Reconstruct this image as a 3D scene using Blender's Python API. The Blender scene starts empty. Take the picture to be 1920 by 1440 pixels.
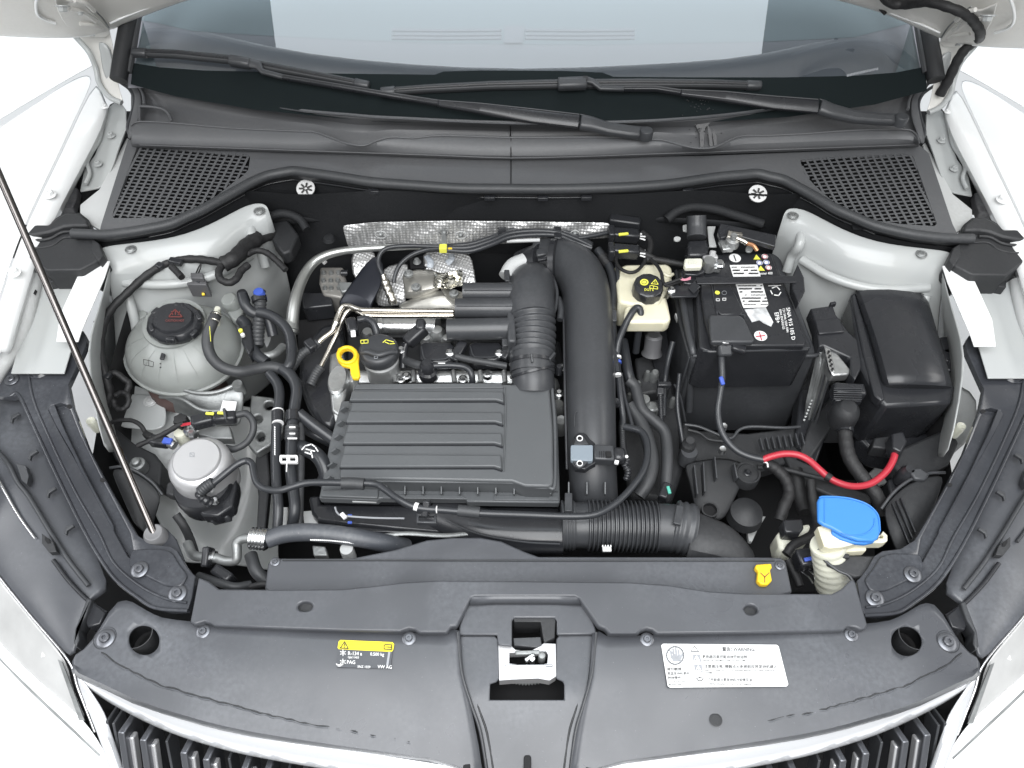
import bpy, bmesh, math, random
from mathutils import Vector, Matrix, Euler
random.seed(7)
scene = bpy.context.scene
COL = scene.collection
# ------------------------------------------------------------------ camera
F, PITCH, H = 1443.0, math.radians(54), 1.08
cp, sp = math.cos(PITCH), math.sin(PITCH)
cd = bpy.data.cameras.new('camera'); cam = bpy.data.objects.new('camera', cd); COL.objects.link(cam)
cam.location = (0, 0, H); cam.rotation_euler = (math.pi/2 - PITCH, 0, 0)
cd.sensor_width = 36; cd.lens = 36*F/1920; cd.clip_start = 0.01; cd.clip_end = 100
scene.camera = cam
# ------------------------------------------------------------------ world, studio lamps, exposure
w = bpy.data.worlds.new("World"); scene.world = w; w.use_nodes = True
w.node_tree.nodes['Background'].inputs[0].default_value = (0.93, 0.97, 1.0, 1)
w.node_tree.nodes['Background'].inputs[1].default_value = 0.34
def area(name, loc, rot, sx, sy, power, col):
    l = bpy.data.lights.new(name, 'AREA'); l.shape = 'RECTANGLE'; l.size = sx; l.size_y = sy
    l.energy = power; l.color = col
    o = bpy.data.objects.new(name, l); COL.objects.link(o); o.location = loc; o.rotation_euler = rot
    return o
area('ceiling_softbox', (0.04, 2.3, 3.3), (0, 0, 0), 2.75, 3.2, 88, (0.86, 0.94, 1.0))
area('front_ceiling_fill', (0.0, -0.9, 3.3), (0, 0, 0), 3.0, 2.9, 215, (0.97, 0.985, 1.0))  # added panel, placed clear of the windscreen's reflection, to brighten the bay
area('front_softbox', (-0.2, -2.2, 2.6), (math.radians(50), 0, 0), 3.2, 0.7, 70, (1.0, 0.99, 0.97))
area('left_softbox', (-3.2, 0.6, 2.4), (0, math.radians(-55), 0), 0.6, 3.4, 62, (0.97, 0.98, 1.0))
area('right_softbox', (3.2, 0.6, 2.4), (0, math.radians(55), 0), 0.6, 3.4, 44, (1.0, 0.99, 0.97))
scene.view_settings.view_transform = 'Standard'; scene.view_settings.look = 'None'
scene.view_settings.exposure = -0.08; scene.view_settings.gamma = 1
# ------------------------------------------------------------------ geometry of the view: a picture point at a height z
def ray(u, v):
    y = (720-v)/F
    return Vector(((u-960)/F, cp + y*sp, -sp + y*cp))
def P(u, v, z):
    d = ray(u, v); t = (z-H)/d.z
    return Vector((d.x*t, d.y*t, z))
def PY(u, v, y):                       # a picture point on the upright plane at depth y
    d = ray(u, v); t = y/d.y
    return Vector((d.x*t, y, H+d.z*t))
def S(u, v, z): return (z-H)/ray(u, v).z/F
WY, WZ = P(960, 232, .15).y, .15       # lower edge of the windscreen
def PW(u, v, off=0.0):                 # a picture point on the windscreen, which leans back at 31 degrees and bows
    d = ray(u, v); k = math.tan(math.radians(31))
    t = (WZ+off-WY*k-H)/(d.z-d.y*k)
    p = d*t; p.z += H
    return p
def Q(p):
    if isinstance(p, Vector): return p
    return P(*p)
# ------------------------------------------------------------------ materials
MATS = {}
def mat(name, col, rough=.5, metal=0, bump=0, bs=400, var=0, vs=6, coat=0, spec=.5, trans=0, sss=0, dust=0, dcol=(.45,.45,.45), rvar=0, alpha=1, ior=1.5, scratch=0, foil=0):
    m = bpy.data.materials.new(name); m.use_nodes = True; MATS[name] = m
    nt = m.node_tree; n = nt.nodes; L = nt.links; b = n['Principled BSDF']
    b.inputs['Base Color'].default_value = (*col, 1); b.inputs['Roughness'].default_value = rough
    b.inputs['Metallic'].default_value = metal; b.inputs['Coat Weight'].default_value = coat
    b.inputs['Coat Roughness'].default_value = .06
    b.inputs['Specular IOR Level'].default_value = spec; b.inputs['IOR'].default_value = ior
    b.inputs['Transmission Weight'].default_value = trans; b.inputs['Alpha'].default_value = alpha
    if sss:
        b.inputs['Subsurface Weight'].default_value = sss; b.inputs['Subsurface Radius'].default_value = (.02,.02,.018); b.inputs['Subsurface Scale'].default_value = .6
    geo = n.new('ShaderNodeNewGeometry')
    def noise(s, det=4, dist=0, sc=None):
        t = n.new('ShaderNodeTexNoise'); t.inputs['Scale'].default_value = s; t.inputs['Detail'].default_value = det
        t.inputs['Distortion'].default_value = dist
        if sc:
            mp = n.new('ShaderNodeMapping'); mp.inputs['Scale'].default_value = sc; L.new(geo.outputs['Position'], mp.inputs['Vector']); L.new(mp.outputs[0], t.inputs['Vector'])
        else: L.new(geo.outputs['Position'], t.inputs['Vector'])
        return t.outputs['Fac']
    def ramp(src, a, c, lo=0, hi=1):
        r = n.new('ShaderNodeMapRange'); r.inputs['From Min'].default_value = a; r.inputs['From Max'].default_value = c
        r.inputs['To Min'].default_value = lo; r.inputs['To Max'].default_value = hi; L.new(src, r.inputs['Value']); return r.outputs[0]
    cur = None
    if var:
        mx = n.new('ShaderNodeMix'); mx.data_type = 'RGBA'
        mx.inputs['A'].default_value = (*[c*(1-var) for c in col], 1); mx.inputs['B'].default_value = (*[min(1, c*(1+var)) for c in col], 1)
        L.new(ramp(noise(vs, 6), .35, .65), mx.inputs['Factor']); cur = mx.outputs['Result']
    if dust:                                     # settled dust and wipe marks: cloudy patches and fine specks
        mx = n.new('ShaderNodeMix'); mx.data_type = 'RGBA'
        ml = n.new('ShaderNodeMath'); ml.operation = 'MULTIPLY'
        L.new(ramp(noise(5, 8, .6), .42, .75, 0, dust), ml.inputs[0]); L.new(ramp(noise(160, 3), .3, .7, .35, 1.3), ml.inputs[1])
        if cur: L.new(cur, mx.inputs['A'])
        else: mx.inputs['A'].default_value = (*col, 1)
        mx.inputs['B'].default_value = (*dcol, 1); L.new(ml.outputs[0], mx.inputs['Factor']); cur = mx.outputs['Result']
        m2 = n.new('ShaderNodeMix'); m2.data_type = 'RGBA'
        L.new(cur, m2.inputs['A']); m2.inputs['B'].default_value = (*dcol, 1)
        L.new(ramp(noise(420, 1), .755, .8, 0, .55), m2.inputs['Factor']); cur = m2.outputs['Result']
    if cur: L.new(cur, b.inputs['Base Color'])
    if rvar:
        L.new(ramp(noise(9, 5, .4), .3, .7, max(.03, rough-rvar), rough+rvar), b.inputs['Roughness'])
    if bump or scratch or foil:
        h = None
        bp = n.new('ShaderNodeBump'); bp.inputs['Distance'].default_value = .001
        if foil:
            mp = n.new('ShaderNodeMapping'); mp.inputs['Rotation'].default_value = (0, 0, .4); L.new(geo.outputs['Position'], mp.inputs['Vector'])
            vo = n.new('ShaderNodeTexVoronoi'); vo.inputs['Scale'].default_value = foil; vo.inputs['Randomness'].default_value = .18
            L.new(mp.outputs[0], vo.inputs['Vector']); h = vo.outputs['Distance']; bp.inputs['Distance'].default_value = .002; bp.inputs['Strength'].default_value = .8
            mx = n.new('ShaderNodeMix'); mx.data_type = 'RGBA'; mx.inputs['A'].default_value = (*col, 1); mx.inputs['B'].default_value = (*[c*.6 for c in col], 1)
            L.new(ramp(vo.outputs['Distance'], .25, .55), mx.inputs['Factor']); L.new(mx.outputs['Result'], b.inputs['Base Color'])
        else:
            bp.inputs['Strength'].default_value = max(bump, scratch)
            h = noise(bs, 2) if bump else noise(60, 3, 0, (1, 14, 1))
        L.new(h, bp.inputs['Height']); L.new(bp.outputs[0], b.inputs['Normal'])
    return m
PL   = mat('satin_black_plastic', (.040,.042,.046), .38, bump=.12, bs=900, dust=.22, dcol=(.15,.155,.165), rvar=.06)
PLD  = mat('dusty_black_plastic', (.066,.069,.077), .33, bump=.07, bs=900, dust=.34, dcol=(.19,.2,.22), rvar=.09)
PLG  = mat('gloss_black_plastic', (.020,.021,.024), .27, bump=.05, bs=500, rvar=.07, dust=.1, dcol=(.12,.12,.13))
PLM  = mat('matt_black_plastic', (.020,.021,.023), .55, bump=.3, bs=500, dust=.22, dcol=(.12,.12,.125))
COWL = mat('grey_black_cowl_plastic', (.090,.092,.097), .48, bump=.2, bs=800, dust=.2, dcol=(.18,.18,.18))
BRKT = mat('painted_black_steel', (.034,.036,.042), .2, bump=.05, bs=200, dust=.25, dcol=(.19,.2,.22), rvar=.08)
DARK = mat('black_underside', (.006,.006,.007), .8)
FELT = mat('black_insulation_mat', (.010,.011,.013), .75, bump=.7, bs=300, dust=.15, dcol=(.05,.05,.055))
RUB  = mat('black_rubber', (.035,.037,.040), .5, bump=.2, bs=350, dust=.25, dcol=(.10,.10,.105))
RUBG = mat('smooth_rubber_hose', (.028,.030,.034), .33, bump=.08, bs=300, rvar=.08)
TAPE = mat('cloth_loom_tape', (.012,.012,.013), .6, bump=.8, bs=260)
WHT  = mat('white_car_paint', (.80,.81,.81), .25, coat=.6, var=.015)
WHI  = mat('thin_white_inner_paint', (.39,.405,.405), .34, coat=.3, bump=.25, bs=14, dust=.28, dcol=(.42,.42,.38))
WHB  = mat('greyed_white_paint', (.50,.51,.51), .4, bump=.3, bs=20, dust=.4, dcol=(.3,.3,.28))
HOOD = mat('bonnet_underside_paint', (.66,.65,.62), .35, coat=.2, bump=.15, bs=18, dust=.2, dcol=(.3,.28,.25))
ALU  = mat('cast_aluminium', (.50,.51,.51), .42, metal=.9, bump=.5, bs=260, rvar=.12, var=.12, vs=30)
ALD  = mat('dull_cast_aluminium', (.30,.31,.31), .55, metal=.75, bump=.7, bs=200, rvar=.15, var=.2, vs=25)
ALS  = mat('spun_aluminium', (.72,.73,.74), .28, metal=1, rvar=.06, bump=.05, bs=90)
SIL  = mat('bright_silver_cap', (.56,.56,.57), .38, metal=.55, bump=.05, bs=600)
STL  = mat('bright_steel_pipe', (.60,.57,.52), .22, metal=1, rvar=.08)
ROD  = mat('zinc_plated_rod', (.15,.14,.135), .22, metal=1, rvar=.1)
ZNC  = mat('zinc_screw', (.16,.165,.18), .35, metal=.8)
FOIL = mat('embossed_foil', (.80,.80,.80), .42, metal=.75, foil=165)
CRMP = mat('crumpled_foil', (.72,.70,.62), .2, metal=1, bump=1, bs=45)
CHR  = mat('chrome', (.80,.80,.82), .08, metal=1)
GCHR = mat('satin_grille_surround', (.68,.69,.71), .16, metal=.35, coat=.5)
TANK = mat('translucent_tank_plastic', (.30,.315,.305), .35, sss=.5, bump=.15, bs=60, var=.08, vs=14, trans=.12)
RESV = mat('cream_reservoir_plastic', (.68,.65,.50), .38, sss=.5, var=.06, vs=20)
CRM  = mat('pale_cream_plastic', (.66,.66,.56), .4, sss=.3, var=.1, vs=20)
YEL  = mat('yellow_plastic', (.85,.55,.02), .35, sss=.2)
BLU  = mat('blue_plastic', (.045,.21,.60), .38, bump=.1, bs=500)
RED  = mat('red_cable_sheath', (.42,.028,.045), .35)
WTX  = mat('white_print', (.78,.78,.78), .5)
GTX  = mat('grey_print', (.30,.31,.33), .5)
BTX  = mat('black_print', (.03,.03,.03), .5)
YTX  = mat('yellow_print', (.80,.78,.10), .5)
RTX  = mat('faded_red_print', (.16,.035,.03), .5)
BLP  = mat('blue_print', (.05,.10,.45), .5)
YLB  = mat('yellow_label', (.88,.72,.02), .4)
WLB  = mat('white_label', (.80,.80,.80), .4)
LENS = mat('headlamp_lens', (.46,.46,.455), .12, coat=1, var=.1, vs=14)
COPP = mat('copper_lug', (.55,.28,.15), .4, metal=.8)
DASH = mat('dashboard_skin', (.22,.26,.28), .7)
DSHL = mat('dashboard_lip', (.25,.25,.275), .7, bump=.3, bs=300)
FRIT = mat('black_glass_band', (.012,.016,.017), .35, spec=.15, ior=1.2)
FLOR = mat('white_studio_floor', (.80,.80,.80), .5, bump=.05)
FEND = mat('grey_inner_plastic', (.05,.05,.055), .5, dust=.3)
gl = bpy.data.materials.new('windscreen_glass'); gl.use_nodes = True
_n = gl.node_tree.nodes; _l = gl.node_tree.links; _n.remove(_n['Principled BSDF'])
_t = _n.new('ShaderNodeBsdfTransparent'); _t.inputs[0].default_value = (.86,.92,.94,1)
_g = _n.new('ShaderNodeBsdfGlossy'); _g.inputs['Roughness'].default_value = 0
_f = _n.new('ShaderNodeFresnel'); _f.inputs['IOR'].default_value = 2.35
_m = _n.new('ShaderNodeMixShader'); _l.new(_f.outputs[0], _m.inputs[0]); _l.new(_t.outputs[0], _m.inputs[1]); _l.new(_g.outputs[0], _m.inputs[2])
_l.new(_m.outputs[0], _n['Material Output'].inputs['Surface'])
GLS = gl
# ------------------------------------------------------------------ object helpers
def thing(name, label, cat, at=(960,720,-.3), group=None):
    o = bpy.data.objects.new(name, None); COL.objects.link(o); o.empty_display_size = .02
    o.location = Q(at); o['label'] = label; o['category'] = cat
    if group: o['group'] = group
    return o
def origin(o):
    while o.parent: o = o.parent
    return o.location if o.type == 'EMPTY' else Vector((0,0,0))
def link(name, bm, m, parent=None, bev=0, smooth=True, sub=0, kind=None, ang=40, seg=2):
    me = bpy.data.meshes.new(name)
    bmesh.ops.recalc_face_normals(bm, faces=bm.faces[:])
    if parent is not None:
        bmesh.ops.translate(bm, verts=bm.verts[:], vec=-origin(parent))
    bm.to_mesh(me); bm.free(); me.materials.append(m)
    o = bpy.data.objects.new(name, me); COL.objects.link(o)
    if parent is not None: o.parent = parent
    if smooth:
        for p in me.polygons: p.use_smooth = True
        try: me.set_sharp_from_angle(angle=math.radians(ang))
        except Exception: pass
    if bev:
        b = o.modifiers.new('bevel', 'BEVEL'); b.width = bev; b.segments = seg; b.limit_method = 'ANGLE'; b.angle_limit = math.radians(35)
        b.use_clamp_overlap = True; b.harden_normals = False
        for p in me.polygons: p.use_smooth = True
    if sub:
        s = o.modifiers.new('sub', 'SUBSURF'); s.levels = s.render_levels = sub
    if kind: o['kind'] = kind
    return o
def solo(o, label, cat, group=None, kind=None):
    if kind: o['kind'] = kind
    else: o['category'] = cat
    o['label'] = label
    if group: o['group'] = group
    return o
def bake(o):
    dg = bpy.context.evaluated_depsgraph_get(); e = o.evaluated_get(dg)
    me = bpy.data.meshes.new_from_object(e, depsgraph=dg)
    old = o.data; o.modifiers.clear(); o.data = me; bpy.data.meshes.remove(old)
def crv(pts, n=6, closed=False):       # Catmull-Rom through tuples or vectors
    pts = [Vector(p) for p in pts]; out = []; N = len(pts)
    rng = range(N) if closed else range(N-1)
    for i in rng:
        p0 = pts[(i-1) % N] if closed or i > 0 else pts[0]*2-pts[1]
        p1 = pts[i]; p2 = pts[(i+1) % N]
        p3 = pts[(i+2) % N] if closed or i < N-2 else pts[-1]*2-pts[-2]
        for k in range(n):
            t = k/n
            out.append(.5*((2*p1)+(p2-p0)*t+(2*p0-5*p1+4*p2-p3)*t*t+(3*p1-p0-3*p2+p3)*t**3))
    if not closed: out.append(pts[-1])
    return [tuple(p) for p in out]
def rnd(pts, r=6, n=4):                # round the corners of an outline (picture units)
    out = []; N = len(pts)
    for i in range(N):
        a, b, c = Vector(pts[i-1]), Vector(pts[i]), Vector(pts[(i+1) % N])
        d1, d2 = (a-b), (c-b); k = min(r, d1.length*.45, d2.length*.45)
        s, e = b+d1.normalized()*k, b+d2.normalized()*k
        for j in range(n+1):
            t = j/n; out.append(tuple((1-t)**2*s+2*t*(1-t)*b+t*t*e))
    return out
def mir(pts, dx=1973, dv=7): return [(dx-p[0], p[1]+dv, *p[2:]) for p in pts][::-1]
def plate(parent, name, pts, z, th, m, bev=.0015, holes=(), flare=0, kind=None, zf=None, r=0):
    """outline at height z (number or function of u, v), th metres thick; flare widens the foot"""
    if r: pts = rnd(pts, r)
    zz = z if callable(z) else (lambda u, v: z)
    bm = bmesh.new(); loops = []
    for loop in [pts]+[list(h) for h in holes]:
        vs = [bm.verts.new(Q((p[0], p[1], p[2] if len(p) > 2 else zz(p[0], p[1])))) for p in loop]
        loops.append(vs)
    if len(loops) == 1:
        f = bm.faces.new(loops[0]); faces = [f]
        if callable(z) or len(pts[0]) > 2: faces = bmesh.ops.triangulate(bm, faces=[f])['faces']
    else:
        es = []
        for vs in loops:
            for i in range(len(vs)): es.append(bm.edges.new((vs[i-1], vs[i])))
        g = bmesh.ops.triangle_fill(bm, use_beauty=True, use_dissolve=False, edges=es)
        faces = [x for x in g['geom'] if isinstance(x, bmesh.types.BMFace)]
    c = sum((v.co for v in loops[0]), Vector())/len(loops[0])
    ret = bmesh.ops.extrude_face_region(bm, geom=faces)
    nv = [x for x in ret['geom'] if isinstance(x, bmesh.types.BMVert)]
    for v in nv:
        v.co.z -= th
        if flare: v.co.x += (v.co.x-c.x)*flare; v.co.y += (v.co.y-c.y)*flare
    return link(name, bm, m, parent, bev=bev, kind=kind)
def loft(parent, name, rows, m, th=.003, sub=1, kind=None, closed=False, cap=False, off=0):
    bm = bmesh.new(); g = [[bm.verts.new(Q(p)) for p in r] for r in rows]
    for i in range(len(g)-1):
        n = len(g[i])
        for j in range(n if closed else n-1):
            bm.faces.new((g[i][j], g[i][(j+1) % n], g[i+1][(j+1) % n], g[i+1][j]))
    if cap: bm.faces.new(g[0]); bm.faces.new(g[-1])
    o = link(name, bm, m, parent, kind=kind)
    if th:
        s = o.modifiers.new('solid', 'SOLIDIFY'); s.thickness = th; s.offset = off
    if sub:
        s = o.modifiers.new('sub', 'SUBSURF'); s.levels = s.render_levels = sub
    return o
def ringmesh(bm, path, rad, n=12, cap=True, flat=1.0):
    """swept tube; rad is a list of radii; flat squashes the section upright"""
    N = len(path); up = Vector((0,0,1)); prev = None; rings = []
    for i, p in enumerate(path):
        t = (path[min(i+1, N-1)]-path[max(i-1, 0)])
        if t.length < 1e-9: t = Vector((1,0,0))
        t.normalize()
        if prev is None:
            a = up.cross(t)
            if a.length < .05: a = Vector((1,0,0))
        else: a = prev-t*prev.dot(t)
        a.normalize(); prev = a; b = t.cross(a)
        rings.append([bm.verts.new(p+(a*math.cos(k*2*math.pi/n)+b*flat*math.sin(k*2*math.pi/n))*rad[i]) for k in range(n)])
    for i in range(N-1):
        for k in range(n): bm.faces.new((rings[i][k], rings[i][(k+1) % n], rings[i+1][(k+1) % n], rings[i+1][k]))
    if cap: bm.faces.new(rings[0][::-1]); bm.faces.new(rings[-1])
def tube(parent, name, pts, r, m, n=12, k=6, ribs=0, amp=.08, flat=1, kind=None, taper=None, wob=0):
    """pts: (u, v, z); r in picture units at the point; ribs: number of rings along it"""
    q = crv(pts, k) if len(pts) > 2 else [tuple(pts[0]), tuple(pts[1])]
    if ribs:
        path = [P(*x) for x in q]; L = [0]
        for a, b in zip(path, path[1:]): L.append(L[-1]+(b-a).length)
        M = ribs*4; np_, nr = [], []
        for i in range(M+1):
            s = L[-1]*i/M; j = max(0, min(len(L)-2, next((x for x in range(len(L)-1) if L[x+1] >= s), len(L)-2)))
            f = (s-L[j])/max(1e-9, L[j+1]-L[j]); np_.append(path[j].lerp(path[j+1], f))
            uu = Vector(q[j]).lerp(Vector(q[j+1]), f)
            rr = r*S(*uu); nr.append(rr*(1+(amp if (i % 4) in (1, 2) else -amp)))
        path, rad = np_, nr
    else:
        path = [P(*x) for x in q]; N = len(q)
        rad = [(r if taper is None else r+(taper-r)*i/(N-1))*S(*x)*(1+wob*math.sin(i*1.7)) for i, x in enumerate(q)]
    bm = bmesh.new(); ringmesh(bm, path, rad, n, True, flat)
    return link(name, bm, m, parent, kind=kind, ang=50 if not ribs else 70)
def lathe(parent, name, c, prof, m, n=40, rot=(0,0,0), sy=1, bev=0, knurl=0, kamp=.04, ang=35, open_=False):
    """prof: (radius in picture units at c, height offset in metres), top to bottom; rot tilts the axis"""
    s = S(*c); M = Euler([math.radians(a) for a in rot]).to_matrix(); o = P(*c); bm = bmesh.new(); rings = []
    for (r, h) in prof:
        if r == 0: rings.append([bm.verts.new(o+M@Vector((0,0,h)))]); continue
        rg = []
        for k in range(n):
            a = k*2*math.pi/n; rr = r*s*(1+(kamp if knurl and (k//knurl) % 2 else 0))
            rg.append(bm.verts.new(o+M@Vector((rr*math.cos(a), sy*rr*math.sin(a), h))))
        rings.append(rg)
    for A, B in zip(rings, rings[1:]):
        if len(A) == 1 and len(B) == 1: continue
        for k in range(n):
            if len(A) == 1: bm.faces.new((A[0], B[k], B[(k+1) % n]))
            elif len(B) == 1: bm.faces.new((A[k], A[(k+1) % n], B[0]))
            else: bm.faces.new((A[k], A[(k+1) % n], B[(k+1) % n], B[k]))
    if not open_:
        if len(rings[0]) > 1: bm.faces.new(rings[0])
        if len(rings[-1]) > 1: bm.faces.new(rings[-1])
    else:
        for k in range(n): bm.faces.new((rings[0][k], rings[0][(k+1) % n], rings[-1][(k+1) % n], rings[-1][k]))
    return link(name, bm, m, parent, bev=bev, ang=ang)
def bar(parent, name, a, b, w, h, m, bev=.0015, w2=None, tilt=0):
    """box from point a to point b (u, v, z), w wide in picture units, h metres high"""
    A, B = Q(a), Q(b); t = (B-A).normalized(); s = Vector((0,0,1)).cross(t)
    if s.length < .05: s = Vector((1,0,0))
    s.normalize(); up = t.cross(s)
    if tilt: R = Matrix.Rotation(math.radians(tilt), 3, t); s = R@s; up = R@up
    wa = w*S(*a)/2 if not isinstance(a, Vector) else w/2; wb = (w2 if w2 else w)*(S(*b) if not isinstance(b, Vector) else 1)/2
    bm = bmesh.new(); v = []
    for c, ww in ((A, wa), (B, wb)):
        for q in ((-1,-1), (1,-1), (1,1), (-1,1)): v.append(bm.verts.new(c+s*ww*q[0]+up*h/2*q[1]))
    for f in ((0,1,2,3), (7,6,5,4), (0,4,5,1), (1,5,6,2), (2,6,7,3), (3,7,4,0)): bm.faces.new([v[i] for i in f])
    return link(name, bm, m, parent, bev=bev)
def cut(o, cutters):                   # cutters: temporary meshes, subtracted and removed
    for c in cutters:
        b = o.modifiers.new('cut', 'BOOLEAN'); b.operation = 'DIFFERENCE'; b.object = c; b.solver = 'EXACT'
    mods = [m for m in o.modifiers]
    bake(o)
    for c in cutters: bpy.data.objects.remove(c)
def prism(pts, z, th):
    o = plate(None, 'cutter', pts, z, th, DARK, bev=0); return o
def disc(u, v, ru, rv=None, n=28, a0=0):
    rv = rv or ru; c, s = math.cos(a0), math.sin(a0); out = []
    for k in range(n):
        x, y = ru*math.cos(2*math.pi*k/n), rv*math.sin(2*math.pi*k/n); out.append((u+x*c-y*s, v+x*s+y*c))
    return out
def addbev(o, w=.0015, seg=2):
    b = o.modifiers.new('bevel', 'BEVEL'); b.width = w; b.segments = seg; b.limit_method = 'ANGLE'; b.angle_limit = math.radians(35)
    for p in o.data.polygons: p.use_smooth = True
# flat print laid on a surface
def print_mesh(parent, name, verts2, faces, z, m, off=.0006):
    zz = z if callable(z) else (lambda u, v: z)
    bm = bmesh.new(); vs = [bm.verts.new(P(u, v, zz(u, v)+off)) for u, v in verts2]
    for f in faces:
        try: bm.faces.new([vs[i] for i in f])
        except ValueError: pass
    me_o = link(name, bm, m, parent, smooth=False); return me_o
_tc = bpy.data.curves.new('t', 'FONT'); _to = bpy.data.objects.new('t', _tc); COL.objects.link(_to)
def textmesh(s):
    _tc.body = s; _tc.offset = .012; _tc.resolution_u = 2; bpy.context.view_layer.update()
    dg = bpy.context.evaluated_depsgraph_get(); me = bpy.data.meshes.new_from_object(_to.evaluated_get(dg))
    r = ([(v.co.x, v.co.y) for v in me.vertices], [tuple(p.vertices) for p in me.polygons]); bpy.data.meshes.remove(me); return r
def text(parent, s, u, v, z, size, m, ang=0, sx=1, name='lettering', off=.0006, shear=0, bold=0):
    V, Fc = textmesh(s); a = math.radians(ang); c, sn = math.cos(a), math.sin(a)
    V2 = [(u+(x*sx+shear*y)*size*c-y*size*sn, v-((x*sx+shear*y)*size*sn+y*size*c)) for x, y in V]
    o = print_mesh(parent, name, V2, Fc, z, m, off); o['kind'] = 'stuff'; return o
def strokes(parent, name, lines, wd, z, m, off=.0006):   # polyline strokes of width wd
    V, Fc = [], []
    for ln in lines:
        for a, b in zip(ln, ln[1:]):
            d = Vector((b[0]-a[0], b[1]-a[1])); L = d.length or 1; d /= L; nx, ny = -d.y*wd/2, d.x*wd/2; ex, ey = d.x*wd*.3, d.y*wd*.3
            i = len(V); V += [(a[0]+nx-ex, a[1]+ny-ey), (b[0]+nx+ex, b[1]+ny+ey), (b[0]-nx+ex, b[1]-ny+ey), (a[0]-nx-ex, a[1]-ny-ey)]; Fc.append((i, i+1, i+2, i+3))
    o = print_mesh(parent, name, V, Fc, z, m, off)
    if len(Fc) > 1: o['kind'] = 'stuff'
    return o
def ring2(u, v, r, n=20, ry=None): return disc(u, v, r, ry or r, n)+[disc(u, v, r, ry or r, n)[0]]
# screws: one mesh, copied
def _bolt(kind):
    bm = bmesh.new()
    def rg(r, z, n=24): return [bm.verts.new((r*math.cos(2*math.pi*k/n), r*math.sin(2*math.pi*k/n), z)) for k in range(n)]
    if kind == 'washer': prof = [(1.0,0), (1.0,.10), (.92,.16), (.55,.18), (.55,.18), (.52,.45), (.44,.52), (.24,.52), (.22,.30)]
    elif kind == 'flat': prof = [(1.0,-.05), (1.0,.06), (.9,.12), (.72,.05), (.66,.16), (.5,.24), (.26,.24), (.22,.08)]
    else: prof = [(1.0,0), (1.0,.14), (.9,.2), (.62,.22), (.6,.75), (.5,.85), (.3,.85), (.27,.6)]
    rs = []
    for i, (r, z) in enumerate(prof):
        n = 24
        if i >= len(prof)-2:
            rs.append([bm.verts.new((r*(1 if k % 4 < 2 else .72)*math.cos(2*math.pi*k/n), r*(1 if k % 4 < 2 else .72)*math.sin(2*math.pi*k/n), z)) for k in range(n)])
        elif kind == 'hex' and 3 <= i <= 5:
            rs.append([bm.verts.new((r/max(abs(math.cos((2*math.pi*k/n) % (math.pi/3)-math.pi/6)), .8)*math.cos(2*math.pi*k/n)*.95, r/max(abs(math.cos((2*math.pi*k/n) % (math.pi/3)-math.pi/6)), .8)*math.sin(2*math.pi*k/n)*.95, z)) for k in range(n)])
        else: rs.append(rg(r, z))
    for A, B in zip(rs, rs[1:]):
        for k in range(24):
            try: bm.faces.new((A[k], A[(k+1) % 24], B[(k+1) % 24], B[k]))
            except ValueError: pass
    bm.faces.new(rs[-1]); bmesh.ops.recalc_face_normals(bm, faces=bm.faces[:])
    me = bpy.data.meshes.new('screw_'+kind); bm.to_mesh(me); bm.free()
    for p in me.polygons: p.use_smooth = True
    me.set_sharp_from_angle(angle=math.radians(35)); return me
_BM = {}
def screw(parent, u, v, z, r, m=None, kind='washer', name='screw', rot=(0,0,0)):
    m = m or ZNC; key = (kind, m.name)
    if key not in _BM:
        me = _bolt(kind); me.materials.append(m); _BM[key] = me
    o = bpy.data.objects.new(name, _BM[key]); COL.objects.link(o); s = r*S(u, v, z)
    o.scale = (s, s, s); o.location = P(u, v, z)-(origin(parent) if parent else Vector()); o.rotation_euler = [math.radians(a) for a in rot]
    if parent is not None: o.parent = parent
    return o
def interp(tbl, x):
    if x <= tbl[0][0]: return tbl[0][1]
    for (a, b), (c, d) in zip(tbl, tbl[1:]):
        if x <= c: return b+(d-b)*(x-a)/(c-a)
    return tbl[-1][1]
# ================================================================== SETTING
def sheet(name, x0, y0, x1, y1, z, m):
    bm = bmesh.new(); v = [bm.verts.new(p) for p in ((x0,y0,z), (x1,y0,z), (x1,y1,z), (x0,y1,z))]; bm.faces.new(v)
    o = link(name, bm, m, None, smooth=False); o['kind'] = 'structure'; o['label'] = 'white studio floor under the car'; return o
sheet('floor', -8, -7, 8, 9, -.95, FLOR)
# ================================================================== CAR BODY
car = thing('car', 'white car with its engine bay open, seen from above the grille', 'car', (985, 700, -.5))
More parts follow.
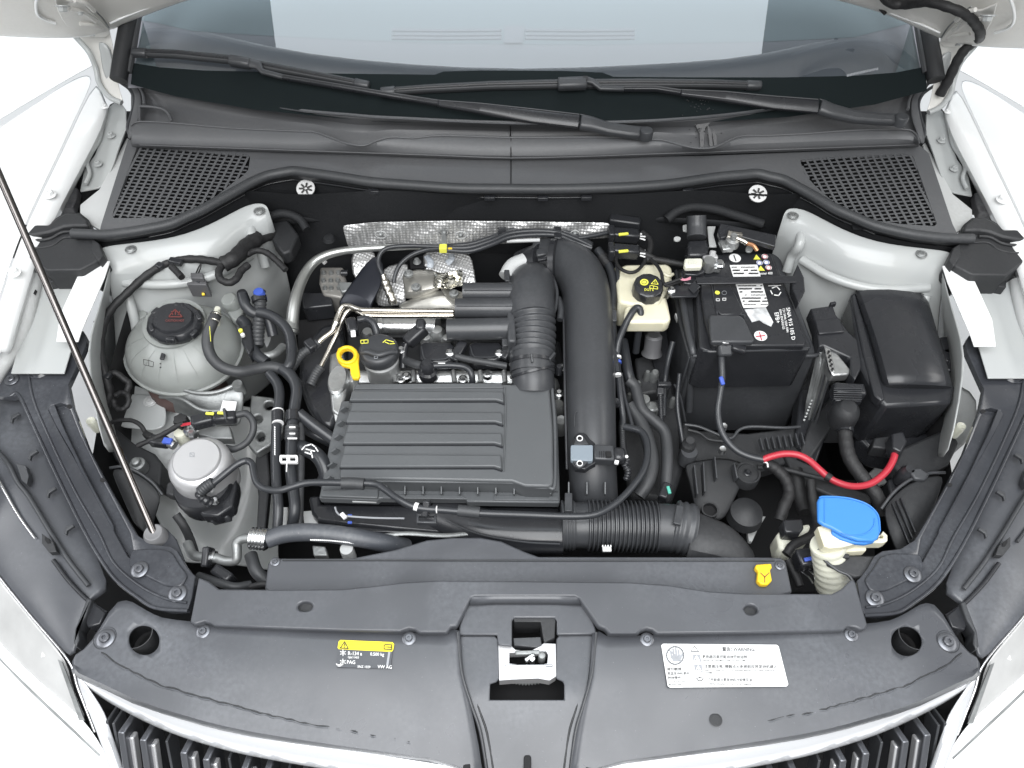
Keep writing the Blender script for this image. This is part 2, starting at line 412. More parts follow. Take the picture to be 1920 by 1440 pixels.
# wings: outer skins rolling away from the bay, and the panels behind them across a fine gap
def wing(side):
    f = (lambda r: r) if side < 0 else (lambda r: [(1973-p[0], p[1]+9, p[2]) for p in r])
    rows = [[(184,138,.150),(150,205,.142),(112,290,.134),(72,370,.125),(36,450,.114),(6,540,.10),(-30,660,.085),(-60,800,.06),(-95,960,.03)],
            [(150,135,.152),(115,200,.145),(76,285,.137),(34,365,.128),(-4,450,.117),(-38,540,.103),(-80,660,.087),(-120,800,.06),(-160,960,.02)],
            [(60,200,.150),(10,250,.143),(-40,310,.135),(-90,380,.125),(-140,460,.11),(-180,550,.095),(-220,670,.075),(-260,800,.03),(-300,960,-.02)],
            [(-40,262,.135),(-110,310,.125),(-180,370,.115),(-240,440,.10),(-290,520,.08),(-330,610,.06),(-370,720,.03),(-400,840,-.03),(-420,980,-.1)],
            [(-260,430,-.05),(-300,480,-.06),(-340,540,-.07),(-380,600,-.09),(-420,680,-.11),(-450,770,-.14),(-480,870,-.18),(-500,980,-.24),(-520,1100,-.3)]]
    loft(car, 'wing', [f(r) for r in rows], WHT, .002, 2)
    rows = [[(190,122,.160),(186,60,.19),(196,-30,.24),(230,-120,.30)],[(168,128,.160),(150,60,.19),(150,-30,.24),(170,-120,.30)],
            [(66,189,.152),(30,120,.18),(0,20,.23),(-20,-80,.29)],[(-38,250,.137),(-90,180,.16),(-150,80,.2),(-200,-20,.26)],[(-260,400,-.05),(-330,330,-.04),(-400,240,0),(-450,150,.04)]]
    loft(car, 'side_panel', [f(r) for r in rows], WHT, .002, 2)
    # turned-in flange with the bright strip on it
    rows = [[(184,140,.149),(150,205,.141),(112,290,.133),(72,370,.124),(36,450,.113),(6,540,.099),(-30,660,.084)],
            [(196,185,.140),(172,225,.132),(138,295,.124),(100,372,.115),(62,452,.104),(34,545,.09),(0,665,.075)],
            [(203,197,.132),(196,240,.125),(160,305,.117),(120,378,.108),(80,458,.098),(50,550,.084),(16,668,.07)],
            [(204,200,.10),(198,244,.09),(162,310,.08),(124,384,.075),(84,464,.06),(54,556,.05),(20,672,.03)]]
    loft(car, 'wing_flange', [f(r) for r in rows], WHT, .002, 1)
    g = lambda u, v: ((u, v) if side < 0 else (1973-u, v+9))
    for (u, v, z, r) in ((95,366,.122,11),(197,201,.135,6),(28,512,.108,12)):
        uu, vv = g(u, v); screw(car, uu, vv, z, r, WHT, 'hex', name='bolt')
    # hinge carrier: grey-white pressing with two bolts
    pts = [(222,186,.118),(236,205,.115),(237,240,.108),(222,280,.10),(212,310,.092),(200,345,.082),(182,352,.08),(150,358,.075),(158,318,.085),(178,290,.093),(190,258,.102),(193,225,.11),(205,200,.117)]
    if side > 0: pts = [(1973-p[0], p[1]+9, p[2]) for p in pts]
    plate(car, 'hinge_carrier', pts, 0, .004, WHI, .001)
    for (u, v) in ((208,255),(184,308)):
        uu, vv = g(u, v); screw(car, uu, vv, .106 if v < 300 else .094, 8, WHI, 'hex', name='bolt')
    edge = [(196,205,.118),(192,235,.112),(186,262,.105),(172,285,.10),(163,305,.096),(168,325,.092),(160,345,.088)]
    if side > 0: edge = [(1973-p[0], p[1]+9, p[2]) for p in edge]
    tube(car, 'folded_edge', edge, 4, WHI, 8)
wing(-1); wing(1)
# rails between the wing and the engine bay
def rail(side):
    mm = (lambda p: p) if side < 0 else mir
    k = (lambda p: [(1973-x[0], x[1]+9, *x[2:]) for x in p]) if side > 0 else (lambda p: p)
    plate(car, 'rail_flange', k([(158,489,.088),(206,489,.088),(196,520,.084),(153,619,.07),(146,640,.066),(105,640,.066),(112,590,.073)]), 0, .003, WHT, .001)
    plate(car, 'rail_shelf', k([(70,500,.055),(170,500,.055),(150,600,.045),(120,700,.035),(20,700,.035),(60,560,.05)]), 0, .003, WHI, .001)
    tube(car, 'rail_tube', k([(64,520,.06),(56,560,.055),(44,610,.045),(22,660,.035),(-6,700,.03),(-40,760,.02)]), 15, WHB, 14)
    loft(car, 'inner_wing', [k(r) for r in (
        [(206,489,.085),(196,540,.078),(176,600,.07),(160,650,.06),(170,740,.04),(196,860,.01)],
        [(214,500,.04),(206,550,.03),(196,610,.02),(190,670,.0),(196,750,-.02),(214,850,-.05)],
        [(222,520,-.05),(214,570,-.07),(206,630,-.09),(200,690,-.10),(208,770,-.12),(230,850,-.15)],
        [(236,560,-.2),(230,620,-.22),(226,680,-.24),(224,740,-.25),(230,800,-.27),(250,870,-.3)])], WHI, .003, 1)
rail(-1); rail(1)
plate(car, 'rail_slot', [(63,540,.065),(69,545,.065),(66,552,.065),(61,550,.065)], 0, .002, DARK, 0)
# strut tower panels under the seal, one each side
def tower(side):
    k = (lambda p: [(1973-x[0], x[1]+9, *x[2:]) for x in p]) if side > 0 else (lambda p: p)
    ins = 0 if side < 0 else -6
    rows = [[(180,462,.088),(250,455,.088),(330,445,.088),(395,420,.088),(445,392,.088),(472,380,.088),(497,380,.088),(503,392,.086)],
            [(186,478,.080),(250,476,.080),(330,468,.080),(398,448,.079),(450,418,.078),(478,404,.078),(500,400,.078),(508,408,.075)],
            [(200,510,.060),(262,512,.056),(332,502,.054),(400,486,.052),(452,458,.050),(482,440,.048),(506,430,.046),(516,430,.04)],
            [(208,560,.010),(270,556,.008),(340,548,.006),(400,532,.004),(458,506,.0),(490,486,-.004),(514,470,-.01),(526,468,-.02)],
            [(212,620,-.050),(280,615,-.055),(345,600,-.058),(410,580,-.06),(470,560,-.065),(505,540,-.07),(526,520,-.075),(540,515,-.09)],
            [(216,700,-.13),(290,700,-.14),(350,690,-.15),(420,680,-.16),(480,650,-.17),(515,620,-.17),(536,590,-.18),(552,580,-.2)],
            [(220,760,-.2),(290,780,-.22),(350,790,-.24),(420,780,-.26),(480,750,-.28),(520,710,-.3),(540,680,-.32),(556,660,-.34)]]
    rows = [[(u, v, z+(0 if i < 2 else .005*math.sin(j*2.3+i*1.1+side)+.004*math.sin(j*4.1-i*2))) for j, (u, v, z) in enumerate(r)] for i, r in enumerate(rows)]
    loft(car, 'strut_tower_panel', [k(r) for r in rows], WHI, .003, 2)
    for q in ([(232,530,.048),(300,534,.044),(360,528,.042),(420,508,.040),(470,478,.036)], [(236,545,.036),(250,590,.0),(256,620,-.03)], [(470,420,.072),(474,450,.062),(488,470,.03),(498,500,.0)]):
        tube(car, 'pressed_crease', k([(u, v, z-.012) for u, v, z in q]), 9, WHI, 10)
    for (u, v) in ((245,467),(486,395)):
        uu, vv = k([(u, v)])[0]; screw(car, uu, vv, .086, 10.5, ALD, 'flat', name='plug')
tower(-1); tower(1)
# lower sheet metal either side (left visible under the tank and the pump)
loft(car, 'wheel_arch_panel', [
    [(196,700,-.10),(250,720,-.11),(310,735,-.12),(380,745,-.13),(440,760,-.14),(500,760,-.15)],
    [(205,780,-.14),(262,790,-.14),(320,800,-.15),(390,810,-.17),(450,820,-.18),(505,820,-.2)],
    [(236,870,-.18),(300,875,-.19),(360,880,-.22),(420,890,-.23),(470,900,-.24),(510,900,-.26)],
    [(290,960,-.22),(340,965,-.23),(400,970,-.25),(440,975,-.26),(480,980,-.28),(520,980,-.3)],
    [(330,1060,-.26),(370,1060,-.27),(420,1060,-.28),(450,1065,-.3),(490,1070,-.32),(530,1080,-.34)]], WHI, .003, 2)
plate(car, 'mount_flange', [(205,745),(232,738),(286,740),(306,752),(312,775),(308,800),(285,806),(225,800),(206,780)], -.112, .004, WHI, .002, r=14)
screw(car, 282, 752, -.11, 13, WHB, 'flat', name='plug')
loft(car, 'wheel_arch_panel', [
    [(1700,700,-.1),(1760,700,-.08),(1800,720,-.06),(1840,740,-.05)],
    [(1690,800,-.16),(1750,790,-.14),(1790,800,-.1),(1830,820,-.06)],
    [(1650,880,-.2),(1700,860,-.18),(1750,840,-.14),(1790,850,-.1)],
    [(1560,930,-.26),(1640,920,-.24),(1690,900,-.2),(1740,890,-.18)]], WHB, .003, 1)
# firewall and the floor of the bay
def wallrow(v, z): return [P(u, v, z) for u in (420, 600, 800, 1000, 1200, 1400, 1560)]
yb = P(985, 372, .085).y
bm = bmesh.new(); a = [bm.verts.new((x, yb+.012*math.sin(i*2.1), .10)) for i, x in enumerate([-.62+.1*i for i in range(14)])]
b = [bm.verts.new((v.co.x, yb+.02+.02*math.sin(i*1.3), -.02)) for i, v in enumerate(a)]
c = [bm.verts.new((v.co.x, yb-.01+.03*math.sin(i*1.9+1), -.14)) for i, v in enumerate(a)]
d = [bm.verts.new((v.co.x, yb-.03, -.6)) for v in a]
for A, B in ((a, b), (b, c), (c, d)):
    for i in range(13): bm.faces.new((A[i], A[i+1], B[i+1], B[i]))
fw = link('firewall', bm, FELT, car); fw.modifiers.new('s', 'SUBSURF').levels = 2; fw.modifiers['s'].render_levels = 2
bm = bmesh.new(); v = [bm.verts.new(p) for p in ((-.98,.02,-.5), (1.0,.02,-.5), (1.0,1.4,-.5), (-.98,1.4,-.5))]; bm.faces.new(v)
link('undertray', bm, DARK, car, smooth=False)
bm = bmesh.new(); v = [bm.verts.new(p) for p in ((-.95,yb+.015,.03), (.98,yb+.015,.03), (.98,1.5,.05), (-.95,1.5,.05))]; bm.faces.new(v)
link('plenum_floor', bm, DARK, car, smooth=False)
# added side walls that stop light leaking in under the wings
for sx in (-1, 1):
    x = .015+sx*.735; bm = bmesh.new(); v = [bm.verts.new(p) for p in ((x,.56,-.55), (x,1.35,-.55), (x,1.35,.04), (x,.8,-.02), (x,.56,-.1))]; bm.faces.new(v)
    link('light_leak_wall', bm, DARK, car, smooth=False)
# black gap beside the hinge carrier is a dark sheet laid further down
# windscreen with its black band, A-pillars, dashboard behind the glass
def glass_outline(off): return [PW(u, v, off) for u, v in ((250,150),(262,80),(285,-40),(320,-200),(1660,-200),(1690,-40),(1712,80),(1728,160),(1640,190),(1480,213),(1250,228),(985,232),(700,222),(480,200),(330,175))]
bm = bmesh.new(); bm.faces.new([bm.verts.new(p) for p in glass_outline(0)])
link('windscreen', bm, GLS, car, smooth=False)
band = [(250,118),(300,126),(380,132),(640,138),(815,140),(832,134),(900,132),(1060,133),(1130,136),(1150,144),(1300,145),(1470,145),(1600,142),(1680,136),(1735,125),(1738,170),(1640,196),(1480,219),(1250,234),(985,238),(700,228),(480,206),(330,181),(245,158)]
bm = bmesh.new(); bm.faces.new([bm.verts.new(PW(u, v, .0015)) for u, v in band]); link('glass_band', bm, FRIT, car, smooth=False)
for side in (-1, 1):
    k = (lambda u: u) if side < 0 else (lambda u: 1977-u)
    bm = bmesh.new(); path = [PW(k(u), v, .012) for u, v in ((222,150),(228,110),(238,55),(252,-10),(275,-120))]
    ringmesh(bm, path, [.016]*5, 12, True, 1.1); link('pillar_trim', bm, PLM, car)
    bm = bmesh.new(); path = [PW(k(u), v, .006) for u, v in ((241,136),(249,95),(258,40),(270,-20),(295,-120))]
    ringmesh(bm, path, [.0065]*5, 8, True, 1); link('glass_seal', bm, RUB, car)
    # inner door-side trim seen through the glass as a dark triangle
    bm = bmesh.new(); bm.faces.new([bm.verts.new(PW(k(u), v, -.03)) for u, v in ((250,140),(268,40),(292,120),(300,140))]); link('inner_pillar', bm, DASH, car, smooth=False)
def DP(u, v, dz):                      # point behind the glass on the dashboard surface, gently falling away
    d = ray(u, v); y0 = PW(u, 110, -.05); k = math.tan(math.radians(3)); t = (y0.z+dz-H-k*y0.y)/(d.z-k*d.y)
    p = d*t; p.z += H; return p
us = [240, 300, 360, 480, 640, 800, 960, 1120, 1280, 1440, 1600, 1680, 1735]
vd = {240:34, 300:44, 360:58, 480:66, 640:74, 800:80, 960:83, 1120:84, 1280:81, 1440:78, 1600:70, 1680:50, 1735:36}
bm = bmesh.new(); rows = []
for fr, z in ((0,.0),(.25,.0),(.5,-.005),(.75,-.02),(1,-.05)):
    rows.append([bm.verts.new(DP(u, vd[u]-fr*180, z)) for u in us])
for A, B in zip(rows, rows[1:]):
    for i in range(len(us)-1): bm.faces.new((A[i], A[i+1], B[i+1], B[i]))
link('dashboard', bm, DASH, car)
bm = bmesh.new(); A = [bm.verts.new(DP(u, vd[u], -.001)) for u in us]; B = [bm.verts.new(DP(u, 165, -.012)) for u in us]
for i in range(len(us)-1): bm.faces.new((A[i], A[i+1], B[i+1], B[i]))
link('dashboard_lip', bm, DSHL, car)
dv = bpy.data.objects.get('dashboard')
for (a, b) in ((735, 940), (985, 1190)):
    for vv in (56, 64, 71):
        bm = bmesh.new(); ringmesh(bm, [DP(a, vv, .004), DP((a+b)/2, vv+1, .004), DP(b, vv, .004)], [.003]*3, 6, True); link('demist_vent', bm, DSHL, dv)
bm = bmesh.new(); bm.faces.new([bm.verts.new(DP(u, v, .006)) for u, v in ((946,48),(984,48),(980,80),(944,80))]); link('sensor_cover', bm, DSHL, dv, smooth=False)
for i in range(22):
    u = 1588+i*2.7
    bm = bmesh.new(); q = [(u,144-i*.6),(u+1.8,143.6-i*.6),(u+1.8,138.5-i*.6+random.random()*2),(u,139-i*.6)]
    bm.faces.new([bm.verts.new(PW(a, b, .0022)) for a, b in q]); link('number_plate_print', bm, GTX, car, smooth=False)
# ================================================================== FRONT: grille, headlamps, bumper
fr = [(-60,1010),(0,1092),(60,1168),(137,1246)]
FZ = -.02
def zf(u, v): return -.035
def bumper(side):
    k = (lambda p: [(1973-x[0], x[1]+6, *x[2:]) for x in p]) if side > 0 else (lambda p: p)
    loft(car, 'bumper', [k(r) for r in (
        [(-90,1080,-.104),(-26,1172,-.109),(40,1242,-.111),(110,1302,-.112),(172,1362,-.112),(214,1440,-.125),(250,1540,-.16)],
        [(-100,1120,-.118),(-10,1222,-.122),(60,1296,-.124),(130,1362,-.126),(180,1410,-.127),(205,1470,-.14),(236,1560,-.17)],
        [(-140,1180,-.13),(-50,1300,-.14),(30,1380,-.14),(110,1450,-.15),(160,1500,-.15),(190,1560,-.16),(220,1640,-.18)],
        [(-300,1250,-.3),(-200,1400,-.3),(-80,1550,-.3),(0,1600,-.3),(60,1650,-.3),(120,1680,-.3),(180,1700,-.3)])], WHT, .003, 2)
    tube(car, 'bumper_seam', k([(-60,1165,-.1195),(0,1234,-.1205),(60,1296,-.1215),(130,1362,-.1235),(188,1416,-.125)]), 2.6, ALD, 8)
bumper(-1); bumper(1)
def head(side):
    k = (lambda p: [(1973-x[0], x[1]+6, *x[2:]) for x in p]) if side > 0 else (lambda p: p)
    lens = loft(car, 'headlamp', [k(r) for r in (
        [(-60,1005,-.035),(0,1085,-.04),(40,1135,-.042),(90,1195,-.045),(128,1240,-.048)],
        [(-72,1030,-.06),(-14,1112,-.065),(30,1165,-.067),(80,1222,-.07),(134,1278,-.072)],
        [(-80,1055,-.085),(-22,1145,-.088),(30,1205,-.09),(90,1262,-.092),(148,1318,-.094)],
        [(-86,1085,-.1),(-26,1180,-.105),(40,1250,-.107),(110,1310,-.108),(176,1370,-.108)])], LENS, .003, 1)
    plate(lens, 'lamp_divider', k([(108,1236,-.044),(116,1240,-.044),(158,1350,-.096),(148,1350,-.096)]), 0, .003, ALD, 0)
    for a in ((22,1150),(72,1212)):
        q = k([(a[0]+14,a[1]-20,-.058),(a[0]+20,a[1]-6,-.06),(a[0]+12,a[1]+18,-.07),(a[0]+5,a[1]+20,-.072),(a[0]+10,a[1]-2,-.064)]); plate(lens, 'lamp_reflector', q, 0, .002, WHT, 0)
    tube(lens, 'lamp_edge', k([(-60,1003,-.034),(0,1083,-.037),(60,1157,-.041),(128,1238,-.046),(146,1290,-.066),(178,1372,-.104)]), 2.2, CHR, 8)
    # inner part of the lamp housing, seen between the steel bracket and the lens
    loft(lens, 'lamp_housing', [k(r) for r in (
        [(-60,1004,-.034),(0,1084,-.038),(60,1158,-.042),(100,1204,-.046),(137,1244,-.048)],
        [(-40,960,-.022),(12,1040,-.026),(62,1110,-.03),(104,1160,-.034),(150,1212,-.04)],
        [(-20,880,-.012),(36,970,-.016),(84,1040,-.02),(122,1092,-.026),(160,1140,-.034)],
        [(-8,740,-.008),(50,850,-.012),(96,950,-.016),(140,1030,-.02),(190,1120,-.03)],
        [(0,640,-.006),(62,760,-.02),(120,900,-.03),(170,1010,-.034),(216,1110,-.04)])], PLD, .004, 1)
    tube(lens, 'housing_rib', k([(-20,830,.004),(14,868,.0),(34,905,-.002),(50,925,-.004),(66,950,-.006),(96,1000,-.010),(130,1052,-.014),(166,1098,-.02)]), 4.5, PL, 8)
    tube(lens, 'housing_rib', k([(-40,835,.0),(0,905,-.006),(34,965,-.012),(66,1010,-.014)]), 3, CHR if side < 0 else PL, 8)
    tube(lens, 'housing_rib', k([(100,1050,-.014),(130,1090,-.02),(168,1128,-.026),(200,1150,-.03)]), 4, PLG, 8)
    plate(lens, 'housing_clip', k([(30,868,.006),(48,872,.006),(54,892,.006),(50,908,.006),(40,900,.006)]), 0, .012, PL, .001)
    plate(lens, 'housing_clip', k([(78,1000,.0),(100,1016,.0),(106,1034,.0),(92,1036,.0),(78,1018,.0)]), 0, .012, PLM, .001)
    plate(lens, 'housing_slot', k([(84,1005),(92,1010),(94,1018),(88,1018),(84,1012)]), .0015, .002, DARK, 0)
    for j in range(4):
        a = 20+j*34; plate(lens, 'housing_pad', k([(a,778+j*70),(a+14,772+j*70),(a+17,776+j*70),(a+4,784+j*70),(a+2,792+j*70),(a-2,790+j*70)]), .006-.004*j, .006, PL, .001)
    plate(lens, 'housing_corner', k([(163,1120),(172,1124),(160,1156),(146,1178),(148,1200),(142,1214),(137,1205),(140,1180),(150,1155)]), -.016, .03, PL, .002)
    plate(lens, 'housing_corner', k([(172,1128),(198,1148),(188,1170),(164,1176),(160,1166)]), -.024, .03, PLG, .002)
head(-1); head(1)
# grille: white-chrome surround with its slats
VB = [(137,1240),(143,1228),(158,1218),(175,1199),(192,1172),(206,1148),(222,1130),(236,1126),(250,1130),(275,1145),(300,1158),(330,1163),(358,1166),(385,1172),(640,1182),(780,1188),(835,1188),(850,1180),(862,1184)]
VF = [(137,1250),(150,1262),(200,1284),(250,1308),(300,1326),(400,1355),(480,1372),(600,1391),(700,1405),(790,1419),(830,1432),(862,1456),(900,1480)]
GT = crv([(137,1250,0),(200,1287,0),(300,1330,0),(400,1359,0),(480,1376,0),(600,1396,0),(700,1411,0),(800,1427,0),(900,1442,0),(985,1448,0),(1070,1444,0),(1170,1430,0),(1270,1415,0),(1370,1401,0),(1490,1380,0),(1570,1361,0),(1670,1331,0),(1770,1290,0),(1836,1255,0)], 3)
def grow(dv, z, sq): return [(985+(u-985)*(1-sq), v+dv*(1-.35*abs(u-985)**6/850**6), z+.006*(1-((u-985)/850)**2)) for u, v, _ in GT]
gr = loft(car, 'grille_surround', [grow(-1,-.056,0), grow(3,-.050,0), grow(16,-.053,.004), grow(34,-.066,.012), grow(43,-.078,.02), grow(44,-.088,.02)], GCHR, .004, 1)
loft(gr, 'grille_limb', [[(137,1250,-.046),(150,1300,-.07),(180,1370,-.095),(205,1440,-.12),(230,1520,-.15)],
                         [(160,1280,-.058),(176,1318,-.078),(200,1380,-.10),(226,1440,-.125),(250,1520,-.155)],
                         [(196,1334,-.085),(200,1345,-.088),(214,1385,-.11),(232,1440,-.135),(256,1520,-.165)]], GCHR, .004, 1)
loft(gr, 'grille_limb', [[(1838,1256,-.046),(1822,1306,-.07),(1800,1370,-.095),(1772,1440,-.12),(1745,1520,-.15)],
                         [(1814,1284,-.058),(1800,1324,-.078),(1776,1385,-.10),(1750,1440,-.125),(1725,1520,-.155)],
                         [(1778,1340,-.085),(1774,1350,-.088),(1760,1390,-.11),(1742,1440,-.135),(1718,1520,-.165)]], GCHR, .004, 1)
def gtop(u): return interp([(196,1336),(302,1372),(402,1402),(484,1421),(600,1442),(700,1456),(985,1490),(1270,1458),(1370,1444),(1490,1424),(1570,1402),(1670,1372),(1778,1340)], u)
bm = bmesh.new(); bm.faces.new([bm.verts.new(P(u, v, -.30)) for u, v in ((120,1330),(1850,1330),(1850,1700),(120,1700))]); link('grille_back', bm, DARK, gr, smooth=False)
bm = bmesh.new(); rr = [[bm.verts.new((x, y+.10*(x/.7)**2, z)) for x in [-.78+.13*i for i in range(13)]] for y, z in ((.10,-.325),(.055,-.335),(.03,-.36),(.03,-.5),(.06,-.7),(.14,-.75))]
for A, B in zip(rr, rr[1:]):
    for i in range(12): bm.faces.new((A[i], A[i+1], B[i+1], B[i]))
link('lower_bumper', bm, WHT, car)
for k, u in enumerate([243, 283, 357, 398, 468, 508, 575, 615, 690, 730, 800, 840, 905, 945, 1030, 1070, 1140, 1180, 1240, 1280, 1330, 1374, 1440, 1480, 1568, 1610, 1682, 1722]):
    t = gtop(u)-2; s = .16 if u < 985 else -.16
    bar(gr, 'grille_slat', (u, t, -.088), (u+s*250, t+280, -.30), 13, .05, ZNC, .002)
    bar(gr, 'grille_slat', (u+s*30+2, t+27, -.096), (u+s*270, t+300, -.31), 10, .014, SIL, .002)
for u in (210, 222, 320, 435, 545, 1405, 1530, 1645, 1750, 1762):
    t = gtop(u)-3; s = .22 if u < 985 else -.22
    bar(gr, 'grille_rib', (u, t, -.098), (u+s*250, t+280, -.34), 5, .03, PL, .001)
# ================================================================== SLAM PANEL COVER
cover = thing('lock_carrier_cover', 'dark grey plastic cover across the front of the bay behind the grille, with both stickers', 'cover', (985, 1300, -.03))
def zs(u, v): return -.034*max(0, (v-1200)/230)**2
LU = [137,143,150,158,166,175,184,192,199,206,214,222,230,238,250,262,275,290,305,330,358,385,420,470,540,620,700,760,790,815,835,850,862]
def half(side):
    rows = []
    for i in range(13):
        s = i/10; row = []
        for u0 in LU:
            a = (u0-137)/(862-137); vb, vf = interp(VB, u0), interp(VF, u0)
            v = vb+(vf-vb)*min(1, s)
            shift = interp([(1180,0),(1260,5),(1330,22),(1400,36),(1460,44)], v)*a**10
            u = u0+shift; z = zs(u, v)
            if i == 11: v += 5; z -= .010
            if i == 12: v += 8; z -= .024
            z += .004*math.exp(-((s-1.0)/.12)**2)
            if side > 0: u, v = 1973-u, v+5
            row.append((u, v, z))
        rows.append(row)
    o = loft(cover, 'cover_panel', rows, PLD, .004, 0, off=0)
    hu, hv = (255, 1188) if side < 0 else (1716, 1190)
    bake(o); cut(o, [prism(disc(hu, hv, 30, 28, 32, .3), .03, .06)])
    lathe(cover, 'hole_sleeve', (hu, hv, 0), [(31,.0012),(29.5,.0012),(29,-.05),(31,-.05)], PLM, sy=.93, open_=True)
    plate(cover, 'hole_dark_disc', disc(hu, hv, 36, 34, 24), -.055, .002, DARK, 0)  # added dark disc in place of shade, so nothing bright shows through
    for (u, v, z, r) in ((198,1197,.001,18),(381,1184,.001,13),(767,1197,.001,13)):
        if side > 0: u, v = {198:(1776,1204),381:(1596,1190),767:(1213,1199)}[u]
        screw(cover, u, v, z+.001, r, ZNC, 'washer')
        if r == 18: lathe(cover, 'screw_recess', (u, v, 0), [(22,.0015),(20.5,.0025),(19,.0012),(19,-.002),(22,-.002)], PL, open_=True)
    # moulded wavy texture seam that follows the front edge
    q = []
    for i in range(70):
        u = 190+(775-190)*i/69; v = interp([(190,1222),(215,1242),(260,1265),(300,1284),(380,1307),(470,1332),(560,1353),(660,1371),(775,1392)], u)+random.uniform(-1.4,1.4)
        if side > 0: u, v = 1973-u+20, v+ (3 if u < 500 else 0)
        q.append((u, v, zs(u, v)+.0028+random.uniform(-.0007,.0004)))
    tube(cover, 'moulding_seam', q, 1.2, PLM, 6, 1, wob=.4)
    q = [(u, v+3, z-.0004) for u, v, z in q]; tube(cover, 'moulding_seam', q, 1.3, PLD, 6, 1, wob=.5)
half(-1); half(1)
lathe(cover, 'clip_hole', (1342,1350,zs(0,1350)+.004), [(12,.001),(9,.0012),(8,0),(0,-.0005)], PLM)
# centre tray around the latch
tray = plate(cover, 'latch_tray', [(862,1192),(928,1192),(934,1198),(936,1272),(930,1279),(919,1282),(918,1312),(1058,1312),(1058,1284),(1056,1278),(1043,1272),(1043,1198),(1048,1191),(1113,1190),(1106,1262),(1098,1310),(1086,1352),(1078,1400),(1070,1500),(922,1500),(908,1410),(892,1350),(876,1312),(866,1262)], lambda u, v: -.010-.03*max(0,(v-1300)/150)**1.3, .004, PLD, .0015)
for s, uL in ((-1, [(858,1186),(866,1262),(884,1322),(900,1370),(912,1440),(918,1490)]), (1, [(1118,1186),(1110,1262),(1094,1322),(1080,1370),(1070,1440),(1064,1490)])):
    tube(cover, 'tray_ridge', [(u, v, zs(u, v)+.001) for u, v in uL], 3.2, PL, 8)
    tube(cover, 'tray_ridge', [(u-s*13, v+4, -.012-.03*max(0,(v-1300)/150)**1.3) for u, v in uL], 2.2, PLM, 8)
    tube(cover, 'tray_groove', [(u-s*6, v+3, -.022-.03*max(0,(v-1300)/150)**1.3) for u, v in uL], 8, PLM, 8)
for u in (875, 989, 1105): plate(cover, 'locating_clip', [(u-7,1420),(u-4,1416),(u+4,1416),(u+7,1420),(u+7,1460),(u-7,1460)], -.03, .01, DARK, .001)
# stickers
ac = plate(cover, 'refrigerant_sticker', [(636,1201),(738,1206),(732,1253),(630,1251)], .0038, .0008, PLD, 0, r=3)
yb_ = plate(cover, 'yellow_sticker_band', [(638,1200),(736,1204),(739,1208),(737,1219),(734,1222),(635,1217),(633,1214),(635,1203)], .0044, .0008, YLB, 0)
zt = .0046
strokes(yb_, 'warning_symbol', [[(638,1215),(646,1203),(653,1216),(638,1215)],[(646,1207),(646,1211)],[(646,1213),(646,1213.6)]], 1.7, zt+.0004, BTX)
strokes(yb_, 'book_symbol', [[(720,1217),(720,1210),(723,1208),(734,1209),(734,1218),(720,1217)],[(724,1213),(734,1213.6)]], 1.7, zt+.0004, BTX)
def star(u, v, r): return [[(u-r*math.cos(a), v-r*math.sin(a)), (u+r*math.cos(a), v+r*math.sin(a))] for a in (0.5,1.55,2.6)]
for (u, v) in ((643,1224),(643,1241)): strokes(ac, 'snowflake_symbol', star(u, v, 5.5)+[ring2(u, v, 3.2, 8)], 1.5, zt, WTX)
strokes(ac, 'oil_can_symbol', [[(631,1245),(634,1249),(640,1248),(644,1244)],[(633,1247),(641,1246)]], 2, zt, WTX)
for s, u, v, sz in (('R-134 a',652,1228,9.5),('0.500 kg',694,1229,8.5),('GJ6/11455',652,1234,5.5),('PAG',650,1244.5,9.5),('5NZ 1029',670,1252,6.5),('VW AG',708,1253,9)):
    text(ac, s, u, v, zt, sz, WTX, -2, .9)
plate(ac, 'sticker_bar', [(728,1222),(732,1222.5),(728,1248),(724,1248)], .0045, .0006, GTX, 0)
wl = plate(cover, 'warning_sticker', [(1243,1207),(1456,1209),(1460,1212),(1478,1283),(1475,1287),(1256,1289),(1252,1286),(1240,1210)], .0042, .0008, WLB, 0)
zw = lambda u, v: .0046
strokes(wl, 'no_touch_symbol', [ring2(1266,1229,16,32,16.5)], 2.6, zw, GTX)
for i, (x0, x1, y1) in enumerate(((1257,1258,1222),(1262,1262,1217),(1267,1267,1216),(1272,1272,1219))): strokes(wl, 'hand_symbol', [[(x0+2,1234),(x1,y1)]], 3.4, zw, GTX)
plate(wl, 'hand_symbol', [(1257,1229),(1275,1229),(1280,1224),(1282,1226),(1275,1240),(1262,1240)], .0047, .0004, GTX, 0)
strokes(wl, 'ban_stroke', [[(1255,1219),(1278,1240)]], 2.2, lambda u, v: .0054, GTX)
strokes(wl, 'ruling', [[(1291,1210),(1302,1284)],[(1296,1222),(1458,1224)],[(1304,1265),(1472,1266)],[(1320,1211),(1446,1212.5),(1448,1221),(1322,1220),(1320,1211)]], .9, zw, GTX)
strokes(wl, 'warning_symbol', [[(1296,1221),(1302,1211),(1310,1221.5),(1296,1221)],[(1303,1215),(1303,1219)]], 1.1, zw, BTX)
for (u, v) in ((1298,1227),(1301,1246)):
    plate(wl, 'symbol_box', [(u,v),(u+15,v),(u+17,v+14),(u+2,v+14)], .0046, .0005, GTX, 0)
    strokes(wl, 'symbol', [[(u+3,v+12),(u+8,v+2),(u+14,v+12),(u+3,v+12)],[(u+8,v+5),(u+7,v+8),(u+10,v+8),(u+8,v+11)]], 1.3, lambda a, b: .0053, WTX)
text(wl, '警告! WARNING!', 1354, 1220, zw, 8.2, BTX, 0, 1.0)
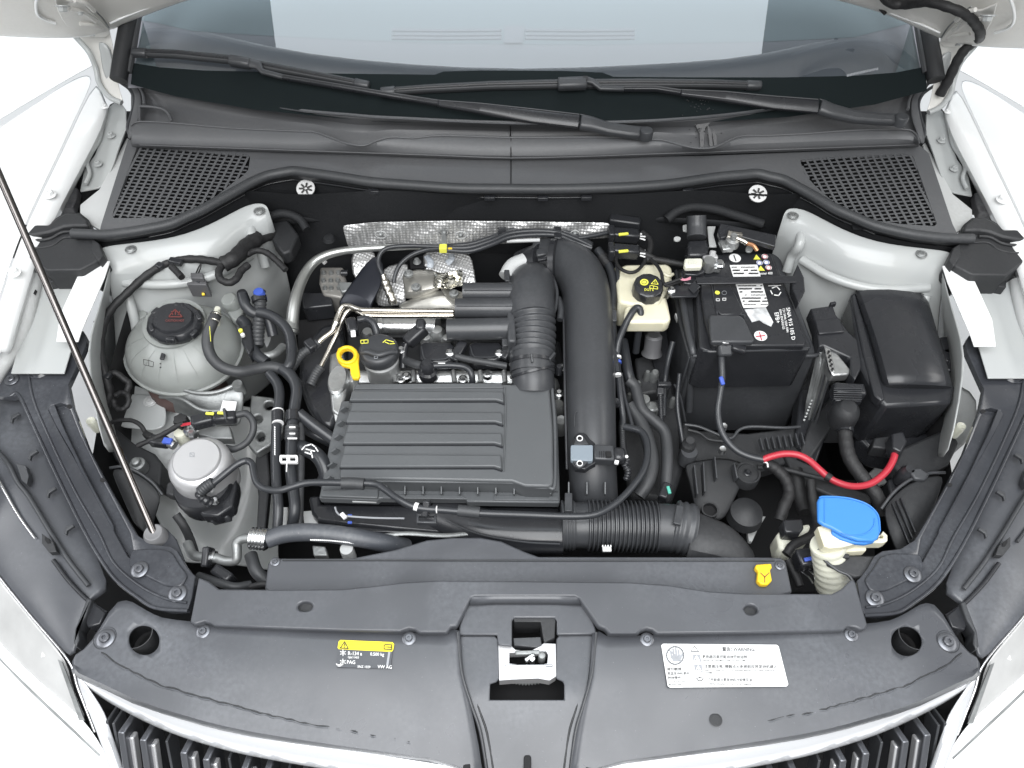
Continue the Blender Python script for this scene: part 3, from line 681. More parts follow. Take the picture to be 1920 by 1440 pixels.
for s, u, v, sz, sx in (('散热器风扇可能自动开始运转', 1317,1234,7.2,.9),('RADIATOR FAN MAY START AT ANY TIME.',1317,1240,5,.86),('注意高压电, 接触点火系统前应将发动机熄火',1320,1252,7.2,.98),
    ('HIGH VOLTAGE, SWITCH OFF ENGINE BEFORE TOUCHING IGNITION',1320,1258,4.6,.92),('SYSTEM.',1321,1263,4.6,.9),('打开前请注意发动机冷却液及油',1326,1277,7,.86),('OVERFILL ENGINE OIL CAN CAUSE DAMAGE',1326,1284,4.6,.9),
    ('请勿触摸',1250,1257,7,1),('高温发动机零件',1251,1265,6.3,.95),('转动零件',1252,1273,6.3,1),('HOT ENGINE PARTS',1253,1280,4.4,.9),('MOVING PARTS',1254,1285,4.4,.9)):
    text(wl, s, u, v, zw, sz, BTX, -.3, sx)
text(wl, '5WA 010 500', 1459, 1226, zw, 4.4, GTX, -80, .9)
strokes(wl, 'oil_can_symbol', [[(1306,1271),(1309,1276),(1316,1276),(1319,1272)],[(1308,1271),(1317,1271)],[(1311,1271),(1313,1268)]], 1.4, zw, BTX)
# ================================================================== AIR GUIDE (second cover)
guide = thing('air_guide_cover', 'grey plastic air guide panel behind the lock carrier cover, humped over the latch', 'air guide', (985, 1140, .01))
zg = .014
gp = plate(guide, 'guide_panel', [(372,1082),(392,1090),(410,1104),(520,1105),(640,1104),(700,1098),(760,1091),(820,1088),(985,1089),(1180,1091),(1250,1096),(1330,1108),(1400,1112),(1560,1113),(1578,1104),(1596,1086),(1604,1090),(1627,1172),(1622,1180),(1611,1180),(1604,1176),(1590,1174),(1582,1182),(1400,1186),(1232,1188),(1224,1181),(1213,1178),(1202,1182),(1196,1188),(1142,1188),(1134,1178),(1122,1174),(1086,1122),(1078,1118),(890,1118),(882,1122),(856,1174),(846,1174),(838,1186),(800,1186),(786,1186),(778,1180),(767,1178),(757,1181),(750,1184),(640,1182),(500,1177),(402,1173),(394,1168),(383,1165),(373,1168),(366,1171),(356,1166)], zg, .016, PLD, .0025,
    holes=[disc(572,1137,14,9,20,-.1), disc(1408,1143,13,9,20,.1)])
for u, v in ((572,1137),(1408,1143)): plate(guide, 'slot_floor', disc(u, v, 17, 12, 16), .004, .002, PLM, 0)
loft(guide, 'guide_step', [[(884,1119,.012),(930,1117,.012),(985,1117,.012),(1040,1117,.012),(1086,1119,.012)],[(880,1134,.002),(930,1132,.0),(985,1132,.0),(1040,1132,.0),(1094,1134,.002)]], PLD, .003, 0)
plate(guide, 'guide_well', [(876,1130),(1098,1130),(1116,1176),(1119,1189),(1044,1190),(1044,1164),(1040,1158),(964,1158),(960,1164),(960,1212),(934,1209),(932,1190),(860,1190),(862,1172)], -.002, .006, PLD, .002)
plate(guide, 'well_wall', [(962,1158),(1040,1158),(1042,1164),(1040,1196),(1020,1204),(1014,1166),(964,1166)], -.006, .05, PLM, .001)
# ------------------------------------------------------------------ bonnet latch
latch = thing('bonnet_latch', 'bright metal bonnet latch in the dark opening at the centre front', 'latch', (988, 1240, -.04))
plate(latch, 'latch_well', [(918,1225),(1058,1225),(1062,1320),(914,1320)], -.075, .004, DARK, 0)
plate(latch, 'latch_case', [(934,1208),(956,1208),(966,1218),(990,1222),(1008,1214),(1020,1206),(1042,1207),(1043,1268),(1030,1276),(1010,1272),(960,1274),(936,1276)], -.012, .022, SIL, .003,
      holes=[[(955,1224),(1024,1221),(1028,1228),(1026,1244),(1014,1246),(972,1246),(955,1244)]])
bar(latch, 'latch_tongue', (966,1225,-.012), (1012,1224,-.012), 8, .008, ALD)
bar(latch, 'latch_hook', (985,1240,-.012), (1002,1228,-.010), 7, .012, ALS)
lathe(latch, 'pivot', (1016,1230,-.014), [(0,.006),(6,.004),(7,0),(7,-.02)], ALD)
lathe(latch, 'pivot', (998,1236,-.014), [(0,.006),(5,.004),(5,-.02)], ALS)
bar(latch, 'striker_bar', (946,1250,-.012), (1036,1249,-.012), 6, .006, CHR)
tube(latch, 'latch_spring', [(936,1262,-.03),(955,1272,-.036),(985,1277,-.04),(1020,1272,-.036),(1042,1258,-.03)], 7, ALD, 10, 6, ribs=20, amp=.12)
plate(latch, 'plastic_guide', [(962,1196),(1014,1194),(1016,1210),(1006,1214),(964,1210)], -.01, .03, PL, .001)
screw(latch, 945, 1270, -.022, 7, ALD, 'flat', name='rivet')
# ------------------------------------------------------------------ radiator cowl
rc = thing('radiator_cowl', 'long flat grey plastic cowl above the radiator with a raised hump', 'radiator cowl', (985, 1075, -.02))
plate(rc, 'cowl_top', [(512,1046),(660,1046),(740,1030),(800,1012),(850,1007),(900,1007),(940,1014),(985,1034),(1010,1043),(1440,1044),(1464,1045),(1474,1052),(1486,1110),(1460,1118),(520,1118),(496,1104),(502,1056)], -.012, .05, PLD, .003)
tube(rc, 'cowl_rib', [(530,1050,-.011),(660,1050,-.011),(1000,1051,-.011),(1300,1051,-.011),(1452,1051,-.011)], 2.2, PL, 6, 1)
for u, v in ((516,1053),(1462,1060)): screw(rc, u, v, -.011, 9, ZNC, 'washer')
cl = plate(rc, 'yellow_clip', [(1418,1058),(1446,1056),(1448,1064),(1444,1068),(1448,1088),(1440,1096),(1428,1096),(1420,1088),(1422,1070),(1416,1064)], .0, .012, YEL, .002)
strokes(cl, 'clip_mark', [[(1426,1074),(1434,1082),(1434,1092)],[(1434,1082),(1442,1074)]], 1.6, .0005, MATS['faded_red_print'])
# ================================================================== STEEL BRACKETS
def bracket(side, label):
    k = (lambda p: [(1973-x[0], x[1]+9, *x[2:]) for x in p]) if side > 0 else (lambda p: p)
    T = thing('wing_bracket', label, 'bracket', k([(150, 850, 0)])[0], 'steel brackets along the wings')
    zb = lambda u, v: .030-.030*min(1, max(0, (v-620)/420))
    ol = [(84,620),(156,620),(163,634),(160,650),(140,694),(128,720),(136,760),(165,838),(200,905),(232,962),(258,1004),(284,1020),(300,1022),(318,1024),(334,1034),(346,1056),(358,1072),(366,1080),(360,1120),(352,1144),(320,1146),(292,1140),(258,1120),(222,1092),(196,1060),(160,1000),(110,900),(66,806),(36,740),(20,744),(-6,742),(-10,704),(22,664),(46,634),(70,632)]
    o = plate(T, 'bracket_plate', k(ol), zb, .013, BRKT, 0)
    g = [(73,748),(80,740),(98,736),(108,739),(116,752),(132,795),(168,872),(202,938),(220,975),(224,1004),(221,1022),(214,1018),(200,992),(168,930),(126,850),(92,788)]
    c1 = prism(k(g), .05, .045)
    for vv in c1.data.vertices: pass
    # channel follows the plate: cutter floor set 5 mm under the local plate height
    for vv in c1.data.vertices:
        if vv.co.z < .02:
            # project back to the picture height of the plate
            d = vv.co-Vector((0,0,H)); fv = d.dot(Vector((0,cp,-sp))); pv = 720-d.dot(Vector((0,sp,cp)))/fv*F
            vv.co.z = zb(0, pv)-.0100
    cut(o, [c1]); addbev(o, .0012)
    inner = [(86,758),(92,752),(101,756),(118,800),(156,880),(190,944),(212,984),(214,1004),(206,992),(176,935),(136,852),(104,796)]
    plate(T, 'channel_floor', k(inner), lambda u, v: zb(u, v)-.0005, .008, BRKT, .001)
    tube(T, 'bracket_edge', k([(20,742,.021),(36,742,.021),(66,806,.017),(110,900,.011),(160,1000,.003),(196,1060,.001),(222,1092,.001),(258,1120,.001),(292,1140,.001),(352,1145,.001)]), 3.5, BRKT, 8)
    tube(T, 'bracket_bead', k([(50,660,.029),(60,740,.022),(92,820,.016),(140,920,.009),(186,1000,.004),(214,1056,.001),(262,1098,.0015),(310,1122,.0015),(350,1130,.0015)]), 2.6, BRKT, 8)
    plate(T, 'raised_foot', k([(246,1030),(300,1028),(322,1034),(336,1058),(352,1078),(340,1100),(310,1098),(276,1082),(240,1060)]), .0045, .006, BRKT, .002, r=8)
    for (u, v, r) in ((60,640,14),(110,634,11),(22,712,13),(262,1068,16),(333,1113,17)):
        uu, vv = k([(u, v)])[0]; screw(T, uu, vv, zb(0, v)+(.0055 if v == 1068 else .001), r, ZNC, 'washer')
    for (u, v) in ((130,762),(192,900)):
        uu, vv = k([(u, v)])[0]; plate(T, 'pilot_hole', disc(uu, vv, 5, 4, 14), zb(0, v)+.0004, .0006, DARK, 0)
    uu, vv = k([(74, 692)])[0]; lathe(T, 'pressed_boss', (uu, vv, zb(0, 692)), [(0,.0022),(16,.002),(18,.0),(20,.0016),(22,0)], BRKT)
    return T
bracket(-1, 'black pressed steel bracket along the left wing, the bonnet prop foot beside it')
bracket(1, 'black pressed steel bracket along the right wing, beside the blue washer cap')
# ================================================================== COWL PANEL
cowl = thing('cowl_panel', 'wide grey-black scuttle panel below the windscreen with a vent grille at each end', 'cowl panel', (985, 330, .1))
# lip line: (u, v) of the fold that shades the panel; the upper part climbs to the glass
lip = [(245,236),(262,228),(330,231),(430,240),(560,246),(588,247),(620,258),(650,269),(682,273),(706,264),(735,257),(775,259),(830,254),(960,258),(1100,257),(1165,258),(1200,262),(1240,262),(1280,273),(1310,278),(1340,276),(1370,262),(1395,254),(1440,254),(1520,250),(1590,245),(1690,242),(1716,250),(1724,268)]
glassedge = [(238,142),(262,146),(330,160),(430,184),(560,206),(588,209),(620,212),(650,214),(682,217),(706,219),(735,220),(775,222),(830,225),(960,230),(1100,230),(1165,228),(1200,227),(1240,225),(1280,222),(1310,220),(1340,217),(1370,214),(1395,211),(1440,205),(1520,192),(1590,176),(1690,152),(1716,148),(1735,144)]
def up(u): return interp(glassedge, u)
zl, zgl = .135, .160
rows = [[(u, up(u)-3, zgl+.006) for u, v in lip], [(u, up(u)+5, zgl+.004) for u, v in lip]]
for s in (.3, .6, .85): rows.append([(u, up(u)+(v-up(u))*s, zgl+(.118-zgl)*s-.012*math.sin(s*3.1)) for u, v in lip])
rows.append([(u, v+4, .112) for u, v in lip])
loft(cowl, 'upper_panel', rows, COWL, .003, 1)
rows = [[(u, v+2, .132) for u, v in lip], [(u, v-1, .138) for u, v in lip], [(u, v+3, .139) for u, v in lip],
        [(u, v*.45+(288 if u < 985 else 290)*.55-abs(u-985)*.012, .132) for u, v in lip], [(u, 296-abs(u-985)*.035, .118) for u, v in lip], [(u, 302-abs(u-985)*.035, .103) for u, v in lip]]
loft(cowl, 'shade_lip', rows, COWL, .003, 1)
tube(cowl, 'lip_edge', [(u, v, .1405) for u, v in lip], 1.8, COWL, 8, 3)
tube(cowl, 'glass_edge_strip', [(u, up(u)+2, zgl+.0065) for u, v in lip], 1.6, PL, 8, 3)
tube(cowl, 'panel_step', [(u, 297-abs(u-985)*.035, .1185) for u, v in lip[1:-1]], 1.2, COWL, 6, 3)
def sealv(u): return interp([(140,430),(200,432),(260,425),(320,412),(380,385),(430,357),(470,335),(505,320),(550,313),(600,319),(700,334),(850,345),(1000,347),(1150,345),(1250,338),(1350,324),(1420,318),(1470,330),(1520,356),(1570,386),(1640,415),(1700,430),(1760,438),(1830,440)], u)
vl = [(258,272),(420,287),(462,289),(469,293),(466,318),(455,330),(432,346),(400,372),(360,395),(318,408),(212,409),(211,400)]
vr = [(1500,300),(1508,299),(1560,294),(1700,288),(1712,292),(1757,420),(1752,424),(1690,420),(1630,412),(1600,404),(1560,376),(1530,350),(1508,326)]
ol = [(243,262),(250,272),(420,281),(640,290),(985,298),(1330,292),(1560,283),(1724,272),(1742,288),(1786,420),(1795,438)]
ol += [(u, sealv(u)+4) for u in range(1760, 180, -40)]+[(186,438),(190,420),(240,262)]
plate(cowl, 'lower_panel', ol[:1]+ol[2:], .102, .006, COWL, 0, holes=[rnd(vl, 5, 3), rnd(vr, 5, 3)])
def inpoly(x, y, pg):
    c = False; j = len(pg)-1
    for i in range(len(pg)):
        if (pg[i][1] > y) != (pg[j][1] > y) and x < (pg[j][0]-pg[i][0])*(y-pg[i][1])/(pg[j][1]-pg[i][1])+pg[i][0]: c = not c
        j = i
    return c
def vent(pg, org, du, dv, nu, nv):     # lattice: long ribs along du steps, short rungs between
    cells = bmesh.new(); z0, z1 = .1015, .094
    def seg(a, b, wd, z0, z1):
        n = 40; run = []
        for i in range(n+1):
            x, y = a[0]+(b[0]-a[0])*i/n, a[1]+(b[1]-a[1])*i/n; ok = inpoly(x, y, pg)
            if ok: run.append((x, y))
            if (not ok or i == n) and run:
                if len(run) > 1:
                    p, q = Vector(run[0]), Vector(run[-1]); d = (q-p).normalized(); nn = Vector((-d.y, d.x))*wd/2; p -= d*2; q += d*2
                    vs = [cells.verts.new(P(*(c), z)) for z in (z0, z1) for c in (p+nn, q+nn, q-nn, p-nn)]
                    for f in ((0,1,2,3), (7,6,5,4), (0,4,5,1), (1,5,6,2), (2,6,7,3), (3,7,4,0)): cells.faces.new([vs[k] for k in f])
                run = []
    for i in range(nu): seg((org[0]+du[0]*i, org[1]+du[1]*i), (org[0]+du[0]*i+dv[0]*nv, org[1]+du[1]*i+dv[1]*nv), 4.2, z0, z1)
    for j in range(nv+1): seg((org[0]+dv[0]*j, org[1]+dv[1]*j), (org[0]+dv[0]*j+du[0]*nu, org[1]+dv[1]*j+du[1]*nu), 2.6, z0-.0008, z1)
    link('vent_grille', cells, COWL, cowl, smooth=False)
vent(rnd(vl,5,3), (272,262), (13.4,1.15), (-3.4,6.6), 26, 25)
vent(rnd(vr,5,3), (1492,289), (13.6,-1.2), (3.6,6.8), 21, 24)
for a in ([(958,259,.140),(958,296,.119)],[(958,300,.1035),(958,345,.1035)],[(957,232,.158),(957,256,.12)]): tube(cowl, 'panel_joint', a, 1.0, DARK, 6)
for side in (-1, 1):
    k = (lambda p: [(1973-x[0], x[1]+9, *x[2:]) for x in p]) if side > 0 else (lambda p: p)
    loft(cowl, 'cowl_end', [k([(226,150,.158),(246,170,.148),(250,195,.140),(243,225,.13),(238,250,.125),(240,262,.112)]), k([(240,140,.160),(262,160,.152),(269,190,.142),(262,225,.135),(250,248,.130),(246,262,.115)])], COWL, .004, 1)
    tube(cowl, 'cowl_edge', k([(222,152,.157),(243,168,.150),(251,188,.142),(246,215,.133),(239,238,.126),(244,256,.116)]), 3, PL, 8)
    tube(cowl, 'moulded_rib', k([(232,148,.160),(256,158,.155),(268,176,.150),(271,196,.145)]), 3.2, COWL, 8)
    if side < 0: tube(cowl, 'moulded_rib', [(262,199,.148),(290,201,.146),(308,206,.143),(318,216,.138),(322,228,.136)], 3, COWL, 8)
    if side < 0: tube(cowl, 'moulded_rib', [(262,199,.148),(262,214,.143),(262,227,.138)], 2, COWL, 8)
# water marks running off the glass: real thin films of water with their own outline
WET = mat('water_film', (.03,.03,.032), .3)
for q_ in ([(205,385),(320,385),(320,415),(205,415)],[(1590,395),(1760,395),(1765,430),(1600,430)]): plate(cowl, 'vent_dark_backing', q_, .0905, .001, PLM, 0)  # added dark plates that dim the bright cells low in the vents
for q in ([(1296,226),(1336,222),(1330,232),(1322,240),(1320,262),(1319,276),(1313,277),(1312,250),(1306,238)], [(1326,232),(1334,246),(1337,274),(1331,276),(1328,250)], [(1338,242),(1344,256),(1344,272),(1339,273),(1336,252)]):
    plate(cowl, 'water_run', q, lambda u, v: .1585+(.1195-.1585)*(v-up(1320))/(276-up(1320)), .0008, WET, 0)
for i in range(46):
    u, v = random.gauss(1310, 16), random.uniform(182, 268); zz = None
    o = bpy.data.meshes.get('drop')
    if not o:
        bm = bmesh.new(); bmesh.ops.create_uvsphere(bm, u_segments=10, v_segments=6, radius=1); o = bpy.data.meshes.new('drop'); bm.to_mesh(o); bm.free(); o.materials.append(WET)
        for p in o.polygons: p.use_smooth = True
    d = bpy.data.objects.new('water_drop', o); COL.objects.link(d); s = random.uniform(.0008, .0018)
    pt = PW(u, v, .002) if v < 215 else P(u, v, .1585+(.1195-.1585)*(v-up(1320))/(276-up(1320))+.001)
    d.location = pt-origin(cowl); d.scale = (s, s, s*.5); d.parent = cowl
# ================================================================== BONNET SEAL and its end blocks
seal = thing('bonnet_seal', 'long black rubber seal curving across the bay below the scuttle panel', 'rubber seal', (985, 350, .1))
us = [136,160,200,240,280,320,350,380,410,440,470,500,525,550,575,610,650,700,780,860,940,1020,1100,1180,1250,1310,1350,1390,1420,1445,1470,1500,1530,1565,1600,1640,1680,1720,1770,1824]
tube(seal, 'seal_bulb', [(u, sealv(u)+8, .112) for u in us], 9.5, RUB, 14, 3)
loft(seal, 'seal_base', [[(u, sealv(u)+2, .104) for u in us], [(u, sealv(u)+13, .104) for u in us], [(u, sealv(u)+18, .096) for u in us], [(u, sealv(u)+23, .086) for u in us]], PL, .003, 0)
tube(seal, 'seal_rib', [(u, sealv(u)+16, .1025) for u in us[2:-2]], 2.2, RUB, 8, 3)
tube(seal, 'seal_rib', [(u, sealv(u)+24, .086) for u in us[4:-4]], 2.5, PLG, 8, 3)
for u in (918, 1018, 1100, 1290, 700): plate(seal, 'retaining_clip', [(u-10,sealv(u)+19),(u+10,sealv(u)+19),(u+10,sealv(u)+25),(u-10,sealv(u)+25)], .0985, .008, PLG, .001)
bk_ = [P(u, sealv(u)+19, .092) for u in us]; bm = bmesh.new(); A_ = [bm.verts.new(q) for q in bk_]; B_ = [bm.verts.new(q+Vector((0,.004,-.16))) for q in bk_]
for i in range(len(us)-1): bm.faces.new((A_[i], A_[i+1], B_[i+1], B_[i]))
link('seal_dark_skirt', bm, FELT, cowl)  # added dark curtain that hides the bright gap under the seal
def block(side, label):
    k = (lambda p: [(1973-x[0], x[1]+9, *x[2:]) for x in p]) if side > 0 else (lambda p: p)
    T = thing('seal_end_block', label, 'seal block', k([(110,470,.09)])[0], 'seal end blocks')
    plate(T, 'block_body', k([(12,449),(20,425),(38,420),(90,420),(104,408),(120,398),(150,398),(165,410),(172,424),(174,446),(186,455),(194,478),(186,487),(150,506),(86,507),(48,478),(14,470)]), .100, .05, PLM, .003)
    plate(T, 'block_top', k([(36,420),(90,421),(106,408),(124,399),(148,399),(164,412),(164,422),(136,422),(118,424),(92,434),(60,440),(26,440)]), .112, .014, PLM, .004)
    tube(T, 'block_rib', k([(20,447,.102),(60,451,.102),(92,448,.102),(116,436,.103),(138,434,.104)]), 3, PLM, 8)
    tube(T, 'block_rib', k([(14,462,.100),(60,466,.100),(98,460,.100),(120,446,.101),(150,446,.101)]), 2.2, PLM, 8)
    plate(T, 'block_end', k([(173,447),(186,456),(194,478),(184,489),(171,470)]), .104, .04, PLM, .002)
    plate(T, 'block_lower', k([(84,500),(150,505),(188,488),(176,520),(152,508),(150,520),(86,530)]), .07, .04, PLM, .002)
block(-1, 'dark grey foam end block of the bonnet seal behind the prop rod')
block(1, 'dark grey foam end block of the bonnet seal behind the fuse box')
for side in (-1, 1):                   # dark sheet standing in for the gap's shade, grey plastic pipe behind the block
    k = (lambda p: [(1973-x[0], x[1]+9, *x[2:]) for x in p]) if side > 0 else (lambda p: p)
    plate(car, 'gap_shade_sheet', k([(206,196),(218,190),(196,240),(186,262),(150,300),(142,360),(120,410),(96,420),(88,412),(110,370),(150,300),(186,244)]), .045, .004, DARK, 0)
    plate(car, 'gutter_pipe', k([(118,352),(146,352),(142,372),(136,388),(106,388),(112,366)]), .07, .02, FEND, .003)
    plate(car, 'cowl_side', k([(186,355),(216,300),(238,258),(243,262),(190,432),(168,420),(150,398),(150,384)]), .088, .006, WHB, .001)
# ================================================================== WIPERS
def wpt(u, v, off): p = PW(u, v, off); return p
def wbar(parent, name, pts, w, h, m, off=.02, bev=.001, arch=None, tops=None):
    """flat arm swept through picture points lying off metres above the glass"""
    bm = bmesh.new(); rings = []
    pp = [PW(u, v, o) for (u, v, o, *_r) in pts]
    for i, p in enumerate(pp):
        t = (pp[min(i+1, len(pp)-1)]-pp[max(0, i-1)]).normalized(); n0 = Vector((0,-.5,.86)); s = t.cross(n0).normalized(); n1 = s.cross(t).normalized()
        ww = pts[i][3]*.00088/2; hh = h/2
        rings.append([bm.verts.new(p+s*a*ww+n1*b*hh) for a, b in ((-1,-1),(-1,.4),(-.6,1),(.6,1),(1,.4),(1,-1))])
    for A, B in zip(rings, rings[1:]):
        for k in range(6): bm.faces.new((A[k], A[(k+1) % 6], B[(k+1) % 6], B[k]))
    bm.faces.new(rings[0]); bm.faces.new(rings[-1]); return link(name, bm, m, parent, bev=bev)
def wiper(label, blade, carrier, arm, head, cap):
    T = thing('windscreen_wiper', label, 'wiper', PW(*cap[:2], .01), 'windscreen wipers')
    b = wbar(T, 'wiper_blade', [(u, v, .012, w) for u, v, w in blade], 0, .012, RUB)
    pp = [PW(u, v-3, .020) for u, v, w in blade]; bm = bmesh.new(); ringmesh(bm, pp, [.0022]*len(pp), 6); link('spoiler_edge', bm, PLG, b)
    pp = [PW(u, v+5, .006) for u, v, w in blade]; bm = bmesh.new(); ringmesh(bm, pp, [.0028]*len(pp), 6); link('rubber_lip', bm, RUB, b)
    for e, f in ((0, 1), (-1, -2)):
        a, c = blade[e], blade[f]; d = Vector((c[0]-a[0], c[1]-a[1])).normalized()*26
        wbar(b, 'blade_end_cap', [(a[0]-d.x*.1, a[1]-d.y*.1, .0135, 19), (a[0]+d.x, a[1]+d.y, .0135, 21)], 0, .016, PL, bev=.003)
    c = wbar(T, 'blade_connector', [(u, v, .026, w) for u, v, w in carrier[0]], 0, .018, PL, bev=.003)
    wbar(T, 'arm_hook', [(u, v, .028, w) for u, v, w in carrier[1]], 0, .008, PL, bev=.001)
    for nm_, q_ in (('arm_edge', arm), ('root_edge', head)):
        bm = bmesh.new(); pp = [PW(u, v-w_*.40, o+.0058) for u, v, o, w_ in q_]; ringmesh(bm, pp, [.0011]*len(pp), 6); link(nm_, bm, PL, T)
    (u, v) = carrier[2]; bm = bmesh.new(); bm.faces.new([bm.verts.new(PW(u+a, v+b_, .0362)) for a, b_ in ((-5,-4),(4,-4),(5,4),(-4,4))]); link('release_button', bm, PLG, c, smooth=False)
    wbar(T, 'wiper_arm', [(u, v, o, w) for u, v, o, w in arm], 0, .010, PLG, bev=.0015)
    h = wbar(T, 'arm_root', [(u, v, o, w) for u, v, o, w in head], 0, .016, PL, bev=.003)
    bm = bmesh.new(); p = PW(cap[0], cap[1], cap[2]); n = 24
    prof = [(.013,-.012),(.013,.004),(.0115,.007),(0,.0075)]; rings = []
    for r, z in prof: rings.append([bm.verts.new(p+Vector((r*math.cos(2*math.pi*k/n), r*.97*math.sin(2*math.pi*k/n), z))) for k in range(n)] if r else [bm.verts.new(p+Vector((0,0,z)))])
    for A, B in zip(rings, rings[1:]):
        for k in range(n):
            if len(B) == 1: bm.faces.new((A[k], A[(k+1) % n], B[0]))
            else: bm.faces.new((A[k], A[(k+1) % n], B[(k+1) % n], B[k]))
    link('nut_cap', bm, PL, h, bev=.001)
wiper('left windscreen wiper, its long arm sloping down to the middle of the scuttle panel',
      [(250,98,17),(330,101,18),(430,111,19),(520,128,19),(600,143,18),(690,160,16)],
      ([(430,112,24),(470,119,24)],[(468,118,22),(484,122,20),(492,134,12),(530,144,12)],(452,113)),
      [(528,144,.026,11),(640,163,.028,11),(740,180,.03,12),(822,193,.031,13),(824,194,.034,15),(900,203,.038,24),(1000,217,.042,32),(1086,227,.044,32)],
      [(1088,228,.044,34),(1110,232,.042,32),(1140,241,.038,28),(1180,247,.034,28),(1214,250,.032,27)], (1212,249,.044))
wiper('right windscreen wiper, its short arm ending at the right edge of the scuttle panel',
      [(716,172,16),(800,166,18),(920,160,19),(1050,157,20),(1200,156,20),(1330,157,19),(1425,160,17)],
      ([(1046,157,28),(1100,155,28)],[(1096,149,16),(1112,153,14),(1126,165,12),(1170,166,12)],(1098,146)),
      [(1168,166,.026,11),(1230,166,.028,11),(1276,173,.03,12),(1278,174,.034,15),(1360,181,.037,24),(1450,192,.04,30),(1534,199,.042,32)],
      [(1537,199,.042,34),(1560,208,.040,32),(1600,218,.036,28),(1650,223,.032,26),(1692,224,.030,26)], (1690,223,.040))
# ================================================================== BONNET
bon = thing('bonnet', 'raised white bonnet seen from below, only its rear corners and hinges in view', 'bonnet', (985, 40, .3))
edge = [(-150,60,.34),(-60,63,.31),(0,64,.30),(70,67,.287),(130,67,.278),(178,62,.272),(210,51,.27),(240,37,.275),(300,14,.30),(360,-8,.335),(480,-36,.38),(700,-66,.42),(985,-76,.435),(1270,-66,.42),(1470,-30,.38),(1560,-6,.345),(1640,14,.31),(1700,38,.285),(1740,58,.275),(1775,73,.27),(1810,80,.272),(1850,84,.28),(1920,87,.29),(2000,85,.31),(2120,80,.34)]
R0 = [P(*e) for e in edge]
def HP(u, v, off=0):                   # picture point on the bonnet's underside, as (u, v, z)
    z0 = interp([(e[0], e[2]) for e in edge], u); v0 = interp([(e[0], e[1]) for e in edge], u); y0 = P(u, v0, z0).y
    d = ray(u, v); kk = -d.y/d.z; s = max(0, (y0-kk*(H-z0))/(.66-.80*kk)) if abs(.66-.8*kk) > 1e-3 else 0
    return (u, v, z0+.80*s-.012*s*10+off)
dirv = Vector((0, -.60, .80)).normalized()
rows = [[p+Vector((0, .012, .030)) for p in R0], [p+Vector((0,.005,-.002)) for p in R0], R0]
for L in (.03, .10, .3, .55, .8, .98): rows.append([Vector((.015+(p.x-.015)*(1-.10*L), p.y+dirv.y*L-(p.y-1.3)*.35*L, p.z+dirv.z*L-(p.z-.36)*.4*L+.05*math.sin(L*3))) for p in R0])
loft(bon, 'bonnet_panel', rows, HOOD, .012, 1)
tube(bon, 'folded_hem', [(u, v+1, z-.003) for u, v, z in edge[:6]], 3.2, WHT, 8)
tube(bon, 'folded_hem', [(u, v+1, z-.003) for u, v, z in edge[6:10]], 3.0, WHT, 8)
tube(bon, 'folded_hem', [(u, v+1, z-.003) for u, v, z in edge[15:19]], 3.0, WHT, 8)
tube(bon, 'folded_hem', [(u, v+1, z-.003) for u, v, z in edge[19:]], 3.2, WHT, 8)
for side in (-1, 1):
    k = (lambda p: [(1973-x[0]-4, x[1]+18, *x[2:]) for x in p]) if side > 0 else (lambda p: p)
    h = plate(bon, 'hinge_arm', k([(96,-20,.33),(150,2,.30),(186,26,.28),(203,48,.262),(210,80,.236),(216,130,.195),(224,168,.16),(231,190,.142),(222,194,.140),(204,182,.146),(186,158,.16),(180,128,.182),(168,98,.21),(148,74,.232),(124,50,.258),(84,22,.30)]), 0, .004, HOOD, .001)
    tube(h, 'hinge_flange', k([(84,24,.302),(124,52,.262),(148,76,.236),(168,100,.214),(180,130,.186),(186,156,.166),(204,181,.15),(228,193,.142)]), 5, WHI, 10)
    loft(h, 'hinge_web', [k([(180,74,.245),(188,100,.222),(190,130,.19),(202,158,.164)]), k([(200,80,.240),(212,104,.22),(215,130,.195),(215,156,.166)]), k([(206,92,.225),(214,110,.206),(217,134,.183),(218,160,.158)])], WHI, .003, 1)
    plate(h, 'hinge_tab', k([(152,46,.272),(198,46,.27),(206,58,.258),(196,66,.25),(150,66,.25)]), 0, .006, HOOD, .002)
    tube(h, 'pressed_rib', k([(120,20,.29),(150,34,.28),(176,46,.272)]), 6, HOOD, 10)
    for (u, v, z, r) in ((174,54,.262,12),(116,10,.308,13)):
        uu, vv = k([(u, v)])[0]; screw(h, uu, vv, z-.012, r, WHI, 'hex', name='bolt', rot=(-20,0,0))
        uu, vv = k([(u, v+7)])[0]; screw(h, uu, vv, z-.01, r*.7, WHI, 'hex', name='nut', rot=(120,0,0))
    tube(bon, 'pressed_swage', [HP(*x, .004) for x in k([(84,-40),(72,-14),(67,8),(70,26),(84,37),(104,44)])], 3, WHT, 8)
    plate(bon, 'hinge_pad', [tuple(HP(*x, .010)) for x in k([(98,-14),(126,-2),(150,0),(166,16),(186,34),(205,54),(176,60),(148,58),(122,44),(108,20)])], 0, .004, HOOD, .001)
    for (u, v, r) in ((116,10,13),(150,22,7)):
        uu, vv = k([(u, v)])[0]; screw(bon, *HP(uu, vv, .016), r, WHI, 'hex', name='bolt', rot=(150,0,0))
    for q in ([(140,0),(160,6),(176,20)], [(132,16),(158,24),(180,40)], [(150,44),(172,46),(190,52)]): tube(bon, 'pad_rib', [HP(*x, .013) for x in k(q)], 4.5, HOOD, 8)
    tube(bon, 'dark_joint', [HP(*x, .006) for x in k([(148,-6),(172,14),(192,34),(204,52)])], 1.6, ALD, 6)
    tube(bon, 'inner_fold', [HP(*x, .004) for x in k([(300,6),(262,20),(232,32),(206,44)])], 2.2, WHT, 8)
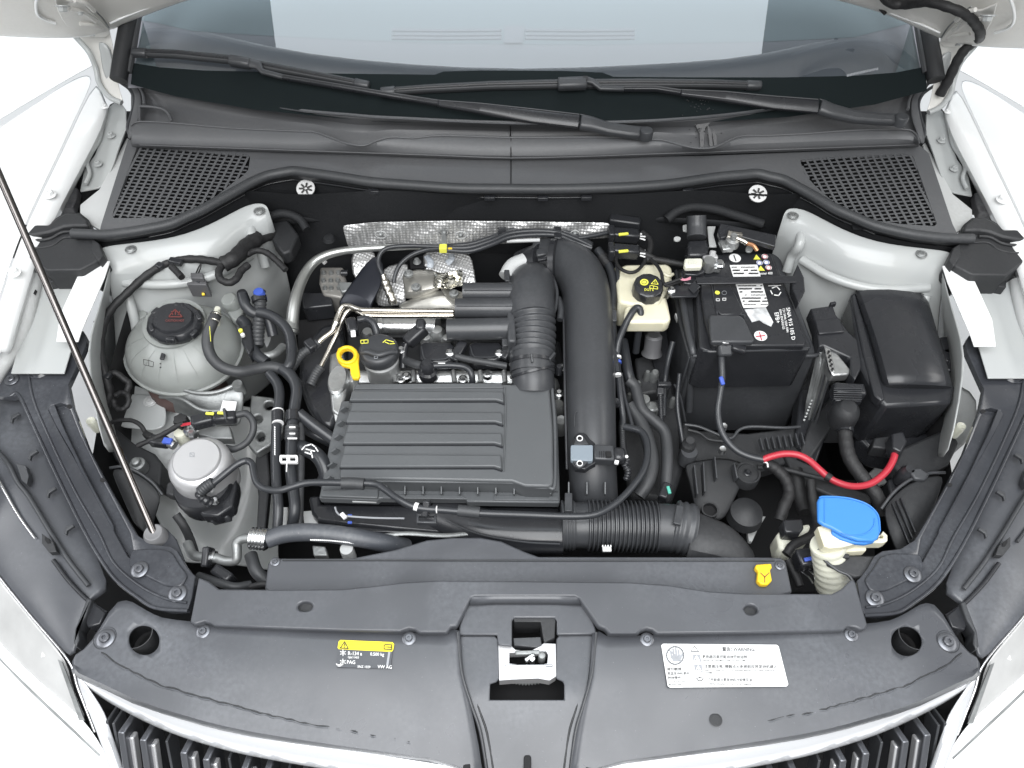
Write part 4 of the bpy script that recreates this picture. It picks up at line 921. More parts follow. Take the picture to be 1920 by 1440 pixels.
loom = tube(None, 'bonnet_wiring_loom', [HP(1640,-30,.02),HP(1668,4,.02),HP(1700,8,.02),HP(1740,4,.02),HP(1780,14,.02),HP(1812,28,.02),HP(1830,46,.02),HP(1838,64,.018),(1832,76,.275),(1812,90,.262),(1796,112,.24),(1780,146,.205),(1762,178,.17)], 9, TAPE, 12, wob=.06)
solo(loom, 'black taped wiring loom running up the right bonnet hinge', 'wiring loom')
c = tube(None, 'cable_tie_tail', [(1630,-10,.33),(1645,10,.318),(1660,26,.305)], 3.4, TAPE, 8); solo(c, 'short loose black wire end hanging beside the right bonnet corner', 'wire')
# ================================================================== PROP ROD
rod = thing('bonnet_prop_rod', 'long metal prop rod leaning up from the left bracket to the raised bonnet', 'prop rod', (292, 1004, .0))
A_, B_ = P(290,1002,0), P(0,332,.33); rd_ = B_-A_; t_ = 1.0
while t_ < 4 and (A_+rd_*t_).y < 1.38-.80*((A_+rd_*t_).z-.30): t_ += .01
bm = bmesh.new(); ringmesh(bm, [A_+rd_*t_*f for f in (0,.25,.5,.75,1)], [.0056]*5, 18); link('rod', bm, ROD, rod)
lathe(rod, 'rod_grommet', (292,1004,-.004), [(9,.010),(16,.012),(20,.006),(20,-.012),(12,-.014),(9,-.01)], mat('grey_rubber_grommet', (.16,.16,.165), .5), bev=.001)
# ================================================================== LEFT: coolant tank, looms, pump, pipes
tank = thing('coolant_tank', 'round translucent grey coolant tank with a black screw cap', 'coolant tank', (345, 650, -.12))
c0 = (346, 655, -.050)
R = 106
prof = [(R*math.cos(a), .062*math.sin(a)) for a in [math.radians(x) for x in range(78, 4, -7)]]
prof += [(R*1.0,.004),(R*1.045,.003),(R*1.045,-.003),(R*1.0,-.004)]+[(R*math.cos(a), -.055*math.sin(a)) for a in [math.radians(x) for x in range(8, 80, 9)]]
tb = lathe(tank, 'tank_body', c0, prof, TANK, 64, rot=(6,3,-8), sy=.90, ang=50)
for i in range(0, 15, 2):                    # moulded ribs on the upper dome
    a = math.radians(200+i*11); c, s = math.cos(a), math.sin(a); p = []
    for e in (20, 32, 44, 56, 68):
        e = math.radians(e); sc = S(*c0)*R; q = P(*c0)+Euler((math.radians(6),math.radians(3),math.radians(-8))).to_matrix()@Vector((c*math.cos(e)*sc, s*.95*math.cos(e)*sc, .0622*math.sin(e)))
        p.append(q)
    bm = bmesh.new(); ringmesh(bm, p, [.0001,.0003,.0004,.0003,.0001], 6); link('dome_rib', bm, TANK, tb)
lathe(tank, 'filler_neck', (330, 612, .0), [(56,.012),(58,.0),(60,-.02),(64,-.04)], TANK, rot=(4,2,0))
cap = lathe(tank, 'screw_cap', (329, 606, .018), [(0,.016),(34,.016),(36,.013),(37,.011),(44,.0115),(47,.009),(50,.005),(51,.002),(51,-.006),(49,-.010)], PLG, 48, sy=.88, rot=(3,2,0), knurl=3, kamp=.03)
for i in range(6):
    a = math.radians(20+i*60); p = Vector((329+47*math.cos(a), 606-32*math.sin(a)))
    bar(cap, 'grip_lug', (p.x-math.sin(a)*9, p.y-math.cos(a)*7, .026), (p.x+math.sin(a)*9, p.y+math.cos(a)*7, .026), 9, .012, PLG, .002)
CZ = lambda u, v: .0352
strokes(cap, 'cap_symbol', [[(316,594),(328,580),(342,594),(316,594)],[(324,590),(322,584)],[(329,590),(329,583)],[(334,590),(337,584)]], 1.8, CZ, RTX)
text(cap, 'CAUTION HOT', 310, 603, CZ, 6, RTX, 0, .85)
for (u, v, w_) in ((262,596,22),(272,572,16)): lathe(tank, 'tank_lug', (u, v, -.03), [(0,.012),(w_*.7,.01),(w_,.0),(w_*1.1,-.02)], TANK, 24, sy=.7)
lathe(tank, 'mount_ear', (432,565,-.01), [(5,.008),(13,.009),(16,.005),(18,-.004),(18,-.012)], TANK, 28, rot=(8,-12,0))
plate(tank, 'mount_arm', [(418,556),(434,552),(452,562),(458,576),(450,600),(436,600),(424,580)], -.020, .02, TANK, .004)
TZ = lambda u, v: -.0075-.00045*max(0, v-672)
strokes(tank, 'book_symbol', [[(269,674),(270,684),(279,686),(287,688),(288,679),(280,676),(269,674)],[(279,676),(279,686)]], 1.2, lambda u, v: .004, BTX)
plate(tank, 'level_mark', [(302,660),(310,663),(307,674),(298,673)], .006, .004, PLM, .002)
for v in (682, 689): lathe(tank, 'drain_hole', (301,v,.003), [(0,.0006),(1.6,.0006),(1.6,0)], BTX, 10)
lathe(tank, 'overflow_spigot', (407,585,.02), [(5,.01),(6,.004),(7,-.01),(9,-.03)], CRM, 16, rot=(-10,20,0))
# overflow hose with its spring clip
oh = thing('coolant_overflow_hose', 'rubber hose from the top of the coolant tank curving down to the middle pipes', 'hose', (400, 640, .0))
tube(oh, 'hose', [(405,590,.040),(398,606,.040),(390,628,.034),(390,652,.026),(400,674,.016),(420,690,.008),(450,697,.0),(480,692,-.01),(505,688,-.015),(528,692,-.02),(545,706,-.025),(560,724,-.03)], 10.5, RUB, 16)
for v_ in (588, 600): tube(oh, 'hose_clip', [(395-(v_-588)*.3,v_,.044),(405-(v_-588)*.3,v_-2,.052),(415-(v_-588)*.3,v_+4,.044)], 2.2, CRMP, 8)
strokes(oh, 'hose_print', [[(393,612),(395,640)]], 1, lambda u, v: .0505, YTX)
# level-sensor plug
sp_ = thing('sensor_plug', 'square grey electrical plug standing beside the coolant tank under the black loom', 'electrical plug', (368, 530, .02))
plate(sp_, 'plug_body', [(350,524),(386,524),(387,534),(350,533)], .036, .034, mat('grey_connector_plastic', (.10,.10,.105), .45), .0015)
plate(sp_, 'plug_latch', [(357,511),(380,511),(381,522),(357,521)], .046, .016, MATS['grey_connector_plastic'], .0015)
bar(sp_, 'latch_tab', (371,526,.038), (371,534,.030), 9, .004, PL, .0005)
tube(sp_, 'wire', [(368,512,.046),(372,502,.055),(378,492,.06)], 1.3, TAPE, 6); tube(sp_, 'wire', [(372,512,.046),(376,502,.055),(377,492,.06)], 1.3, TAPE, 6)
tube(sp_, 'yellow_tip', [(379,552,.012),(384,551,.012)], 3, YEL, 8); tube(sp_, 'wire', [(386,526,.03),(386,540,.02),(382,552,.012)], 1.6, TAPE, 6)
lm = thing('left_wiring_loom', 'black taped wiring loom arching round the left of the coolant tank', 'wiring loom', (240, 560, .02))
tube(lm, 'loom', [(520,438,.02),(500,446,.035),(470,460,.05),(440,484,.06),(424,494,.062),(400,490,.062),(368,486,.062),(330,488,.060),(300,500,.056),(270,520,.048),(240,548,.038),(212,576,.028),(196,604,.018),(189,640,.008),(192,680,-.006),(200,712,-.02),(206,740,-.04),(198,765,-.055),(200,790,-.07)], 7.5, TAPE, 14, wob=.07)
tube(lm, 'loom_sleeve', [(418,496,.062),(440,484,.063),(462,462,.053),(484,446,.044)], 15, TAPE, 12, wob=.05)
tube(lm, 'loom_branch', [(462,478,.055),(480,470,.052),(500,474,.05),(520,490,.045),(536,506,.04)], 6, TAPE, 10, wob=.05)
tube(lm, 'loom_branch', [(416,498,.062),(410,510,.062),(414,524,.06),(430,530,.058),(444,522,.057),(452,508,.056),(466,496,.055)], 7, TAPE, 12, wob=.05)
tube(lm, 'loose_end', [(322,500,.064),(332,510,.066),(341,520,.066)], 6.5, TAPE, 10)
tube(lm, 'loom_branch', [(205,700,-.02),(218,700,-.02),(234,712,-.03),(242,720,-.035),(236,738,-.04)], 6, TAPE, 10, wob=.08)
tube(lm, 'loom_loop', [(216,742,-.04),(228,736,-.036),(240,742,-.036),(240,758,-.04),(228,768,-.044),(216,762,-.044),(213,750,-.04)], 5, TAPE, 10, wob=.1)
for (u, v, z, w_) in ((330,490,.064,30),(195,595,.022,20),(186,604,.016,14),(197,704,-.015,26),(186,702,-.018,12),(300,498,.06,14)): bar(lm, 'loom_clip', (u-w_*.4,v-2,z), (u+w_*.4,v+3,z), 13, .010, PLG, .002)
tube(lm, 'loom_branch', [(196,800,-.06),(215,790,-.05),(244,788,-.045),(262,796,-.045),(274,812,-.05),(284,816,-.05)], 4.2, TAPE, 10)
bl = thing('blue_marked_plug', 'small black plug with a blue band beside the silver-capped unit', 'electrical plug', (308, 828, -.05))
bar(bl, 'plug_body', (284,826,-.046), (316,830,-.046), 20, .018, PLG, .003); bar(bl, 'blue_band', (306,826,-.036), (322,828,-.036), 12, .006, BLP, .001); bar(bl, 'plug_boot', (272,814,-.05), (288,822,-.047), 12, .014, TAPE, .003)
tube(bl, 'plug_seal', [(318,830,-.044),(328,836,-.046)], 9, ALS, 12)
# dark strut mount under the bracket edge, bolt and arch liner
dm = thing('engine_mount_arm', 'dark cast arm with a bolt under the prop rod', 'engine mount', (255, 860, -.1))
plate(dm, 'arm', [(188,740),(214,800),(250,830),(290,850),(304,868),(300,910),(280,900),(240,880),(215,860),(196,820)], -.10, .05, PLM, .004)
lathe(dm, 'mount_nut', (259,872,-.085), [(0,.016),(5,.016),(8,.014),(9,.006),(14,.005),(15,-.002),(15,-.014)], ALD, 24)
lathe(dm, 'white_stub', (174,794,-.03), [(4,.008),(8,.01),(9,.006),(8,-.02)], CRM, 20)
arch = thing('left_lamp_rear_cover', 'dark grey lamp rear cover below the left bracket, its curved rim showing', 'lamp cover', (260, 930, -.08))
loft(arch, 'cover_shell', [[(206,878,-.045),(232,876,-.045),(258,886,-.05),(286,906,-.06),(305,930,-.07)],[(214,900,-.05),(240,902,-.05),(262,914,-.055),(284,934,-.065),(296,956,-.08)],[(232,940,-.06),(248,944,-.06),(264,956,-.065),(280,972,-.075),(286,990,-.09)],[(250,980,-.07),(258,990,-.07),(268,998,-.075),(276,1006,-.085),(280,1016,-.1)]], PLM, .003, 1)
tube(arch, 'cover_rim', [(206,877,-.043),(232,875,-.043),(258,885,-.048),(286,905,-.058),(305,928,-.068)], 3, PL, 8)
plate(arch, 'rod_seat', [(272,992),(284,984),(302,984),(314,992),(330,1010),(346,1050),(338,1052),(316,1026),(290,1026)], -.012, .006, BRKT, .002)
# silver-capped unit
ac_ = thing('silver_capped_actuator', 'round silver-capped vacuum unit with a black base at the lower left', 'vacuum unit', (368, 870, -.03))
lathe(ac_, 'silver_cap', (369,862,-.010), [(0,.004),(42,.004),(44,.002),(45,-.001),(50,-.003),(56,-.009),(58.5,-.018),(59,-.050),(57,-.058),(58,-.060),(57,-.075)], SIL, 64)
bq = [(-4,-2),(-4,5),(4,5),(4,-2),(-4,-2),(4,5)]
strokes(ac_, 'stamped_mark', [[(360+a,851+b) for a, b in bq]], .9, .0-.0058, GTX)
lathe(ac_, 'black_base', (378,905,-.05), [(52,.0),(54,-.004),(56,-.02),(54,-.045),(40,-.06)], PLG, 48)
plate(ac_, 'base_bracket', [(330,900),(352,920),(364,952),(380,966),(408,968),(436,950),(444,910),(440,890),(420,884),(400,905),(360,915)], -.062, .03, PLG, .004)
lathe(ac_, 'base_screw', (404,940,-.052), [(0,.006),(5,.006),(7,.003),(8,0)], ALS, 18)
bar(ac_, 'base_foot', (398,974,-.09), (432,966,-.085), 18, .02, PL, .003)
plate(ac_, 'side_ear', [(312,906),(322,900),(330,916),(326,930),(310,926)], -.06, .02, PLM, .003)
tube(ac_, 'black_strap', [(330,965,-.09),(344,985,-.1),(356,1010,-.12),(366,1040,-.14)], 8, PLM, 10, flat=.4)
fit = tube(ac_, 'hose_fitting', [(396,944,-.03),(386,938,-.022),(376,930,-.016),(378,922,-.010),(392,912,.002)], 9, PLG, 14, ribs=7, amp=.09)
# breather hose: one thing running from the unit right across the air filter box
vh = thing('vacuum_hose', 'thin black hose crossing the front of the air filter box with grey foam sleeves', 'hose', (700, 920, .02))
tube(vh, 'hose', [(378,924,-.008),(386,914,.0),(400,906,.006),(425,886,.012),(446,870,.014),(462,864,.014),(472,870,.014),(476,888,.014),(482,906,.014),(498,917,.016),(525,919,.018),(550,912,.02),(580,905,.022),(640,905,.024),(700,907,.024),(722,918,.024),(744,934,.024),(766,946,.022),(790,953,.02),(840,957,.018),(900,962,.016),(980,965,.014),(1060,968,.012),(1110,966,.010),(1140,954,.010),(1170,930,.010),(1200,894,.006),(1212,866,.002),(1214,838,-.002),(1208,816,-.006),(1196,806,-.010),(1170,800,-.016)], 6.6, RUBG, 14, 5)
tube(vh, 'foam_sleeve', [(641,906,.024),(662,906,.024),(683,908,.024)], 11, RUB, 14); tube(vh, 'foam_sleeve', [(859,957,.017),(880,959,.017),(899,961,.016)], 11, RUB, 14)
tube(vh, 'white_band', [(777,949,.0215),(784,951,.021)], 8, WTX, 12); tube(vh, 'white_band', [(818,955.5,.019),(820,955.5,.019)], 7.2, WTX, 12)
hc = bar(vh, 'hose_clip', (801,938,.027), (797,968,.010), 13, .012, PLG, .002); plate(hc, 'clip_frame', [(781,962),(818,962),(818,981),(781,980)], .004, .01, PL, .001, holes=[[(785,966),(814,966),(814,976),(785,976)]])
tube(vh, 'fir_ribs', [(376,922,-.004),(388,911,.004),(400,904,.008)], 10, RUB, 12, ribs=6, amp=.1)
# sensor pair above the unit
sn = thing('yellow_marked_plug', 'black twin plug with yellow locks lying on the cast mount above the silver-capped unit', 'electrical plug', (400, 785, -.02))
bar(sn, 'plug_body', (360,794,-.02), (402,784,-.02), 24, .022, PLG, .004); bar(sn, 'plug_half', (400,785,-.018), (444,782,-.02), 20, .020, PLG, .004)
for (u, v) in ((386,775),(408,774)): bar(sn, 'yellow_lock', (u,v,-.006), (u+15,v+1,-.006), 5, .003, YTX, .0005)
bar(sn, 'collar', (423,770,-.012), (426,790,-.016), 5, .024, PL, .001)
tube(sn, 'lead', [(444,778,-.018),(462,776,-.018),(474,790,-.022),(474,810,-.03),(462,830,-.04),(440,842,-.045),(424,840,-.05)], 6.5, RUB, 12)
tube(sn, 'lead', [(258,836,-.045),(285,824,-.04),(310,812,-.034),(334,798,-.026),(346,794,-.022)], 5, TAPE, 10, wob=.06)
for d in (0, 2.5): tube(sn, 'red_wire', [(340,796+d,-.022),(350,794+d,-.016),(358,793+d,-.016)], 1.6, RED, 6)
lathe(sn, 'star_nut', (339,788,-.03), [(5,.006),(11,.005),(12,0),(12,-.012)], TAPE, 24, knurl=2, kamp=.15)
plate(sn, 'plug_bracket', [(380,800),(430,798),(436,822),(402,822),(366,812)], -.044, .02, ALD, .002)
for (u, v) in ((360,812),(352,806)): lathe(sn, 'bracket_nut', (u,v,-.034), [(0,.006),(5,.006),(7,.003),(9,0),(9,-.01)], ALS, 6 if v > 808 else 16)
lathe(sn, 'cream_plug', (338,812,-.05), [(0,.004),(11,.003),(13,-.004),(13,-.03)], CRM, 20)
# cast engine mount with its sticker
cm = thing('cast_engine_mount', 'ribbed cast aluminium engine mount with a small white code sticker below the coolant tank', 'engine mount', (400, 745, -.08))
loft(cm, 'mount_casting', [[(292,722,-.07),(330,726,-.06),(370,736,-.058),(410,734,-.056),(440,722,-.055),(458,730,-.06)],[(298,742,-.08),(332,744,-.068),(372,754,-.066),(412,754,-.064),(442,744,-.062),(458,748,-.066)],[(306,752,-.1),(336,756,-.09),(374,770,-.085),(412,772,-.08),(440,768,-.078),(456,768,-.08)],[(310,770,-.13),(340,776,-.12),(374,790,-.11),(410,800,-.1),(436,800,-.1),(452,800,-.1)]], ALD, .006, 1)
tube(cm, 'casting_rib', [(292,722,-.066),(330,727,-.056),(370,737,-.053),(408,735,-.052),(440,722,-.05)], 4, ALD, 8); tube(cm, 'casting_rib', [(300,744,-.076),(340,748,-.064),(376,768,-.064),(414,770,-.062),(436,752,-.058)], 3.6, ALD, 8)
plate(cm, 'code_sticker', [(418,751),(444,753),(440,774),(412,772)], -.052, .001, WLB, 0)
lathe(cm, 'casting_eye', (446,722,-.05), [(4,.004),(9,.005),(11,.002),(11,-.02)], ALD, 20)
lathe(cm, 'red_brown_damper', (350,722,-.1), [(0,.02),(60,.02),(70,.01),(72,-.02)], mat('brown_damper', (.10,.065,.06), .6, bump=.4), 32, sy=.7)
cb = thing('cast_bracket', 'grey cast bracket with round holes left of the paired hoses', 'bracket', (500, 780, -.1))
plate(cb, 'bracket_web', [(470,740),(512,745),(534,770),(530,810),(505,835),(480,850),(462,830),(474,800),(468,770)], -.10, .02, ALD, .003, holes=[disc(504,760,9,8,16), disc(484,785,8,8,16), disc(489,818,8,9,16)])
plate(cb, 'lower_web', [(486,800),(500,830),(506,900),(496,1000),(480,1000),(484,930),(478,870)], -.12, .02, PLM, .003)
# ABS unit behind, dark corner shapes
hb = thing('black_pipe_elbows', 'cluster of black coolant pipe ends with one blue-tipped hose right of the coolant tank', 'pipes', (470, 580, 0))
tube(hb, 'pipe_stub', [(454,552,.02),(460,572,.014),(474,586,.005),(492,590,0),(504,600,-.01),(512,630,-.03)], 10, RUBG, 14)
lathe(hb, 'stub_end', (454,551,.022), [(5,.004),(9,.004),(10,0),(10,-.02)], PLG, 20)
tube(hb, 'corrugated_hose', [(486,545,.02),(488,562,.012),(487,590,.0),(484,620,-.01),(484,650,-.02)], 11, RUB, 14, ribs=14, amp=.08)
lathe(hb, 'blue_tip', (485,548,.026), [(0,.004),(9,.003),(11,-.004),(11,-.02)], BLP, 20)
tube(hb, 'collar', [(485,556,.016),(487,566,.012)], 14, PLG, 16)
tube(hb, 'hose', [(483,585,.012),(504,590,.01),(524,602,.006),(540,622,.0),(546,650,-.006),(544,680,-.01),(530,698,-.015)], 9.5, RUBG, 14)
tube(hb, 'hose', [(452,600,-.02),(462,610,-.02),(468,640,-.02),(480,664,-.02),(500,680,-.025)], 11, RUBG, 14)
tube(hb, 'metal_elbow', [(482,668,-.025),(500,668,-.025),(518,662,-.03),(530,650,-.04)], 8, ALD, 14)
plate(hb, 'plug_block', [(454,612),(470,608),(474,650),(466,664),(452,640)], .0, .03, PLG, .003)
plate(hb, 'info_tag', [(500,612),(512,616),(506,640),(500,652),(493,636)], -.06, .002, WHB, 0)
for (u, v) in ((452,622),(456,630)): lathe(hb, 'cable_tie_head', (u,v,.004), [(0,.006),(4,.005),(4,0)], YTX if v < 625 else WTX, 8)
# the twin hoses that run forward between tank and filter box
th = thing('twin_heater_hoses', 'pair of black hoses with white printed marks running forward left of the air filter box', 'hoses', (530, 800, -.03))
tube(th, 'left_hose', [(505,700,-.02),(520,720,-.022),(524,745,-.024),(519,790,-.03),(517,850,-.034),(518,900,-.038),(522,950,-.045),(520,990,-.06)], 9.5, RUBG, 14)
tube(th, 'right_hose', [(528,690,-.012),(546,705,-.016),(556,730,-.02),(552,765,-.026),(548,800,-.03),(546,840,-.034),(545,880,-.038),(550,920,-.044),(553,955,-.05),(548,985,-.07)], 10.5, RUBG, 14)
tube(th, 'rear_hose', [(562,780,-.04),(564,850,-.05),(562,930,-.06),(560,1000,-.08)], 8, RUB, 12)
tube(th, 'hose_joint', [(549,772,-.025),(549,790,-.027)], 13.5, PLG, 8); tube(th, 'hose_joint', [(520,772,-.027),(520,792,-.029)], 11, PLG, 14)
for v in (770, 793): tube(th, 'white_ring', [(521,v,-.0275),(521,v+1.6,-.0275)], 11, WTX, 14)
tube(th, 'coupler', [(548,800,-.029),(547,826,-.031)], 13, RUB, 14, ribs=4, amp=.06)
for (v, w_) in ((801,10),(813,9),(822,16)): strokes(th, 'white_mark', [[(548-w_/2,v),(548+w_/2,v)]], 3, lambda u, v: -.0165, WTX)
cl2 = thing('white_hose_clip', 'white outlined square clip holding the paired hoses together', 'hose clip', (542, 860, -.02))
q = [(524,853),(558,853),(558,867),(524,867)]; plate(cl2, 'clip_frame', rnd(q,3), -.014, .006, WTX, .001, holes=[[(528,856),(537,856),(537,864),(528,864)],[(543,856),(554,856),(554,864),(543,864)]])
strokes(cl2, 'print_line', [[(538,867),(537,884)]], 2, lambda u, v: -.0175, WTX)
strokes(th, 'hose_print', [[(515,800+k*4.2),(515.4,802.2+k*4.2)] for k in range(13)], 2, lambda u, v: -.0205-.00012*(v-800), WTX)
wc = thing('worm_drive_hose', 'short black hose with a white stepped clamp mark beside the filter box', 'hose', (585, 850, -.05))
tube(wc, 'hose', [(556,836,-.05),(572,842,-.044),(590,850,-.042),(604,866,-.045),(612,890,-.055),(606,905,-.07)], 14, RUBG, 16)
strokes(wc, 'clamp_mark', [[(566,843),(572,836),(584,833),(591,838),(596,846)],[(572,848),(584,852)],[(582,843),(586,858)],[(574,842),(590,846)]], 2.2, lambda u, v: -.0265, WTX)
tube(wc, 'hose_tail', [(560,775,-.03),(585,795,-.04),(612,815,-.05),(640,835,-.06)], 11, RUBG, 14)
# silver heater pipe, the long sweep up to the firewall
hp = thing('silver_heater_pipe', 'dull silver pipe sweeping up from the left and along the firewall', 'pipe', (560, 560, 0))
tube(hp, 'pipe', [(545,625,-.03),(548,600,-.02),(552,570,-.008),(562,535,.0),(578,504,.006),(600,484,.012),(635,472,.016),(690,466,.018),(760,463,.018),(820,462,.018)], 13, mat('grey_alloy_pipe', (.42,.43,.42), .38, metal=.85, rvar=.08), 16, taper=5)
tube(hp, 'pipe_lower', [(545,618,-.028),(547,640,-.04),(552,665,-.06)], 9, MATS['grey_alloy_pipe'], 14); tube(hp, 'pipe_collar', [(545,606,-.024),(546,622,-.028)], 14.5, MATS['grey_alloy_pipe'], 16)
# lower left pipe run and its clamps
lp = thing('radiator_pipe', 'thick grey hose with a silver crimped end at the lower left of the bay', 'hose', (600, 1000, -.04))
tube(lp, 'rubber_hose', [(500,1012,-.03),(530,1002,-.03),(570,998,-.03),(610,1000,-.032),(650,1005,-.036),(690,1012,-.044),(730,1020,-.06),(760,1026,-.09)], 17, mat('blue_grey_rubber', (.055,.06,.07), .45, bump=.15, bs=300, dust=.2), 18)
tube(lp, 'crimp_sleeve', [(470,1009,-.03),(485,1010,-.03),(502,1012,-.03)], 20, ALS, 18, ribs=5, amp=.05)
tube(lp, 'metal_elbow', [(474,1010,-.03),(456,1010,-.032),(444,1018,-.036),(444,1034,-.042),(442,1050,-.05),(424,1052,-.055),(404,1046,-.055),(380,1044,-.055),(362,1040,-.058),(352,1020,-.07)], 9, ALD, 14)
tube(lp, 'pipe_nut', [(404,1046,-.054),(392,1045,-.054)], 13, ALS, 12)
bar(lp, 'pipe_clip', (392,1026,-.045), (388,1064,-.055), 13, .03, PLG, .003)
strokes(lp, 'hose_print', [[(582+k*3.6,1012+k*k*.013),(583.8+k*3.6,1012.6+k*k*.013)] for k in range(32)], 2.2, lambda u, v: -.0165-.00033*max(0,u-610), WTX)
lb = thing('lower_left_fittings', 'small cream and metal fittings in the gap in front of the radiator hose', 'fittings', (620, 1035, -.1))
plate(lb, 'metal_window', [(585,1022),(610,1024),(614,1042),(588,1042)], -.05, .02, ALD, .002); lathe(lb, 'metal_cap', (650,1030,-.05), [(0,.004),(12,.003),(13,-.004),(13,-.03)], WHB, 24)
plate(lb, 'cream_block', [(568,958),(590,956),(598,985),(570,986)], -.10, .03, WHB, .002); plate(lb, 'cream_block', [(526,950),(540,950),(538,990),(522,985)], -.10, .03, WHB, .002)
tube(lb, 'hose', [(470,1100,-.04),(500,1095,-.035),(560,1098,-.035),(590,1103,-.04)], 6, TAPE, 10); tube(lb, 'hose', [(372,1080,-.06),(410,1092,-.05),(440,1100,-.05),(470,1096,-.06)], 8, RUB, 10)
bar(lb, 'black_valve', (404,1070,-.06), (436,1090,-.06), 20, .03, PLG, .004); tube(lb, 'hose', [(470,1040,-.07),(480,1070,-.07),(500,1090,-.08)], 12, RUB, 12)
# horn-like dark background pieces between tank and engine
bg = thing('black_belt_cover', 'large dark smooth timing cover left of the oil filler', 'engine cover', (590, 700, -.1))
plate(bg, 'cover_shell', [(560,660),(600,610),(640,600),(652,700),(640,760),(625,800),(600,800),(575,760),(560,720)], -.06, .12, PLG, .01)
plate(bg, 'cover_bracket', [(556,600),(640,590),(650,640),(590,650),(560,670)], -.09, .05, DARK, .003)
tube(bg, 'cover_hose', [(566,800,-.08),(590,815,-.08),(620,830,-.09)], 9, RUBG, 12)
# ================================================================== CENTRE: engine, air filter, ducts
eng = thing('engine', 'engine top with cast aluminium cover, exhaust heat shields and turbo parts', 'engine', (820, 680, -.15))
loft(eng, 'cam_cover', [[(640,690,-.05),(700,695,-.045),(780,694,-.04),(860,694,-.04),(960,694,-.04),(1050,700,-.045)],[(632,714,-.055),(700,716,-.045),(780,714,-.04),(860,714,-.04),(960,716,-.04),(1052,722,-.045)],[(628,745,-.09),(700,745,-.09),(780,745,-.09),(860,745,-.09),(960,745,-.09),(1060,750,-.09)]], ALU, .01, 1)
for u in (740, 775, 850, 900, 945): tube(eng, 'cover_rib', [(u,696,-.034),(u+2,718,-.034)], 5, ALU, 8)
for u, v in ((752,712),(868,712),(914,702),(1048,738),(1056,690),(762,706)): lathe(eng, 'cover_bolt', (u, v, -.032), [(0,.007),(4,.007),(6,.004),(9,.003),(9,-.006)], ALS, 16)
plate(eng, 'front_casting', [(618,664),(640,655),(652,690),(648,740),(636,780),(622,770),(616,710)], -.045, .06, ALU, .004)
lathe(eng, 'casting_ring', (633,712,-.04), [(9,.003),(16,.004),(18,.001),(18,-.02)], ALU, 32, sy=1.9)
plate(eng, 'white_casting', [(622,744),(636,742),(634,786),(628,788)], -.05, .02, WHB, .002)
plate(eng, 'cylinder_head', [(650,600),(940,590),(1050,640),(1060,700),(650,700)], -.09, .12, PLM, .004)
for (a, b) in ((1046,760),(1052,790)): lathe(eng, 'casting_boss', (a,b,-.07), [(5,.004),(10,.005),(13,0),(14,-.03)], ALU, 20)
# grey alloy intercooler pipe under the steel pipes and casting lumps
tube(eng, 'alloy_cylinder', [(704,612,-.05),(730,612,-.05),(790,612,-.05),(818,614,-.05)], 21, ALS, 20)
lathe(eng, 'alloy_flange', (704,612,-.04), [(8,.0),(20,0),(24,-.004),(24,-.012)], ALS, 28, rot=(0,-80,0))
for (u, v, w_) in ((820,625,16),(812,600,14),(800,640,12),(838,640,12),(690,628,14)): lathe(eng, 'casting_lump', (u,v,-.05), [(0,.014),(w_*.6,.012),(w_,.0),(w_,-.03)], ALU, 18)
# turbo heat shield
sh = thing('turbo_heat_shield', 'pressed grey steel heat shield above the turbocharger', 'heat shield', (820, 560, -.03))
loft(sh, 'lower_pressing', [[(740,574,-.055),(770,560,-.045),(800,548,-.035),(830,543,-.03),(860,546,-.03),(866,560,-.034)],[(752,578,-.05),(780,566,-.038),(806,556,-.028),(830,552,-.024),(854,556,-.026),(862,572,-.03)],[(745,590,-.06),(780,584,-.048),(806,578,-.04),(830,576,-.036),(852,580,-.038),(862,588,-.04)],[(742,600,-.09),(780,600,-.08),(806,600,-.07),(830,600,-.07),(852,600,-.07),(864,600,-.07)]], mat('stamped_steel', (.40,.39,.36), .38, metal=.8, var=.12, vs=18, bump=.2, bs=80), .002, 1)
loft(sh, 'upper_pressing', [[(750,512,-.03),(775,504,-.022),(800,504,-.02),(822,506,-.02)],[(756,530,-.028),(778,526,-.018),(802,524,-.016),(826,526,-.016)],[(758,548,-.032),(778,548,-.022),(800,544,-.02),(828,538,-.022)],[(756,562,-.05),(778,562,-.045),(800,556,-.04),(824,550,-.04)]], MATS['stamped_steel'], .002, 1)
plate(sh, 'pressing_tab', [(826,540),(852,542),(868,548),(870,570),(858,578),(838,560)], -.022, .003, MATS['stamped_steel'], .001)
for (u, v, z) in ((851,551,-.019),(780,539,-.016),(766,514,-.012)): lathe(sh, 'shield_bolt', (u,v,z), [(0,.008),(4,.008),(6,.004),(9,.003),(9,-.002)], ALD, 12)
